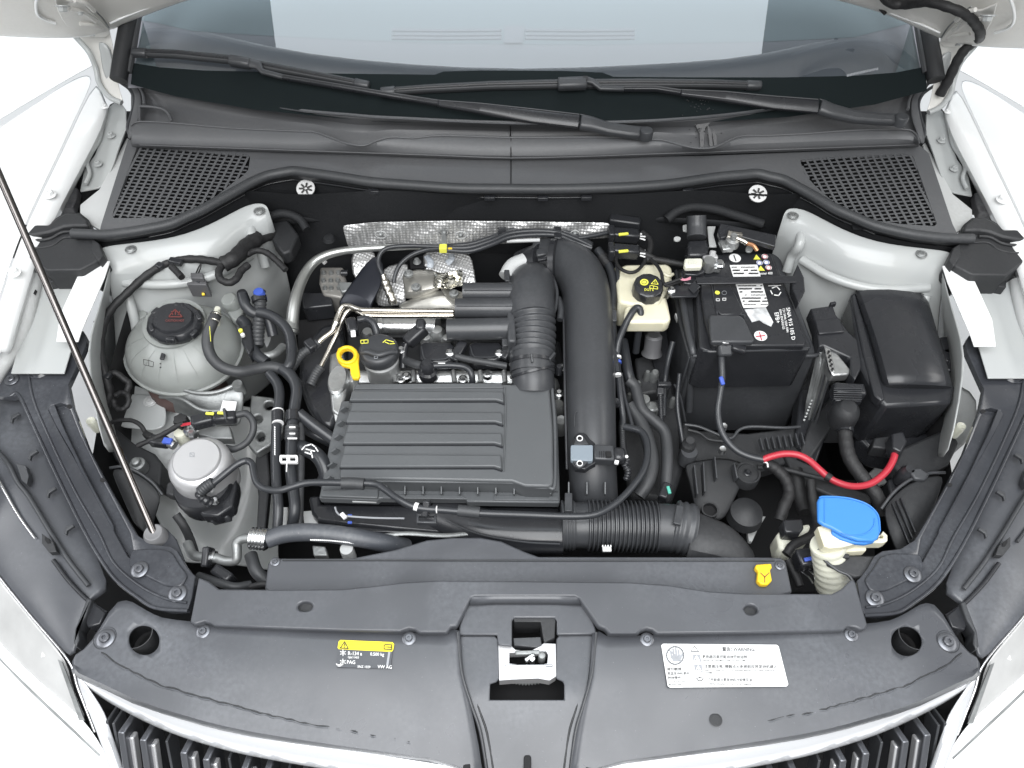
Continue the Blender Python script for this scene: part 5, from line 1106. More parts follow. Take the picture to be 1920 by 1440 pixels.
# foils
fo = thing('firewall_foil_shield', 'long embossed silver foil shield pinned along the firewall', 'heat shield', (900, 440, .0))
YF = yb-.030
def FY(u, v, d=0): return PY(u, v, YF+d)
rows = []
us_ = [640+i*21 for i in range(25)]
for j, f_ in enumerate((0, .3, .62, 1)):
    row = []
    for i, u in enumerate(us_):
        t0 = interp([(640,422),(700,416),(850,413),(1000,415),(1150,417)], u); b0 = interp([(640,464),(700,462),(830,459),(950,458),(1150,446)], u)
        row.append(FY(u+j*4*(1 if u < 660 else 0), t0+(b0-t0)*f_, .004*math.sin(i*1.7+j*2)-.010*f_+random.uniform(-.0015,.0015)))
    rows.append(row)
loft(fo, 'foil_sheet', rows, FOIL, .002, 2)
for (u, v, r) in ((714,440,11),(864,441,11),(833,436,9),(1078,438,9)):
    bm = bmesh.new(); pc = FY(u, v, -.012); n = 22
    ringmesh(bm, [pc+Vector((r*.00098*math.cos(a*2*math.pi/n), 0, r*.00085*math.sin(a*2*math.pi/n))) for a in range(n+1)], [.0011]*(n+1), 6); link('fixing_ring', bm, WHB if v != 436 else ALD, fo)
    bm = bmesh.new(); bmesh.ops.create_uvsphere(bm, u_segments=12, v_segments=8, radius=.005); bmesh.ops.translate(bm, verts=bm.verts[:], vec=pc); link('fixing_stud', bm, ALD, fo)
f2 = thing('engine_foil_shield', 'perforated-looking embossed foil behind the turbocharger', 'heat shield', (800, 500, -.05))
loft(f2, 'foil_sheet', [[(655,470,-.02),(690,466,-.02),(705,470,-.02)],[(658,500,-.03),(694,500,-.03),(704,500,-.03)],[(662,530,-.05),(690,520,-.05),(702,510,-.05)]], FOIL, .002, 1)
loft(f2, 'foil_sheet', [[(716,500,-.03),(744,492,-.026),(770,490,-.024)],[(712,530,-.036),(740,528,-.032),(764,520,-.03)],[(700,556,-.05),(730,560,-.044),(760,560,-.04)],[(705,576,-.07),(730,576,-.06),(765,572,-.06)]], FOIL, .002, 1)
loft(f2, 'foil_sheet', [[(790,470,-.02),(830,470,-.018),(862,472,-.016),(884,476,-.016)],[(792,488,-.026),(830,490,-.022),(866,494,-.02),(889,500,-.02)],[(794,512,-.036),(830,514,-.03),(868,520,-.026),(893,526,-.026)],[(800,532,-.05),(836,536,-.044),(870,540,-.04),(896,540,-.04)]], FOIL, .002, 1)
rows = []
for j in range(9):
    rows.append([(812+i*7+random.uniform(-1.5,1.5), 510+j*4+random.uniform(-1.5,1.5)-(4 if i > 5 else 0), -.012+.010*math.sin(i*.9)*math.sin(j*.45)+random.uniform(-.004,.004)) for i in range(9)])
loft(f2, 'crumpled_wrap', rows, CRMP, .001, 1)
for (a, b) in (((800,480),(806,502)),((846,478),(838,494))): tube(f2, 'wrap_strap', [(a[0],a[1],-.01),((a[0]+b[0])/2+4,(a[1]+b[1])/2,-.008),(b[0],b[1],-.014)], 6, mat('translucent_strap', (.35,.38,.42), .3), 10, flat=.3)
plate(f2, 'dark_window', [(768,484),(792,480),(802,502),(770,504)], -.03, .002, DARK, 0); lathe(f2, 'shield_nut', (782,491,-.026), [(0,.008),(4,.008),(6,.003),(8,0)], ALD, 12)
ox = thing('oxygen_sensor', 'brass-coloured oxygen sensor with two black leads looping over the heat shield', 'sensor', (730, 550, -.01))
tube(ox, 'sensor_body', [(722,526,-.004),(727,540,-.01),(733,556,-.018),(738,570,-.03)], 8, STL, 14, ribs=4, amp=.07)
tube(ox, 'sensor_tip', [(722,528,-.004),(718,514,.004)], 5, STL, 10)
tube(ox, 'lead', [(718,516,.004),(711,500,.012),(710,484,.02),(718,470,.028),(735,463,.032),(770,461,.032),(815,462,.032),(850,462,.032)], 4.2, RUBG, 10)
tube(ox, 'lead', [(738,530,-.01),(742,512,.0),(752,494,.01),(772,478,.02),(800,468,.026),(825,466,.03)], 4.2, RUBG, 10)
rl = thing('rear_cable_run', 'bundle of black cables with a yellow marker running along the foil to two plugs', 'cables', (980, 440, .03))
for d, z in ((0,.036),(7,.034),(-6,.03)):
    tube(rl, 'cable', [(838,465+d*.6,z),(880,464+d,z),(920,452+d,z+.003),(955,438+d,z+.005),(1000,433+d,z+.005),(1045,436+d*.8,z+.003),(1080,448+d,z),(1110,462+d*.5,z-.004)], 5, RUBG, 10)
tube(rl, 'cable', [(1045,440,.034),(1080,446,.034),(1110,442,.034),(1140,436,.034)], 4.5, RUBG, 10); tube(rl, 'white_sleeve', [(950,452,.03),(1012,450,.03)], 3.8, WHB, 8)
tube(rl, 'silver_sleeve', [(846,470,.034),(880,466,.034),(915,456,.036)], 4.5, ALS, 10)
bar(rl, 'yellow_marker', (824,466,.038), (838,466,.038), 13, .012, YTX, .001); bar(rl, 'yellow_marker', (840,467,.036), (848,467,.036), 7, .008, YEL, .001)
bar(rl, 'cable_clip', (1045,426,.036), (1046,452,.034), 15, .016, PLG, .002); bar(rl, 'cable_clip', (941,430,.036), (942,446,.034), 16, .016, PLG, .002); bar(rl, 'stud_clip', (832,438,.03), (833,462,.034), 9, .012, ALD, .002)
for (x, v) in ((1138,430),(1138,462)):
    bar(rl, 'plug', (x+10,v+10 if v < 450 else v+8,.034), (x+60,v+14 if v < 450 else v+12,.032), 22, .024, PLG, .004); bar(rl, 'plug_lock', (x+22,v+10,.048), (x+40,v+8,.047), 5, .004, YTX, .0008)
    bar(rl, 'plug_collar', (x+2,v+10,.034), (x+14,v+10,.034), 28, .028, PLG, .003)
    for d in (-4, 0, 4): tube(rl, 'white_wire', [(x+62,v+13+d,.032),(x+72,v+14+d*1.5,.032)], 1.6, WTX, 6)
bar(rl, 'plug_holder', (1142,416,.03), (1200,424,.03), 20, .03, PLG, .004)
tube(rl, 'taped_branch', [(1204,436,.03),(1216,446,.03),(1220,460,.028),(1216,476,.026),(1212,486,.024),(1224,486,.024),(1250,490,.022),(1290,498,.02)], 6, TAPE, 10); tube(rl, 'taped_branch', [(1196,468,.03),(1210,476,.028),(1228,486,.024)], 6, TAPE, 10)
tube(rl, 'taped_loop', [(1212,484,.026),(1204,498,.03),(1194,508,.034),(1180,511,.036),(1164,504,.034),(1156,492,.03),(1154,470,.026)], 3.4, TAPE, 8)
tube(rl, 'taped_loop', [(1220,486,.03),(1232,498,.036),(1240,512,.04),(1243,528,.04),(1250,536,.04),(1262,532,.04),(1288,524,.036)], 3.4, TAPE, 8)
# coils, oil filler, dipstick
def coil(u0, u1, v0, v1, label):
    T = thing('ignition_coil', label, 'ignition coil', ((u0+u1)/2, (v0+v1)/2, -.03), 'ignition coils')
    b = plate(T, 'coil_body', [(u0,v0),(u0+10,v0-4),(u1-6,v0-4),(u1,v0+6),(u1-2,v1-8),(u1-14,v1),(u0+6,v1),(u0,v1-8)], -.015, .03, PLG, .004)
    tube(b, 'coil_rim', [(u0+3,v0+6,-.013),(u0+8,v1-10,-.013),(u0+16,v1-6,-.013),(u1-18,v1-7,-.013),(u1-10,v1-14,-.013)], 1.6, PL, 6)
    lathe(T, 'coil_bolt', (u1-8,v0+18,-.011), [(0,.006),(4,.006),(6,.003),(8.5,.002),(8.5,-.004)], ALS, 16)
    bar(T, 'coil_plug', (u1-2,v1-2,-.02), (u1+18,v0-2,-.01), 18, .018, PLG, .003)
coil(787,852,644,680,'black ignition coil nearest the oil filler cap'); coil(879,944,644,676,'black ignition coil nearest the ribbed intake elbow')
oc = thing('oil_filler', 'grey oil filler neck with a black screw cap', 'oil filler', (712, 690, -.02))
lathe(oc, 'filler_neck', (714,672,-.004), [(30,.0),(33,-.002),(33,-.012),(31,-.016),(32,-.04),(36,-.07),(37,-.08)], mat('grey_filler_plastic', (.22,.225,.225), .4, bump=.1), 40)
cp_ = lathe(oc, 'oil_cap', (710,656,.012), [(0,.007),(30,.007),(34,.005),(37,.0),(37.5,-.004),(37,-.014),(34,-.016)], PL, 48)
tube(cp_, 'cap_grip', [(678,662,.016),(690,660,.022),(710,665,.024),(730,660,.022),(743,660,.016)], 6, PL, 12, flat=.8)
OZ = lambda u, v: .0198
strokes(cp_, 'oil_symbol', [[(676,638),(690,637),(690,643),(677,644),(676,638)],[(682,638),(683,643)],[(718,642),(724,637),(738,641)],[(722,641),(730,645),(740,644)]], 1.4, OZ, YTX)
strokes(cp_, 'cap_mark', [[(702,668),(708,668),(708,672),(702,672),(702,668)]], .9, lambda u, v: .0245, GTX)
dp = thing('dipstick', 'bright yellow oil dipstick handle with a ring, left of the oil filler', 'dipstick', (652, 680, 0))
plate(dp, 'ring_handle', [(630,662),(634,652),(644,648),(658,648),(668,654),(673,664),(672,680),(675,704),(672,709),(661,709),(657,700),(656,688),(642,685),(633,676)], .022, .008, YEL, .002, holes=[disc(651,665,11.5,10.5,20)])
tube(dp, 'rim', [(x[0],x[1],.023) for x in disc(651,666,16.5,14.5,24)+disc(651,666,16.5,14.5,24)[:1]], 4, YEL, 8, 2)
tube(dp, 'dipstick_tube', [(667,706,.014),(668,722,-.01),(668,740,-.04)], 6, ALD, 12)
# steel fuel pipes
fp = thing('steel_coolant_pipes', 'pair of thin bright steel pipes bending down to rubber hose ends on the left', 'pipes', (740, 580, .01))
tube(fp, 'pipe', [(850,584,.012),(700,582,.012),(672,580,.012),(656,574,.014),(644,574,.012),(636,586,.006),(628,606,.0),(624,620,-.006),(606,634,-.012),(596,644,-.016)], 5, STL, 12, 5)
tube(fp, 'pipe', [(850,592,.006),(700,592,.006),(678,588,.006),(664,580,.008),(652,584,.004),(642,600,-.004),(632,626,-.012),(620,650,-.02),(600,690,-.03)], 4.6, STL, 12, 5)
tube(fp, 'rubber_end', [(598,642,-.016),(586,652,-.02),(566,664,-.024),(548,688,-.03),(538,706,-.034)], 9, RUB, 14, ribs=16, amp=.04); tube(fp, 'rubber_end', [(602,688,-.03),(592,702,-.034),(582,722,-.04)], 9, RUB, 14, ribs=8, amp=.04)
bar(fp, 'pipe_clip', (576,640,-.014), (590,655,-.016), 18, .016, PLG, .003); tube(fp, 'yellowed_band', [(632,604,.002),(628,612,-.002)], 6.5, CRMP, 12)
# solenoid next to the filler and blue hoses on the engine top
so = thing('black_solenoid', 'black angled plug standing between the oil filler cap and the first ignition coil', 'electrical plug', (775, 640, 0))
bar(so, 'plug_body', (762,644,-.002), (796,614,.014), 24, .024, PLG, .005); bar(so, 'plug_nose', (788,622,.014), (790,600,.02), 18, .02, PLG, .005); tube(so, 'plug_stem', [(756,690,-.03),(757,660,-.014),(762,644,-.004)], 7, PLG, 12)
lathe(so, 'stem_bolt', (752,656,-.008), [(0,.006),(4,.006),(6,.002),(8,0)], ALS, 14)
s2 = thing('small_black_valve', 'small black valve with a white tab behind the oil filler cap', 'valve', (664, 612, 0))
bar(s2, 'valve_body', (658,600,.0), (664,628,-.006), 20, .026, PLG, .005); bar(s2, 'white_tab', (662,620,.01), (663,632,.006), 9, .004, WTX, .001); tube(s2, 'valve_hose', [(672,600,.002),(688,598,.004),(700,606,.002),(706,622,-.006),(708,636,-.016)], 7, RUBG, 12)
bh = thing('breather_connector', 'round black breather connector with a short hose in front of the ignition coils', 'connector', (800, 685, -.01))
lathe(bh, 'connector_cap', (801,686,-.004), [(0,.012),(8,.011),(12,.006),(14,.002),(14,-.01),(18,-.014),(18,-.03)], PLG, 28, knurl=2, kamp=.04)
tube(bh, 'hose', [(812,686,-.004),(840,685,-.004),(866,687,-.004),(880,694,-.006),(885,706,-.012),(886,724,-.03)], 6, RUBG, 12); tube(bh, 'hose', [(760,676,-.02),(776,682,-.014),(792,686,-.008)], 8, RUB, 12)
tube(bh, 'hose', [(855,668,-.01),(880,674,-.01),(915,680,-.01),(950,686,-.014)], 6.5, RUB, 12); strokes(bh, 'white_mark', [[(822,681),(834,681)]], 2, lambda u, v: .0035, WTX)
# resonator: three tubes, elbow and bellows
rs = thing('intake_elbow', 'black intake elbow with three side chambers and a ribbed bellows down to the filter lid', 'intake elbow', (990, 600, .0))
for (a, b, v0, v1, z, r) in ((868,968,548,548,.030,18),(854,962,578,578,.026,19),(838,960,618,616,.014,21)):
    o = tube(rs, 'side_chamber', [(a,v0,z),((a+b)/2,(v0+v1)/2,z),(b,v1,z)], r, PL, 24); tube(rs, 'chamber_rib', [(a+2,v0-r*.2,z+.016),(b,v1-r*.2,z+.016)], 1.2, PL, 6)
plate(rs, 'chamber_web', [(950,528),(962,520),(968,640),(952,640)], .034, .06, PL, .004)
tube(rs, 'elbow', [(1003,556,-.07),(1001,540,-.03),(998,536,.0),(996,548,.018),(996,570,.022),(998,596,.016)], 44, PL, 32, 8)
tube(rs, 'elbow_rim', [(1012,506,.016),(1034,520,.016),(1044,545,.014),(1042,575,.012),(1036,592,.014)], 3.5, PL, 10)
tube(rs, 'bellows', [(998,590,.018),(1000,620,.008),(999,650,.0),(998,672,-.004)], 40, PL, 32, ribs=7, amp=.075)
tube(rs, 'cuff', [(998,668,-.002),(998,682,-.006),(998,700,-.012)], 42, PL, 32); tube(rs, 'cuff_band', [(998,678,-.004),(998,684,-.006)], 44, PLG, 32)
tube(rs, 'cuff_band', [(998,696,-.010),(999,700,-.012)], 44, PLG, 32); tube(rs, 'cuff_foot', [(998,698,-.012),(1000,716,-.018),(1000,730,-.026)], 40, PL, 32)
bar(rs, 'cuff_tab', (996,664,.036), (998,680,.030), 4, .008, PL, .001); bar(rs, 'side_tab', (946,634,.0), (948,654,-.004), 12, .02, PL, .002); bar(rs, 'cuff_tab', (1030,676,.02), (1040,664,.018), 5, .01, PL, .001)
tube(rs, 'white_duct_end', [(950,520,.006),(962,500,.012),(984,490,.014)], 16, WHB, 20); bar(rs, 'slot_tab', (950,508,.02), (952,530,.016), 10, .01, PL, .002)
# boost pipe
bp_ = thing('boost_pipe', 'wide black moulded boost pipe running from the firewall to the front', 'pipe', (1105, 700, -.02))
path = [(1010,492,-.012),(1036,490,-.004),(1062,494,.004),(1084,512,.010),(1098,545,.012),(1103,590,.010),(1105,650,.004),(1107,720,-.006),(1109,800,-.018),(1110,860,-.034),(1112,905,-.06),(1114,950,-.10)]
tube(bp_, 'pipe_shell', [(u, v, z-.008) for u, v, z in path], 45, PL, 40, 6)
tube(bp_, 'mould_seam', [(1030,466,-.02),(1060,456,-.016),(1100,470,-.006),(1128,500,.0),(1142,545,.0),(1148,600,-.004),(1151,700,-.016),(1152,790,-.03),(1154,900,-.07)], 2.6, PL, 8); tube(bp_, 'mould_seam', [(1057,560,.0),(1058,650,-.008),(1060,760,-.02),(1063,880,-.05)], 2.6, PL, 8)
tube(bp_, 'mould_seam', [(1146,700,-.006),(1147,800,-.024),(1150,880,-.05)], 1.8, PLG, 8)
tube(bp_, 'pipe_collar', [(984,506,-.02),(1000,500,-.008),(1020,494,.006)], 38, PLG, 28); bar(bp_, 'collar_clip', (1004,478,.024), (1038,472,.024), 18, .014, PL, .003); bar(bp_, 'collar_clip', (1008,488,.034), (1034,484,.034), 6, .006, PLG, .001)
tube(bp_, 'collar_ring', [(1036,494,.004),(1046,494,.006)], 47, PLG, 32)
tube(bp_, 'link_bracket', [(1046,560,.0),(1052,580,.0),(1050,600,-.004)], 7, PL, 10); lathe(bp_, 'cap_nut', (1048,692,-.02), [(0,.01),(5,.009),(7,.004),(8,-.01)], PLG, 18); lathe(bp_, 'seam_eye', (1156,755,-.03), [(3,.004),(6,.005),(7,0),(7,-.006)], PLG, 16)
tube(bp_, 'panel_crease', [(1077,800,.006),(1078,776,.008),(1086,772,.0085),(1094,776,.008),(1095,800,.006)], .9, PL, 6)
ms = thing('pressure_sensor', 'grey-blue square pressure sensor bolted on the boost pipe with its plug to the right', 'sensor', (1095, 848, .02))
SBL = mat('blue_grey_sensor', (.20,.235,.27), .35, bump=.05)
plate(ms, 'sensor_base', [(1068,838),(1078,816),(1086,810),(1098,812),(1108,824),(1116,830),(1118,868),(1106,874),(1098,880),(1080,878),(1070,866)], .012, .014, PLG, .002)
plate(ms, 'sensor_plate', [(1072,834),(1110,834),(1112,836),(1112,862),(1110,864),(1072,863),(1070,861),(1070,836)], .022, .010, SBL, .0012)
for q_ in ([(1076,834),(1081,818),(1086,814),(1092,815),(1104,833)], [(1074,863),(1080,874),(1086,878),(1093,875),(1104,864)]): plate(ms, 'fixing_ear', q_, .0195, .006, PL, .001)
for v in (822, 869): lathe(ms, 'fixing_ring', (1087,v,.0200), [(3.6,.001),(5.6,.0015),(6.2,.0005),(6.2,-.002)], WTX, 24); lathe(ms, 'fixing_hole', (1087,v,.0212), [(0,.0006),(4.2,.0006),(4.2,-.001)], DARK, 20)
bar(ms, 'plug_body', (1112,852,.012), (1150,854,.010), 33, .020, PL, .003); bar(ms, 'plug_cap', (1148,854,.010), (1172,856,.008), 28, .022, PLG, .006); bar(ms, 'plug_lock', (1136,852,.024), (1146,852,.023), 12, .004, DARK, .001); bar(ms, 'plug_lock', (1152,866,.016), (1160,868,.016), 7, .006, WTX, .001)
for k_ in range(5): bar(ms, 'plug_rib', (1124+k_*4,846,.0225), (1124+k_*4,858,.0215), 1.4, .002, PLG, .0003)
tube(ms, 'ribbed_lead', [(1172,856,.004),(1176,864,.0),(1172,872,-.004),(1178,884,-.01),(1174,900,-.02)], 6, PLG, 10, ribs=9, amp=.15); lathe(ms, 'white_dot', (1175,856,.018), [(0,.001),(3,.0005),(3,-.001)], WTX, 12)
# ================================================================== AIR FILTER BOX
ab = thing('air_filter_box', 'large black air filter box with a ribbed lid in the middle of the bay', 'air filter box', (840, 830, -.05))
FLT = mat('filter_box_plastic', (.085,.090,.095), .42, bump=.08, bs=900, dust=.12, dcol=(.16,.17,.175), rvar=.05)
plate(ab, 'box_flange', [(640,752),(1040,722),(1046,800),(1050,938),(1049,943),(895,941),(876,941),(874,936),(712,934),(708,938),(598,934),(602,915),(618,830)], -.042, .016, FLT, .002)
lid = plate(ab, 'lid', [(664,722),(800,718),(955,720),(1030,722),(1036,800),(1038,895),(1036,908),(1028,912),(985,911),(960,902),(800,899),(640,897),(636,892),(640,868),(652,790)], -.004, .04, FLT, .005, flare=.012)
tops = [(732,752,660,944),(771,793,654,942),(810,833,648,941),(851,877,642,940)]
for (v0, v1, a, b) in tops:
    plate(lid, 'lid_rib', [(a,v0),(b,v0+2),(b,v1+1),(b-14,v1-3),(a-5,v1-2)], .0035, .010, FLT, .002)
    tube(lid, 'lid_groove', [(a-5,v1+1,-.0035),(b-14,v1+1,-.0035),(b+2,v1+6,-.0035)], 2.6, PLG, 6, 1)
plate(lid, 'lid_rib', [(668,720),(940,718),(944,727),(664,729)], -.001, .006, FLT, .001)
tube(lid, 'lid_bead', [(946,726,-.003),(948,780,-.003),(944,884,-.003)], 1.6, FLT, 6)
tube(ab, 'lid_skirt', [(640,900,-.012),(800,903,-.012),(960,905,-.012),(1000,913,-.012),(1028,914,-.012),(1040,906,-.012),(1040,800,-.012),(1035,730,-.012)], 3.5, FLT, 8)
for k_ in range(13): bar(ab, 'flange_fin', (726+k_*34-20*(k_ == 0)*0, 905, -.030), (726+k_*34, 928, -.036), 2.6, .014, FLT, .0004)
for k_ in range(6): bar(ab, 'flange_fin', (650-k_*5.5, 765+k_*26, -.03), (640-k_*5.5, 772+k_*26, -.036), 3, .012, FLT, .0004)
tube(ab, 'flange_line', [(606,919,-.030),(720,914,-.0405),(1046,922,-.0405)], 1.2, PL, 6, 1)
plate(ab, 'flange_pad', [(710,916),(604,914),(600,930),(708,934)], -.037, .01, FLT, .002); plate(ab, 'flange_pad', [(716,926),(868,928),(876,936),(718,934)], -.040, .006, FLT, .001); plate(ab, 'flange_pad', [(926,928),(1046,930),(1048,938),(926,938)], -.040, .006, FLT, .001)
for (a, b) in ((661,706),(876,921)): bar(ab, 'clip_edge', (a,940,-.05), (b,941,-.05), 3, .004, WHB, .0005)
plate(ab, 'box_body', [(600,934),(1048,940),(1046,800),(640,770)], -.060, .20, PLG, .006)
plate(ab, 'lower_tray', [(578,930),(600,928),(600,945),(1050,950),(1052,985),(840,1002),(650,984),(596,976),(584,962)], -.075, .07, PLG, .005)
bar(ab, 'tray_ledge', (600,990,-.10), (850,994,-.10), 12, .02, PLG, .002); bar(ab, 'tray_ledge', (620,978,-.085), (846,984,-.085), 4, .006, PL, .001)
for k_ in range(5): bar(ab, 'tray_rib', (684+k_*26,978,-.088), (684+k_*26,992,-.095), 2.4, .01, PL, .0004)
tube(ab, 'tie', [(628,951,-.05),(633,962,-.048),(645,967,-.046),(700,971,-.05),(758,972,-.06)], 1.8, GTX, 6); bar(ab, 'tie_head', (640,963,-.044), (648,972,-.044), 8, .006, WTX, .001)
for v in (967, 980): bar(ab, 'blue_dot', (652,v,-.052), (660,v,-.052), 5, .003, BLP, .0005)
# outlet trunk and corrugated hose
tr = thing('intake_duct', 'smooth black intake duct under the filter box joined to the ribbed hose', 'intake duct', (950, 1000, -.07))
tube(tr, 'trunk', [(820,962,-.09),(880,985,-.08),(950,998,-.075),(1056,1000,-.07)], 40, PLG, 28, 6, flat=.85); tube(tr, 'trunk_edge', [(836,976,-.05),(900,1002,-.048),(980,1016,-.046),(1050,1020,-.044)], 1.6, PL, 6)
ch = thing('corrugated_intake_hose', 'ribbed black intake hose at the front of the bay right of the filter box', 'corrugated hose', (1160, 985, -.06))
tube(ch, 'front_collar', [(1052,985,-.062),(1078,985,-.062)], 46, PL, 36, ribs=4, amp=.025); tube(ch, 'plain_cuff', [(1076,985,-.062),(1104,985,-.062)], 43, PL, 36)
tube(ch, 'bellows', [(1100,985,-.062),(1160,986,-.062),(1234,988,-.062)], 45, PL, 40, ribs=17, amp=.07)
tube(ch, 'outlet_cuff', [(1232,988,-.062),(1250,989,-.062),(1268,990,-.062)], 44, PL, 36); tube(ch, 'outlet_collar', [(1262,986,-.062),(1280,990,-.062),(1296,994,-.064)], 48, PL, 36, ribs=3, amp=.03)
for a in ((1066,926),(1275,950)): bar(ch, 'collar_buckle', (a[0],a[1],-.022), (a[0]-6 if a[0] > 1200 else a[0],a[1]+34,-.016), 14, .006, PL, .001)
bar(ch, 'white_comb', (1130,1030,-.03), (1146,1030,-.03), 9, .004, WTX, .0005)
for k_ in range(4): bar(ch, 'comb_tooth', (1130+k_*5,1026,-.028), (1130+k_*5,1022,-.027), 2, .004, WTX, .0002)
dt = thing('air_scoop', 'dark curved air scoop at the front right of the ribbed intake hose', 'air scoop', (1350, 1010, -.06))
loft(dt, 'scoop_shell', [[(1296,950,-.05),(1325,966,-.045),(1360,978,-.045),(1384,996,-.05),(1404,1020,-.055),(1422,1046,-.06)],[(1296,990,-.035),(1320,996,-.03),(1350,1004,-.03),(1374,1016,-.035),(1390,1034,-.04),(1404,1056,-.045)],[(1290,1030,-.04),(1310,1036,-.035),(1340,1040,-.035),(1362,1046,-.04),(1376,1058,-.045),(1384,1070,-.05)],[(1280,1060,-.07),(1300,1066,-.07),(1330,1070,-.07),(1350,1076,-.07),(1360,1084,-.07),(1366,1090,-.07)]], PLM, .004, 1)
# fan frame strip
ff = thing('radiator_top_pipe', 'pale metal strip and black rails behind the radiator cowl hump', 'radiator rail', (800, 1000, -.08))
tube(ff, 'pale_strip', [(710,1006,-.06),(760,1000,-.056),(830,1004,-.056),(880,1000,-.06)], 4.5, ALD, 10, flat=.5); bar(ff, 'black_rail', (640,996,-.09), (860,1000,-.09), 14, .02, PLG, .003)
# ================================================================== RIGHT: brake reservoir, battery, fuse box, washer neck
br = thing('brake_fluid_reservoir', 'cream brake fluid reservoir with a black cap marked in yellow', 'brake fluid reservoir', (1210, 560, -.02))
plate(br, 'upper_tank', [(1160,502),(1172,495),(1250,493),(1260,500),(1261,515),(1256,524),(1255,540),(1236,568),(1190,572),(1160,566),(1156,530)], .018, .07, RESV, .006)
plate(br, 'side_tank', [(1148,500),(1164,498),(1172,520),(1180,560),(1166,568),(1154,560),(1152,520)], .0, .05, RESV, .006)
plate(br, 'lower_tank', [(1172,578),(1184,562),(1200,556),(1250,556),(1257,590),(1258,598),(1250,604),(1175,604),(1170,594)], .012, .030, RESV, .005)
plate(br, 'tank_flange', [(1170,592),(1258,596),(1254,606),(1176,606)], -.012, .006, RESV, .002); bar(br, 'flange_lug', (1237,607,-.012), (1246,609,-.012), 10, .008, RESV, .001)
tube(br, 'side_rib', [(1244,512,.020),(1254,518,.019),(1262,514,.016)], 3, RESV, 8); plate(br, 'tank_shoulder', [(1240,520),(1260,516),(1260,540),(1246,548)], .010, .03, CRM, .004)
bc = lathe(br, 'screw_cap', (1216,535,.040), [(0,.002),(24,.002),(27,.0),(28,-.006),(28,-.022),(25,-.026)], PLG, 48, rot=(6,0,0), knurl=2, kamp=.025)
def BZ(u, v): return .0425+(535-v)*.00008
plate(bc, 'yellow_disc', disc(1208,529,8,6,22), lambda u, v: .0435+(535-v)*.00008, .0005, YTX, 0)
strokes(bc, 'brake_symbol', [ring2(1208,529,4.6,16,3.4),[(1198,526),(1197,530),(1199,533)],[(1218,525),(1219,529),(1217,533)]], 1, lambda u, v: BZ(u, v)+.0008, BTX)
strokes(bc, 'warning_symbol', [[(1221,532),(1229,524),(1234,533),(1221,532)],[(1228,527),(1228,530)]], 1.2, lambda u, v: BZ(u, v)+.0004, YTX)
strokes(bc, 'book_symbol', [[(1218,540),(1219,535),(1226,536),(1233,538),(1233,542),(1225,541),(1218,540)],[(1226,536),(1225,541)]], 1.2, lambda u, v: BZ(u, v)+.0004, YTX)
text(bc, 'DOT 4', 1208, 545, lambda u, v: BZ(u, v)+.0004, 6.5, YTX, -4, .9)
v2 = thing('small_reservoir_hose', 'thin black hose looping over the front edge of the cream brake reservoir', 'hose', (1190, 620, 0))
tube(v2, 'hose', [(1156,690,-.03),(1156,670,-.02),(1160,640,-.006),(1172,610,.006),(1184,588,.016),(1192,578,.018),(1200,580,.016),(1201,600,.0),(1196,630,-.04),(1192,660,-.08)], 6.5, RUBG, 14)
tube(v2, 'hose_lower', [(1158,680,-.022),(1160,710,-.03),(1164,750,-.04),(1168,780,-.05),(1168,800,-.055)], 6, RUBG, 12)
for v in (668, 701): tube(v2, 'white_band', [(1158,v,-.017),(1158.5,v+4,-.018)], 7, WTX, 10)
tube(v2, 'blue_band', [(1158,677,-.02),(1159,682,-.021)], 7, BLP, 10)
mcy = thing('brake_master_cylinder', 'dark round cast end of the master cylinder below the cream reservoir', 'brake cylinder', (1224, 640, -.08))
lathe(mcy, 'cylinder_end', (1225,638,-.06), [(0,.01),(12,.012),(16,.008),(16,-.02),(20,-.03)], mat('dark_cast', (.10,.10,.105), .5, bump=.4, bs=150), 28, rot=(-20,0,0)); bar(mcy, 'cast_body', (1222,620,-.08), (1224,660,-.10), 26, .03, MATS['dark_cast'], .004)
plate(mcy, 'bracket', [(1210,606),(1250,608),(1256,660),(1250,720),(1236,730),(1226,680),(1212,650)], -.11, .05, PLG, .003)
rc2 = thing('cable_conduit', 'ribbed cable conduit running beside the boost pipe from the plugs to the front', 'conduit', (1150, 600, 0))
tube(rc2, 'conduit', [(1120,468,.02),(1134,486,.016),(1146,510,.010),(1151,540,.004),(1148,570,.0),(1146,590,-.004),(1149,620,-.01),(1152,660,-.016),(1156,700,-.024)], 8, RUBG, 12); tube(rc2, 'tape_wrap', [(1128,480,.018),(1140,496,.012)], 11, TAPE, 12)
bar(rc2, 'conduit_clip', (1147,584,-.0), (1147,606,-.004), 18, .016, PL, .002)
tube(rc2, 'cable', [(1157,496,.02),(1160,530,.012),(1166,556,.0),(1176,578,-.006)], 4, RUBG, 10)
tube(rc2, 'ribbed_lead', [(1166,790,-.055),(1167,820,-.055),(1168,840,-.05),(1172,856,-.04)], 5, RUB, 10, ribs=18, amp=.1); tube(rc2, 'thin_lead', [(1164,700,-.04),(1170,740,-.05),(1178,770,-.055),(1186,800,-.06)], 4, RUBG, 10)
lh = thing('right_coolant_hoses', 'thick black hoses running forward between the boost pipe and the battery box', 'hoses', (1220, 800, -.1))
tube(lh, 'hose', [(1178,712,-.06),(1190,724,-.065),(1196,745,-.07),(1204,768,-.075),(1226,788,-.08),(1244,806,-.085),(1250,830,-.09),(1251,870,-.095),(1248,920,-.105)], 11, RUB, 16)
tube(lh, 'hose', [(1180,760,-.08),(1200,790,-.085),(1216,830,-.09),(1222,870,-.095),(1214,905,-.10),(1198,930,-.11)], 13, RUB, 16)
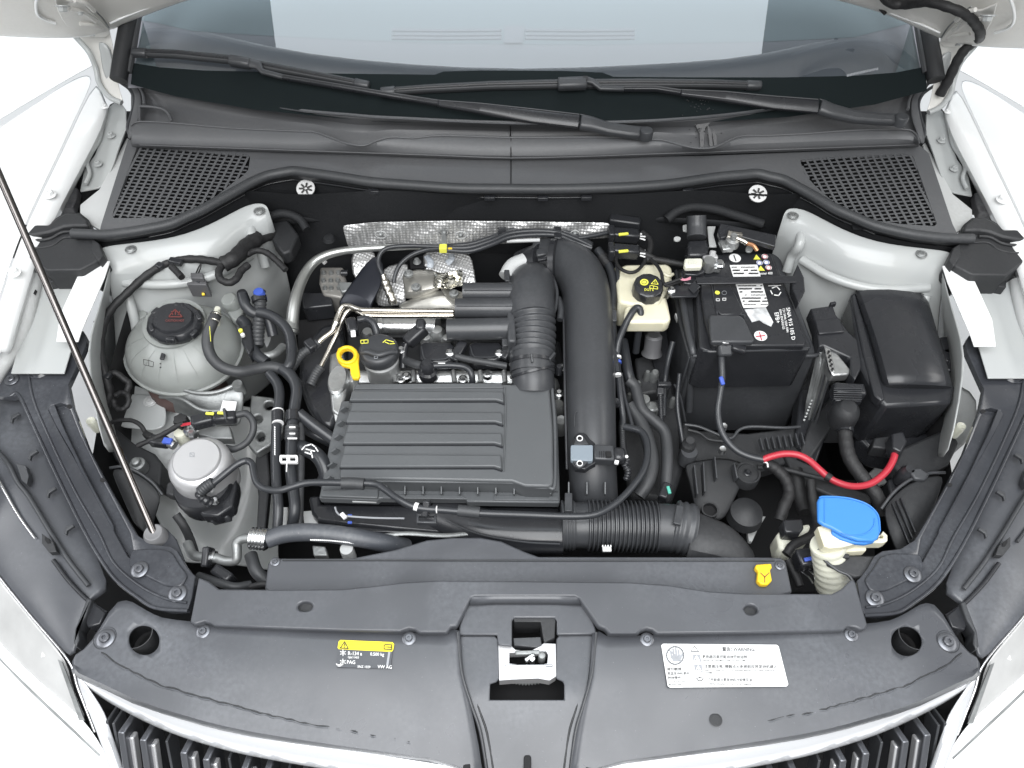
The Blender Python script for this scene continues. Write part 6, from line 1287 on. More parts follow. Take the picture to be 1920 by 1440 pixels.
tube(lh, 'hose', [(1168,640,-.06),(1176,690,-.06),(1184,720,-.07)], 10, RUBG, 12)
bar(lh, 'green_marked_clip', (1238,920,-.09), (1254,926,-.09), 34, .02, PLG, .003); bar(lh, 'green_clip_mark', (1252,912,-.078), (1256,926,-.078), 6, .004, mat('green_print', (.1,.45,.35), .4), .001)  # small green mark on the clip
gb = thing('gearbox_top', 'dark gearbox parts deep between the boost pipe and the battery box', 'gearbox', (1220, 760, -.2))
plate(gb, 'gearbox_casting', [(1170,700),(1260,690),(1290,860),(1260,940),(1180,930),(1160,800)], -.15, .1, PLM, .01)
plate(gb, 'casting_step', [(1200,748),(1232,752),(1236,770),(1206,772)], -.10, .04, ALD, .004); lathe(gb, 'casting_boss', (1208,750,-.09), [(4,.004),(10,.004),(12,-.01)], ALD, 20); plate(gb, 'upper_casting', [(1190,670),(1250,660),(1256,730),(1200,740)], -.12, .06, PLM, .005)
tube(gb, 'sensor_stem', [(1238,740,-.07),(1239,765,-.08),(1240,790,-.09)], 5, PLG, 10, ribs=12, amp=.1); bar(gb, 'sensor_head', (1232,722,-.065), (1258,722,-.065), 10, .012, PLG, .002); bar(gb, 'sensor_clip', (1238,728,-.068), (1238,742,-.072), 14, .014, PLG, .002)
for (u, v, r) in ((1196,720,7),(1214,700,6),(1228,700,9),(1180,742,6),(1262,750,6)): lathe(gb, 'casting_boss', (u,v,-.10), [(0,.006),(r*.6,.006),(r,.0),(r,-.02)], ALD, 14)
tube(gb, 'shift_cable', [(1262,640,-.03),(1252,680,-.06),(1246,720,-.09),(1244,780,-.11)], 5, RUBG, 10); tube(gb, 'shift_cable', [(1274,700,-.05),(1270,760,-.09),(1280,830,-.12)], 4, RUBG, 10)
# ---- battery in its jacket
jk = thing('battery_jacket', 'tall black open-topped plastic box holding the battery', 'battery box', (1400, 720, -.15))
JP = [(1268,560),(1296,545),(1340,500),(1450,470),(1532,655),(1524,668),(1312,668),(1298,658)]
plate(jk, 'jacket_wall', [(1266,505),(1300,500),(1330,480),(1460,474),(1532,660),(1526,666),(1306,666),(1298,656)], -.012, .235, PL, .004, flare=.10)
tube(jk, 'jacket_rim', [(1268,508,-.010),(1276,560,-.010),(1298,657,-.010),(1308,667,-.010),(1400,667,-.010),(1524,667,-.010),(1532,660,-.010)], 4, PL, 10, 3)
tube(jk, 'jacket_corner', [(1276,540,.0),(1290,620,-.005),(1300,664,-.012),(1296,700,-.07),(1292,770,-.16)], 7, PL, 10)
plate(jk, 'jacket_side', [(1262,540),(1276,540),(1296,640),(1304,664),(1292,672),(1272,600)], -.02, .15, PL, .003)
bar(jk, 'white_edge', (1266,590,-.03), (1284,640,-.035), 3, .01, WHB, .001)
tube(jk, 'jacket_seam', [(1264,720,-.10),(1276,745,-.12),(1285,790,-.16)], 2, PL, 6)
bt = thing('car_battery', 'black car battery with white labels, held by a black strap', 'battery', (1420, 560, -.08))
bbod = plate(bt, 'battery_case', [(1302,508),(1330,476),(1448,475),(1522,648),(1516,656),(1330,660),(1312,652)], .020, .11, PLG, .003)
bl_ = plate(bt, 'battery_lid', [(1332,480),(1360,474),(1446,474),(1512,640),(1508,648),(1336,648),(1322,600),(1310,520)], .032, .014, PLG, .003)
plate(bl_, 'lid_step', [(1336,528),(1366,526),(1395,584),(1390,590),(1352,590),(1342,580)], .036, .006, PLG, .002)
tube(bl_, 'lid_groove', [(1334,532,.0335),(1344,584,.0335),(1350,592,.0335),(1392,590,.0335),(1396,596,.0335)], 1.5, PL, 6)
tube(bl_, 'lid_line', [(1318,658,.018),(1400,658,.0205),(1518,652,.0205)], 1.6, PL, 6)
LZ = lambda u, v: .0335
lab = plate(bl_, 'white_label', [(1368,497),(1420,496),(1441,571),(1436,576),(1394,577),(1392,572)], .0332, .0008, WLB, 0)
random.seed(3)
for k_ in range(13):
    v = 501+k_*5.8
    if 518 < v < 535: continue
    u0 = 1371+(v-497)*.33; n = 0; u = u0
    while u < u0+44:
        w_ = random.uniform(2, 8)
        if random.random() > .2: n += 1; strokes(lab, 'label_print', [[(u, v), (min(u+w_, u0+45), v-.3)]], 2.6 if k_ % 3 else 1.6, lambda a, b: .0336, BTX)
        u += w_+1.4
st = plate(bl_, 'clear_sticker', [(1396,580),(1436,577),(1450,604),(1446,612),(1432,606),(1424,600),(1410,604)], .0336, .0008, mat('worn_sticker', (.55,.56,.57), .5, var=.3, vs=60), 0)
cvr = plate(bt, 'terminal_cover', [(1329,592),(1334,590),(1386,590),(1396,598),(1402,610),(1415,636),(1412,641),(1334,641),(1331,620)], .048, .012, PL, .003)
lathe(bl_, 'minus_disc', (1378,484,.033), [(0,.0008),(11,.0008),(11,0)], WTX, 28, sy=1); strokes(bl_, 'minus_sign', [[(1376,479),(1380,489)]], 2, lambda a, b: .0338, BTX)
lathe(bl_, 'plus_disc', (1426,630,.033), [(0,.0008),(12,.0008),(12,0)], WTX, 28); strokes(bl_, 'plus_sign', [[(1418,631),(1434,629)],[(1424,623),(1428,637)]], 2, lambda a, b: .0338, mat('red_print', (.5,.02,.05), .5))
lathe(bl_, 'charge_eye', (1345,549,.037), [(0,.001),(4.6,.001),(4.6,0)], YTX, 18); strokes(bl_, 'eye_ring', [ring2(1358,549,4.4,16,3.6)], .9, lambda a, b: .0366, GTX)
for (u, v) in ((1346,560),(1358,559)): strokes(bl_, 'eye_symbol', [[(u-3,v),(u+3,v)],[(u-3,v+4),(u+3,v+4)],[(u-3,v),(u-3,v+4)],[(u+3,v),(u+3,v+4)]], 1.1, lambda a, b: .0366, WTX)
for (u, v, m_) in ((1419,482,YTX),(1434,481,WTX),(1424,493,WTX),(1437,492,BLP),(1427,503,YTX),(1441,502,WTX)):
    if m_ is YTX: plate(bl_, 'hazard_symbol', [(u-6,v+4),(u-1,v-5),(u+7,v+4)], .0333, .0008, m_, 0)
    else:
        lathe(bl_, 'hazard_symbol', (u,v,.033), [(0,.0008),(6,.0008),(6,0)], WTX, 18); strokes(bl_, 'symbol_ring', [ring2(u,v,4.6,14,4)], 1.1, lambda a, b: .0338, BLP if u in (1424,1437) else MATS['red_print'])
text(bl_, 'Banner 400', 1421, 515, lambda a, b: .0333, 7, WTX, 1, .85); text(bl_, '5NA 915 105 D', 1474, 577, lambda a, b: .0333, 10, WTX, -80, .95); text(bl_, '12V 59Ah 320A DIN', 1467, 578, lambda a, b: .0333, 6, WTX, -80, .9); text(bl_, '60Ah EN/SAE/GS', 1461, 580, lambda a, b: .0333, 6, WTX, -80, .9); text(bl_, 'EFB+', 1452, 586, lambda a, b: .0333, 11, WTX, -80, .9)
strokes(bl_, 'recycling_symbol', [[(1448,540),(1456,537),(1462,543)],[(1464,548),(1460,554),(1452,553)],[(1448,551),(1445,545)]], 2, lambda a, b: .0336, WTX); strokes(bl_, 'recycling_symbol', [[(1441,536),(1464,535)]], 1.4, lambda a, b: .0336, WTX)
strap = thing('battery_strap', 'flat black steel strap bolted across the battery', 'battery strap', (1390, 525, .06))
bar(strap, 'strap_bar', (1306,527,.052), (1492,524,.052), 17, .003, PLG, .001); plate(strap, 'left_foot', [(1254,540),(1262,535),(1306,534),(1312,544),(1306,556),(1260,557),(1253,552)], .034, .004, PLG, .001); bar(strap, 'left_riser', (1296,546,.036), (1308,532,.050), 18, .004, PLG, .001)
plate(strap, 'right_foot', [(1486,518),(1496,494),(1508,520),(1510,545),(1498,568),(1486,540)], .050, .020, PLG, .002)
lathe(strap, 'strap_bolt', (1259,545,.036), [(0,.008),(3,.008),(4,.005),(6,.004),(8,.002),(8,-.002)], ALS, 18)
plate(strap, 'strap_block', [(1276,506),(1304,504),(1310,522),(1300,534),(1280,530)], .036, .03, PLG, .003)
ng = thing('negative_terminal', 'cast negative terminal clamp with a cream cap and copper cable lug behind the battery', 'battery terminal', (1360, 480, .05))
plate(ng, 'cream_cap', [(1284,484),(1314,483),(1318,486),(1316,500),(1286,501),(1283,496)], .066, .012, CRM, .003); lathe(ng, 'cap_dimple', (1298,492,.0665), [(3,.0008),(7,.001),(8,0)], CRM, 20)
bar(ng, 'clamp_arm', (1318,486,.054), (1345,482,.054), 12, .010, SIL, .003); bar(ng, 'clamp_arm', (1334,490,.05), (1336,472,.056), 12, .016, SIL, .003); lathe(ng, 'clamp_post', (1330,492,.054), [(6,.006),(11,.006),(13,.0),(13,-.016)], ALU, 24)
lathe(ng, 'clamp_bolt', (1349,496,.050), [(0,.008),(6,.008),(7,.004),(10,.002),(10,-.004)], ALS, 6); bar(ng, 'clamp_base', (1320,500,.044), (1350,504,.042), 12, .012, ALU, .002)
plate(ng, 'sensor_block', [(1282,502),(1316,500),(1322,510),(1306,516),(1284,514)], .046, .02, PLG, .002)
for d in (0, 3): tube(ng, 'pink_wire', [(1276,521+d,.05),(1284,524+d*.5,.05),(1295,520+d,.052)], 1.4, mat('pink_wire_sheath', (.6,.25,.32), .4) if not d else MATS['pink_wire_sheath'], 6)
tube(ng, 'grey_lead', [(1244,534,.046),(1262,528,.048),(1278,522,.05)], 3, TAPE, 8)
es = thing('earth_strap_lug', 'brass-yellow earth lug with a copper cable behind the battery', 'cable lug', (1380, 450, .06))
bar(es, 'lug_plate', (1364,436,.072), (1392,440,.070), 8, .004, STL, .001); bar(es, 'lug_hook', (1366,446,.07), (1370,434,.074), 8, .006, STL, .001); lathe(es, 'lug_stud', (1372,455,.058), [(5,.02),(6,.02),(7,.01),(12,.008),(14,.0),(14,-.006)], ALU, 18, ); tube(es, 'crimp', [(1380,446,.07),(1394,452,.068),(1400,456,.066)], 5, STL, 10); tube(es, 'copper_cable', [(1400,456,.066),(1412,460,.062),(1420,470,.056)], 4, COPP, 10); plate(es, 'stud_base', [(1348,450),(1362,440),(1376,444),(1376,466),(1356,468)], .056, .01, ALU, .002)
tu = thing('upright_plug', 'upright black plug with a rounded cap against the firewall left of the battery', 'electrical plug', (1305, 440, .05))
tube(tu, 'plug_cap', [(1306,404,.085),(1306,425,.07),(1306,446,.06)], 18, PL, 20); plate(tu, 'plug_body', [(1290,450),(1326,448),(1330,460),(1328,478),(1290,478)], .056, .05, PLG, .005); plate(tu, 'plug_foot', [(1284,476),(1326,476),(1324,486),(1290,490)], .04, .03, PLG, .003)
plate(tu, 'grey_tab', [(1280,422),(1290,420),(1290,434),(1281,432)], .05, .004, WHB, .001); plate(tu, 'pale_strip', [(1326,424),(1342,424),(1338,440),(1344,462),(1330,462)], .04, .004, WHB, .001)
fd = thing('firewall_fittings', 'oval pale plug, slotted white discs and dark ledges on the firewall', 'firewall fittings', (1000, 380, .06))
for (u, v, ru, rv, m_) in ((1270,447,6.5,4,WHB),(1405,466,7,6,ALD)): plate(fd, 'oval_plug', disc(u, v, ru, rv, 16), .05, .004, m_, .0005)
for (u, v) in ((573,353),(1421,363)):
    zd = .082 if u < 900 else .094; wd = lathe(fd, 'slotted_disc', (u,v,zd), [(0,.002),(14,.002),(17,.001),(17.5,0),(17,-.003)], mat('white_disc', (.62,.62,.62), .4) if u < 600 else MATS['white_disc'], 36, rot=(25,0,0))
    for k_ in range(7):
        a = k_*2*math.pi/7+.4; strokes(wd, 'disc_slot', [[(u+4*math.cos(a), v+3*math.sin(a)), (u+12*math.cos(a), v+9.5*math.sin(a))]], 3.4, lambda x, y, v=v, zd=zd: zd+.0022+(v-y)*.0005, BTX)
for (a, b) in (((845,367),(800,366)),((1300,372),(1290,366))): bar(fd, 'white_clip', (a[0],a[1],.07), (a[0]+12,a[1]+1,.07), 4, .006, WTX, .001)
loft(fd, 'insulation_ledge', [[(430,420,.02),(520,404,.03),(620,398,.035),(800,400,.035),(1000,400,.035),(1200,404,.035),(1330,410,.03),(1450,420,.02)],[(440,440,.0),(520,424,.01),(620,412,.02),(800,408,.02),(1000,408,.02),(1200,414,.02),(1330,424,.01),(1440,436,.0)]], FELT, .006, 1)
tube(fd, 'insulation_roll', [(1250,412,.04),(1270,396,.05),(1300,388,.055),(1340,392,.05),(1380,404,.04),(1430,420,.03)], 9, FELT, 10); tube(fd, 'insulation_roll', [(486,430,.03),(500,410,.045),(530,400,.05),(560,410,.04),(575,430,.03)], 8, FELT, 10)
for (u, v) in ((610,445),(617,449)): lathe(fd, 'grommet', (u,v,.0), [(0,.008),(9,.006),(12,0)], FELT, 18) if u == 617 else None
plate(fd, 'side_flap', [(500,418),(540,412),(560,440),(545,470),(530,476),(510,450)], .03, .03, PLM, .004); plate(fd, 'rear_flap', [(1346,434),(1350,418),(1456,440),(1454,462),(1380,440),(1352,446)], .064, .012, PLG, .002)
ub = thing('brake_modulator', 'grey valve block with studs left of the dark heat shield edge', 'valve block', (625, 520, -.05))
plate(ub, 'valve_body', [(600,500),(644,500),(652,540),(640,558),(606,552),(598,530)], -.04, .05, mat('warm_grey_cast', (.26,.25,.235), .5, metal=.4, bump=.4, bs=150), .004)
for i in range(9): lathe(ub, 'stud', (608+(i % 3)*13+random.uniform(-2,2), 512+(i//3)*14, -.038), [(0,.005),(3,.005),(4.5,.001),(4.5,-.002)], ALD, 12)
bar(ub, 'white_stub', (605,494,-.02), (611,488,-.016), 7, .006, WTX, .001); tube(ub, 'pipe_nut', [(640,512,-.03),(652,512,-.03)], 6, PLG, 8); plate(ub, 'black_ecu', [(566,548),(620,548),(624,572),(568,578)], -.045, .04, PLG, .003); plate(ub, 'lower_block', [(632,528),(660,528),(662,542),(640,548)], -.03, .03, ALD, .003)
hs = thing('dark_steel_shield', 'blackened steel shield slanting between the silver pipe and the turbocharger', 'heat shield', (690, 520, -.03))
loft(hs, 'shield_sheet', [[(700,476,-.004),(716,480,-.002),(722,510,-.01)],[(672,510,-.02),(700,520,-.014),(714,544,-.02)],[(640,556,-.03),(670,552,-.02),(696,572,-.03)],[(628,576,-.05),(660,578,-.045),(700,590,-.05)]], mat('blued_steel', (.02,.022,.03), .35, metal=.3), .003, 1)
# ---- ECU, fuse box
ecu = thing('engine_control_unit', 'aluminium engine control unit in a black holder between battery and fuse box', 'control unit', (1560, 680, -.05))
plate(ecu, 'holder', [(1519,578),(1562,572),(1568,590),(1592,622),(1612,640),(1622,662),(1616,690),(1604,712),(1596,700),(1594,670),(1566,658),(1545,648),(1536,650),(1530,610)], .012, .03, PLG, .003)
plate(ecu, 'holder_step', [(1528,600),(1574,596),(1584,622),(1536,626)], .017, .008, PLG, .002); bar(ecu, 'holder_tab', (1556,572,.015), (1566,570,.015), 6, .01, PLG, .001)
plate(ecu, 'metal_case', [(1544,650),(1556,652),(1572,664),(1596,694),(1592,702),(1562,704),(1552,690)], .006, .02, ALU, .003)
plate(ecu, 'connector_strip', [(1545,648),(1556,650),(1566,694),(1560,700),(1554,690)], .010, .006, ALS, .001)
for k_ in range(5): bar(ecu, 'strip_slot', (1552+k_*1.8,659+k_*8,.0125), (1556+k_*1.8,659+k_*8,.0125), 4, .002, DARK, .0003)
loft(ecu, 'finned_side', [[(1534,650,-.0),(1546,652,.0),(1562,704,.0)],[(1526,690,-.04),(1538,700,-.04),(1552,722,-.04)],[(1512,750,-.09),(1522,760,-.1),(1532,770,-.1)],[(1508,790,-.14),(1514,810,-.15),(1520,812,-.15)]], ALD, .006, 0)
for k_ in range(4): tube(ecu, 'case_fin', [(1538+k_*7,664+k_*10,-.0),(1528+k_*6,710+k_*9,-.05),(1514+k_*5,770+k_*8,-.11),(1508+k_*4,806+k_*3,-.15)], 2, ALD if k_ < 2 else PL, 6, 2)
for k_ in range(7): lathe(ecu, 'case_rivet', (1522-k_*2.4,752+k_*6,-.09-.004*k_), [(0,.002),(2,.002),(2,0)], WHB, 8)
bar(ecu, 'plug_top', (1560,736,.0), (1618,738,.0), 26, .03, PLG, .004)
for k_ in range(6): bar(ecu, 'plug_rib', (1563,728+k_*4,.0165), (1616,729+k_*4,.0165), 1.4, .002, PL, .0004)
lathe(ecu, 'plug_boot', (1588,768,-.01), [(0,.012),(14,.011),(22,.004),(25,-.006),(26,-.03),(18,-.045)], PLM, 28, sy=1.1); bar(ecu, 'plug_collar', (1562,754,-.012), (1612,756,-.012), 8, .02, PLG, .002)
tube(ecu, 'cable_trunk', [(1586,790,-.035),(1584,806,-.04),(1586,830,-.045),(1592,856,-.05),(1606,880,-.055),(1628,908,-.06),(1644,930,-.065),(1655,960,-.09)], 13, TAPE, 16, wob=.03); tube(ecu, 'trunk_collar', [(1585,798,-.037),(1585,810,-.039)], 15, PLG, 16)
plate(ecu, 'side_carrier', [(1616,690),(1640,700),(1650,770),(1640,800),(1560,800),(1520,860),(1500,850),(1520,790),(1560,740)], -.11, .06, PLM, .004)
fb = thing('fuse_box', 'black fuse box with a domed lid beside the right wing rail', 'fuse box', (1690, 650, -.05))
plate(fb, 'box_base', [(1594,560),(1606,545),(1735,552),(1752,610),(1772,660),(1792,728),(1784,756),(1660,762),(1644,744),(1616,690)], .016, .13, PLG, .006, flare=-.05)
ld = loft(fb, 'domed_lid', [[(1602,546,.014),(1606,540,.026),(1640,535,.034),(1685,537,.036),(1726,547,.030),(1735,552,.014)],[(1606,560,.016),(1612,560,.034),(1650,556,.039),(1692,558,.040),(1732,562,.037),(1742,566,.018)],[(1620,600,.016),(1628,600,.037),(1664,598,.040),(1706,600,.041),(1744,604,.037),(1753,610,.018)],[(1636,650,.016),(1645,650,.037),(1680,650,.041),(1722,652,.041),(1760,654,.037),(1769,660,.018)],[(1650,706,.016),(1660,706,.036),(1694,704,.040),(1736,706,.040),(1776,708,.036),(1784,714,.016)],[(1654,722,.012),(1664,722,.034),(1696,720,.038),(1738,722,.038),(1778,724,.034),(1788,728,.012)],[(1656,730,-.004),(1668,732,-.002),(1698,732,-.002),(1740,732,-.002),(1776,732,-.002),(1786,732,-.004)]], PLG, .004, 1)
tube(ld, 'moulded_mark', [(1674,595,.0405),(1690,594,.0408),(1703,597,.0410),(1705,606,.0410)], .9, PL, 6); tube(ld, 'moulded_mark', [(1698,610,.0408),(1704,612,.0408),(1703,618,.0408),(1696,616,.0408)], .8, PL, 6)
plate(fb, 'base_rim', [(1596,552),(1604,548),(1656,728),(1660,748),(1652,752),(1640,740),(1618,660)], .020, .02, PLG, .003)
plate(fb, 'front_wall', [(1650,736),(1788,732),(1790,742),(1782,758),(1662,764),(1652,752)], .0, .10, PLG, .005); tube(fb, 'front_bead', [(1652,748,.002),(1662,758,.001),(1700,758,.001),(1780,756,.001)], 2, PL, 8)
plate(fb, 'front_latch', [(1714,728),(1742,728),(1744,744),(1718,745)], .006, .012, PLG, .002, holes=[[(1719,732),(1738,732),(1739,741),(1722,741)]]); bar(fb, 'latch_ledge', (1702,757,-.004), (1746,756,-.004), 4, .006, PL, .001)
for k_ in range(3): plate(fb, 'side_latch', [(1760+k_*4,632+k_*22),(1776+k_*3,630+k_*22),(1790+k_*2,642+k_*20),(1794,654+k_*18),(1782,664+k_*16),(1770+k_*3,660+k_*16)], -.004, .02, PLG, .003)
bar(fb, 'rear_latch', (1654,533,.02), (1674,534,.02), 5, .01, PLG, .001)
plate(fb, 'lower_body', [(1650,764),(1784,760),(1790,790),(1750,830),(1690,860),(1640,850),(1610,820),(1620,780)], -.10, .05, PLG, .006)
plate(fb, 'cable_outlet', [(1672,812),(1694,808),(1702,828),(1690,848),(1674,840)], -.03, .03, PLG, .003); plate(fb, 'cable_outlet', [(1640,820),(1670,816),(1668,842),(1636,838)], -.06, .03, PLM, .003)
rcb = thing('red_battery_cable', 'thick red cable snaking from the battery to below the fuse box', 'cable', (1550, 880, -.03))
tube(rcb, 'red_sheath', [(1430,862,-.05),(1446,856,-.046),(1470,851,-.042),(1496,853,-.040),(1518,864,-.040),(1536,880,-.04),(1556,897,-.042),(1580,908,-.044),(1606,912,-.046),(1634,906,-.046),(1660,886,-.045),(1674,864,-.044),(1680,842,-.044)], 6.4, RED, 14)
tube(rcb, 'tape_band', [(1549,892,-.04),(1558,898,-.04)], 8, TAPE, 12); tube(rcb, 'white_wire', [(1430,866,-.052),(1438,868,-.05),(1440,876,-.05)], 1.6, WTX, 6)
bk = thing('black_battery_cable', 'black cable hanging from the positive terminal down the front of the battery box', 'cable', (1360, 780, -.05))
tube(bk, 'cable', [(1352,650,.02),(1353,680,.012),(1354,710,.0),(1350,740,-.012),(1346,770,-.024),(1350,800,-.034),(1362,825,-.042),(1382,845,-.048),(1406,856,-.05),(1432,862,-.05)], 6.5, RUBG, 14); bar(bk, 'terminal_boot', (1358,640,.034), (1358,668,.016), 28, .022, PL, .005); bar(bk, 'blue_tape', (1351,706,.010), (1356,722,.004), 8, .006, BLP, .002); bar(bk, 'terminal_nut', (1352,642,.042), (1366,644,.04), 9, .010, ALS, .002); bar(bk, 'terminal_nut', (1386,642,.04), (1392,643,.04), 6, .008, ALS, .001)
bar(bk, 'boot_arm', (1372,648,.036), (1398,656,.03), 20, .01, PLG, .003)
# ---- battery tray, lower right brackets
plate(ecu, 'black_gap_plate', [(1505,640),(1545,640),(1566,770),(1530,870),(1490,830),(1500,740)], -.12, .05, PLG, .004)  # added black plate that darkens the pale gap beside the battery box
ty = thing('battery_tray', 'ribbed black battery tray with round bosses in front of the battery box', 'battery tray', (1380, 860, -.15))
plate(ty, 'tray_deck', [(1280,790),(1300,806),(1400,812),(1500,800),(1516,830),(1500,860),(1440,880),(1400,890),(1300,870),(1276,830)], -.13, .03, PLM, .004)
tube(ty, 'tray_lip', [(1284,796,-.112),(1310,800,-.110),(1340,812,-.112),(1370,822,-.114),(1386,806,-.112),(1410,800,-.110),(1470,802,-.110),(1500,800,-.112)], 3, PL, 8); tube(ty, 'tray_lip', [(1290,806,-.116),(1312,812,-.116),(1330,824,-.116),(1360,828,-.116)], 3, PLM, 8)
lathe(ty, 'pillar', (1292,832,-.09), [(0,.012),(8,.012),(10,.004),(13,.0),(13,-.04)], PLM, 24); lathe(ty, 'pillar_cup', (1292,848,-.105), [(12,.004),(15,.004),(16,.0),(16,-.03),(12,-.03)], PL, 28)
loft(ty, 'support_arm', [[(1276,868,-.12),(1310,862,-.115),(1350,856,-.115),(1390,862,-.12),(1402,880,-.12)],[(1290,900,-.125),(1320,896,-.115),(1350,894,-.115),(1378,900,-.12),(1392,906,-.125)],[(1298,940,-.13),(1322,936,-.12),(1346,936,-.12),(1364,940,-.125),(1372,948,-.13)],[(1306,970,-.135),(1326,974,-.13),(1340,978,-.13),(1352,976,-.13),(1358,970,-.135)]], PLM, .006, 1)
for (a, b) in (((1300,876),(1306,930)),((1317,870),(1320,926)),((1338,860),(1342,900)),((1374,872),(1380,900))): bar(ty, 'arm_rib', (*a,-.10), (*b,-.105), 3, .02, PL, .0008)
lathe(ty, 'arm_hole', (1331,956,-.112), [(13,.002),(16,.002),(16,-.01),(13,-.01)], PLM, 28, open_=True); plate(ty, 'hole_dark_disc', disc(1331,956,14,11,20), -.119, .002, DARK, 0)
lathe(ty, 'round_boss', (1402,888,-.105), [(0,.001),(18,.001),(20,.004),(23,.004),(24,.0),(24,-.02)], PLM, 32); lathe(ty, 'boss_nut', (1402,886,-.102), [(0,.005),(4,.005),(6,.001),(8,0)], PLG, 6)
for (u, v) in ((1356,802),(1354,845)): lathe(ty, 'pale_bolt', (u,v,-.09), [(2,.006),(6,.007),(7,.002),(7,-.004)], ALS, 18)
for k_ in range(8): bar(ty, 'deck_rib', (1424+k_*11,824-k_*1.5,-.112), (1430+k_*11,846-k_*1.5,-.114), 2.5, .012, PL, .0005)
tube(ty, 'tray_rail', [(1420,876,-.10),(1470,880,-.10),(1530,895,-.1),(1580,905,-.11)], 5, PLM, 8); plate(ty, 'tray_skirt', [(1470,850),(1540,880),(1600,915),(1640,930),(1630,950),(1560,930),(1490,900)], -.12, .03, PLM, .004)
fu = thing('lower_right_looms', 'black taped cables and a cream bottle part in the gap left of the blue cap', 'cables', (1480, 970, -.12))
tube(fu, 'loom', [(1436,868,-.07),(1456,880,-.075),(1474,900,-.08),(1480,925,-.085),(1470,950,-.09),(1462,975,-.1)], 11, TAPE, 12, wob=.05); tube(fu, 'loom', [(1520,900,-.09),(1524,940,-.1),(1530,980,-.1),(1520,1005,-.09),(1490,1020,-.085),(1474,1040,-.09)], 9, TAPE, 12, wob=.06); tube(fu, 'loom', [(1490,880,-.12),(1500,930,-.13),(1510,960,-.13)], 14, TAPE, 12)
plate(fu, 'cream_bottle', [(1456,1000),(1470,990),(1520,980),(1524,1005),(1500,1020),(1480,1040),(1462,1030)], -.09, .05, CRM, .006); plate(fu, 'black_bracket', [(1468,974),(1505,972),(1508,990),(1500,1000),(1472,998)], -.06, .03, PLG, .003); bar(fu, 'plug', (1492,1052,-.06), (1526,1046,-.06), 34, .03, PLG, .004); bar(fu, 'blue_band', (1508,1050,-.043), (1526,1046,-.043), 7, .004, BLP, .001)
lathe(fu, 'dark_hub', (1400,960,-.13), [(0,.01),(14,.008),(30,.0),(34,-.02)], PLM, 28); plate(fu, 'cream_gusset', [(1394,968),(1436,968),(1420,994),(1410,1016),(1404,1014),(1400,990)], -.17, .01, WHB, .001); tube(fu, 'white_wire', [(1500,1060,-.08),(1520,1072,-.075),(1530,1080,-.08)], 1.8, ALS, 6); tube(fu, 'white_wire', [(1496,1066,-.08),(1516,1082,-.075),(1524,1094,-.08)], 1.8, ALS, 6)
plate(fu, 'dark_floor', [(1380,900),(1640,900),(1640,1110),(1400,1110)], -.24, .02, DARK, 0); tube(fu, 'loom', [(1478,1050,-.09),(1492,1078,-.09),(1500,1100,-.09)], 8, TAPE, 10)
wf = thing('washer_filler', 'cream washer filler neck with a bright blue cap at the lower right', 'washer filler', (1590, 1000, -.03))
wc_ = plate(wf, 'blue_cap', [(1533,940),(1536,932),(1545,930),(1575,931),(1600,935),(1625,944),(1642,957),(1649,970),(1652,996),(1646,1010),(1636,1014),(1610,1013),(1582,1003),(1560,990),(1545,984),(1534,977)], .034, .008, BLU, .003)
plate(wf, 'cap_skirt', [(1560,988),(1584,1000),(1612,1010),(1640,1011),(1640,1016),(1622,1020),(1600,1018),(1576,1010),(1560,1000)], .026, .008, BLU, .002)
tube(wc_, 'cap_bead', [(1578,1000,.0345),(1600,1004,.0345),(1624,1000,.0345),(1638,986,.0345),(1640,972,.0345)], 1.2, BLU, 8); tube(wc_, 'cap_fold', [(1546,934,.0345),(1546,980,.0345)], 1.0, BLU, 6); tube(wc_, 'cap_edge', [(x[0],x[1],.0338) for x in [(1536,933),(1545,931),(1575,932),(1600,936),(1625,945),(1641,958),(1648,972),(1650,996)]], 1.6, BLU, 8)
plate(wf, 'cream_collar', [(1533,988),(1545,985),(1575,1000),(1620,1016),(1645,1012),(1656,996),(1664,1004),(1664,1014),(1656,1018),(1610,1018),(1580,1026),(1556,1028),(1545,1024)], .022, .018, RESV, .003, holes=[disc(1652,1006,5,3.5,14)])
plate(wf, 'collar_foot', [(1571,1022),(1624,1018),(1626,1032),(1590,1034),(1576,1038)], .006, .02, RESV, .003)
tube(wf, 'filler_neck', [(1552,1020,.0),(1556,1045,-.025),(1560,1070,-.05),(1562,1100,-.08)], 32, CRM, 28, ribs=7, amp=.02)
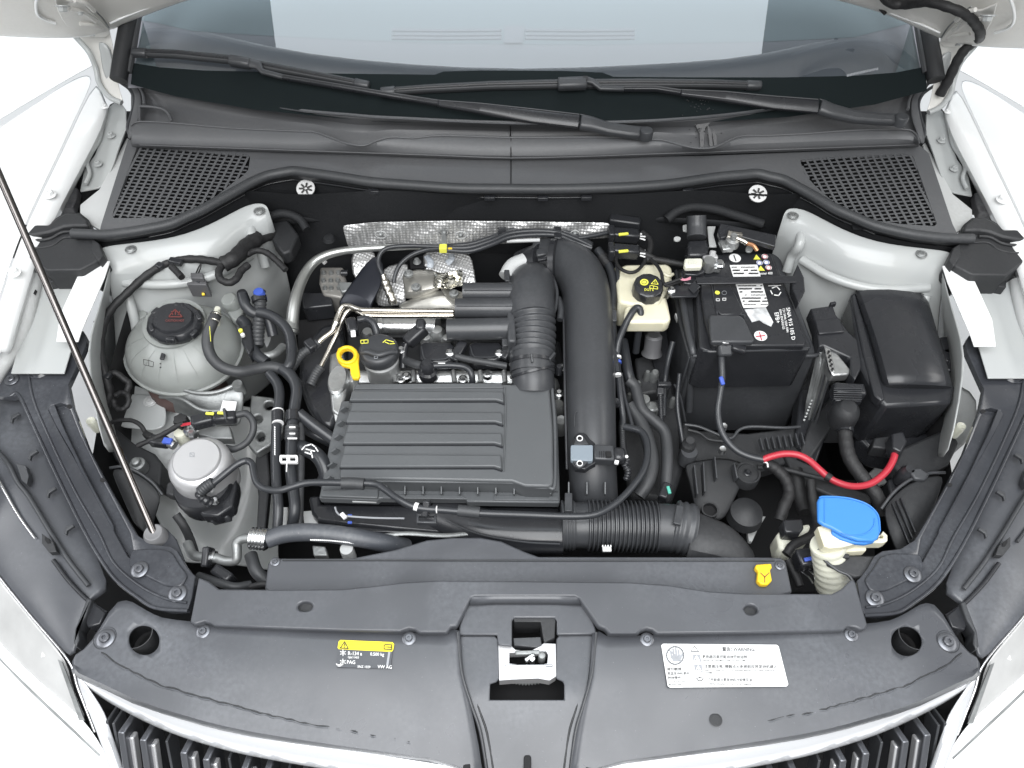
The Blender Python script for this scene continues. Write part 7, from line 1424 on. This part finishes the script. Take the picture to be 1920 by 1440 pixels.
plate(wf, 'neck_bracket', [(1534,1030),(1546,1020),(1580,1040),(1660,1042),(1672,1060),(1640,1080),(1602,1082),(1580,1072),(1550,1058)], -.006, .008, PLM, .003); tube(wf, 'bracket_edge', [(1534,1030,-.004),(1548,1052,-.004),(1572,1070,-.004),(1590,1078,-.004),(1600,1092,-.008)], 3, PL, 8); bar(wf, 'bracket_slot', (1566,1042,-.001), (1592,1044,-.001), 9, .008, PLM, .002)
rl2 = thing('right_lamp_rear_cover', 'dark grey lamp rear cover below the right bracket, ribbed on its left', 'lamp cover', (1700, 960, -.08))
loft(rl2, 'cover_shell', [[(1654,952,-.06),(1676,925,-.05),(1706,902,-.045),(1740,890,-.045),(1775,888,-.045)],[(1660,985,-.06),(1684,962,-.045),(1710,940,-.04),(1740,924,-.04),(1764,920,-.04)],[(1672,1020,-.065),(1694,1000,-.05),(1716,976,-.045),(1736,958,-.045),(1752,950,-.045)],[(1690,1055,-.08),(1704,1036,-.07),(1718,1014,-.06),(1730,990,-.055),(1740,980,-.055)]], PLM, .003, 1)
for k_ in range(3): bar(rl2, 'cover_rib', (1672+k_*8,944-k_*5,-.040), (1704+k_*6,1020-k_*10,-.042), 3, .006, PLG, .001)
tube(rl2, 'cover_rim', [(1652,954,-.058),(1676,923,-.048),(1706,900,-.043),(1740,888,-.043),(1772,886,-.043)], 3, PL, 8)
rm = thing('right_rear_mount', 'dark round mount and bracket behind the right lamp cover', 'mount', (1720, 880, -.1))
plate(rm, 'mount_plate', [(1688,840),(1780,800),(1800,830),(1780,870),(1740,890),(1690,890),(1676,870)], -.06, .05, PLM, .006); lathe(rm, 'mount_cup', (1702,885,-.045), [(0,.01),(8,.01),(11,.004),(14,.0),(14,-.03)], PLG, 24); plate(rm, 'mount_tab', [(1704,880),(1726,876),(1744,890),(1736,900),(1716,898)], -.035, .01, PL, .003); lathe(rm, 'white_stub', (1798,804,-.03), [(5,.008),(8,.01),(9,.006),(8,-.02)], CRM, 20); plate(rm, 'mount_web', [(1664,900),(1700,880),(1712,900),(1700,930),(1670,930)], -.08, .04, PLG, .004)
bpy.data.objects.remove(_to); bpy.data.curves.remove(_tc)
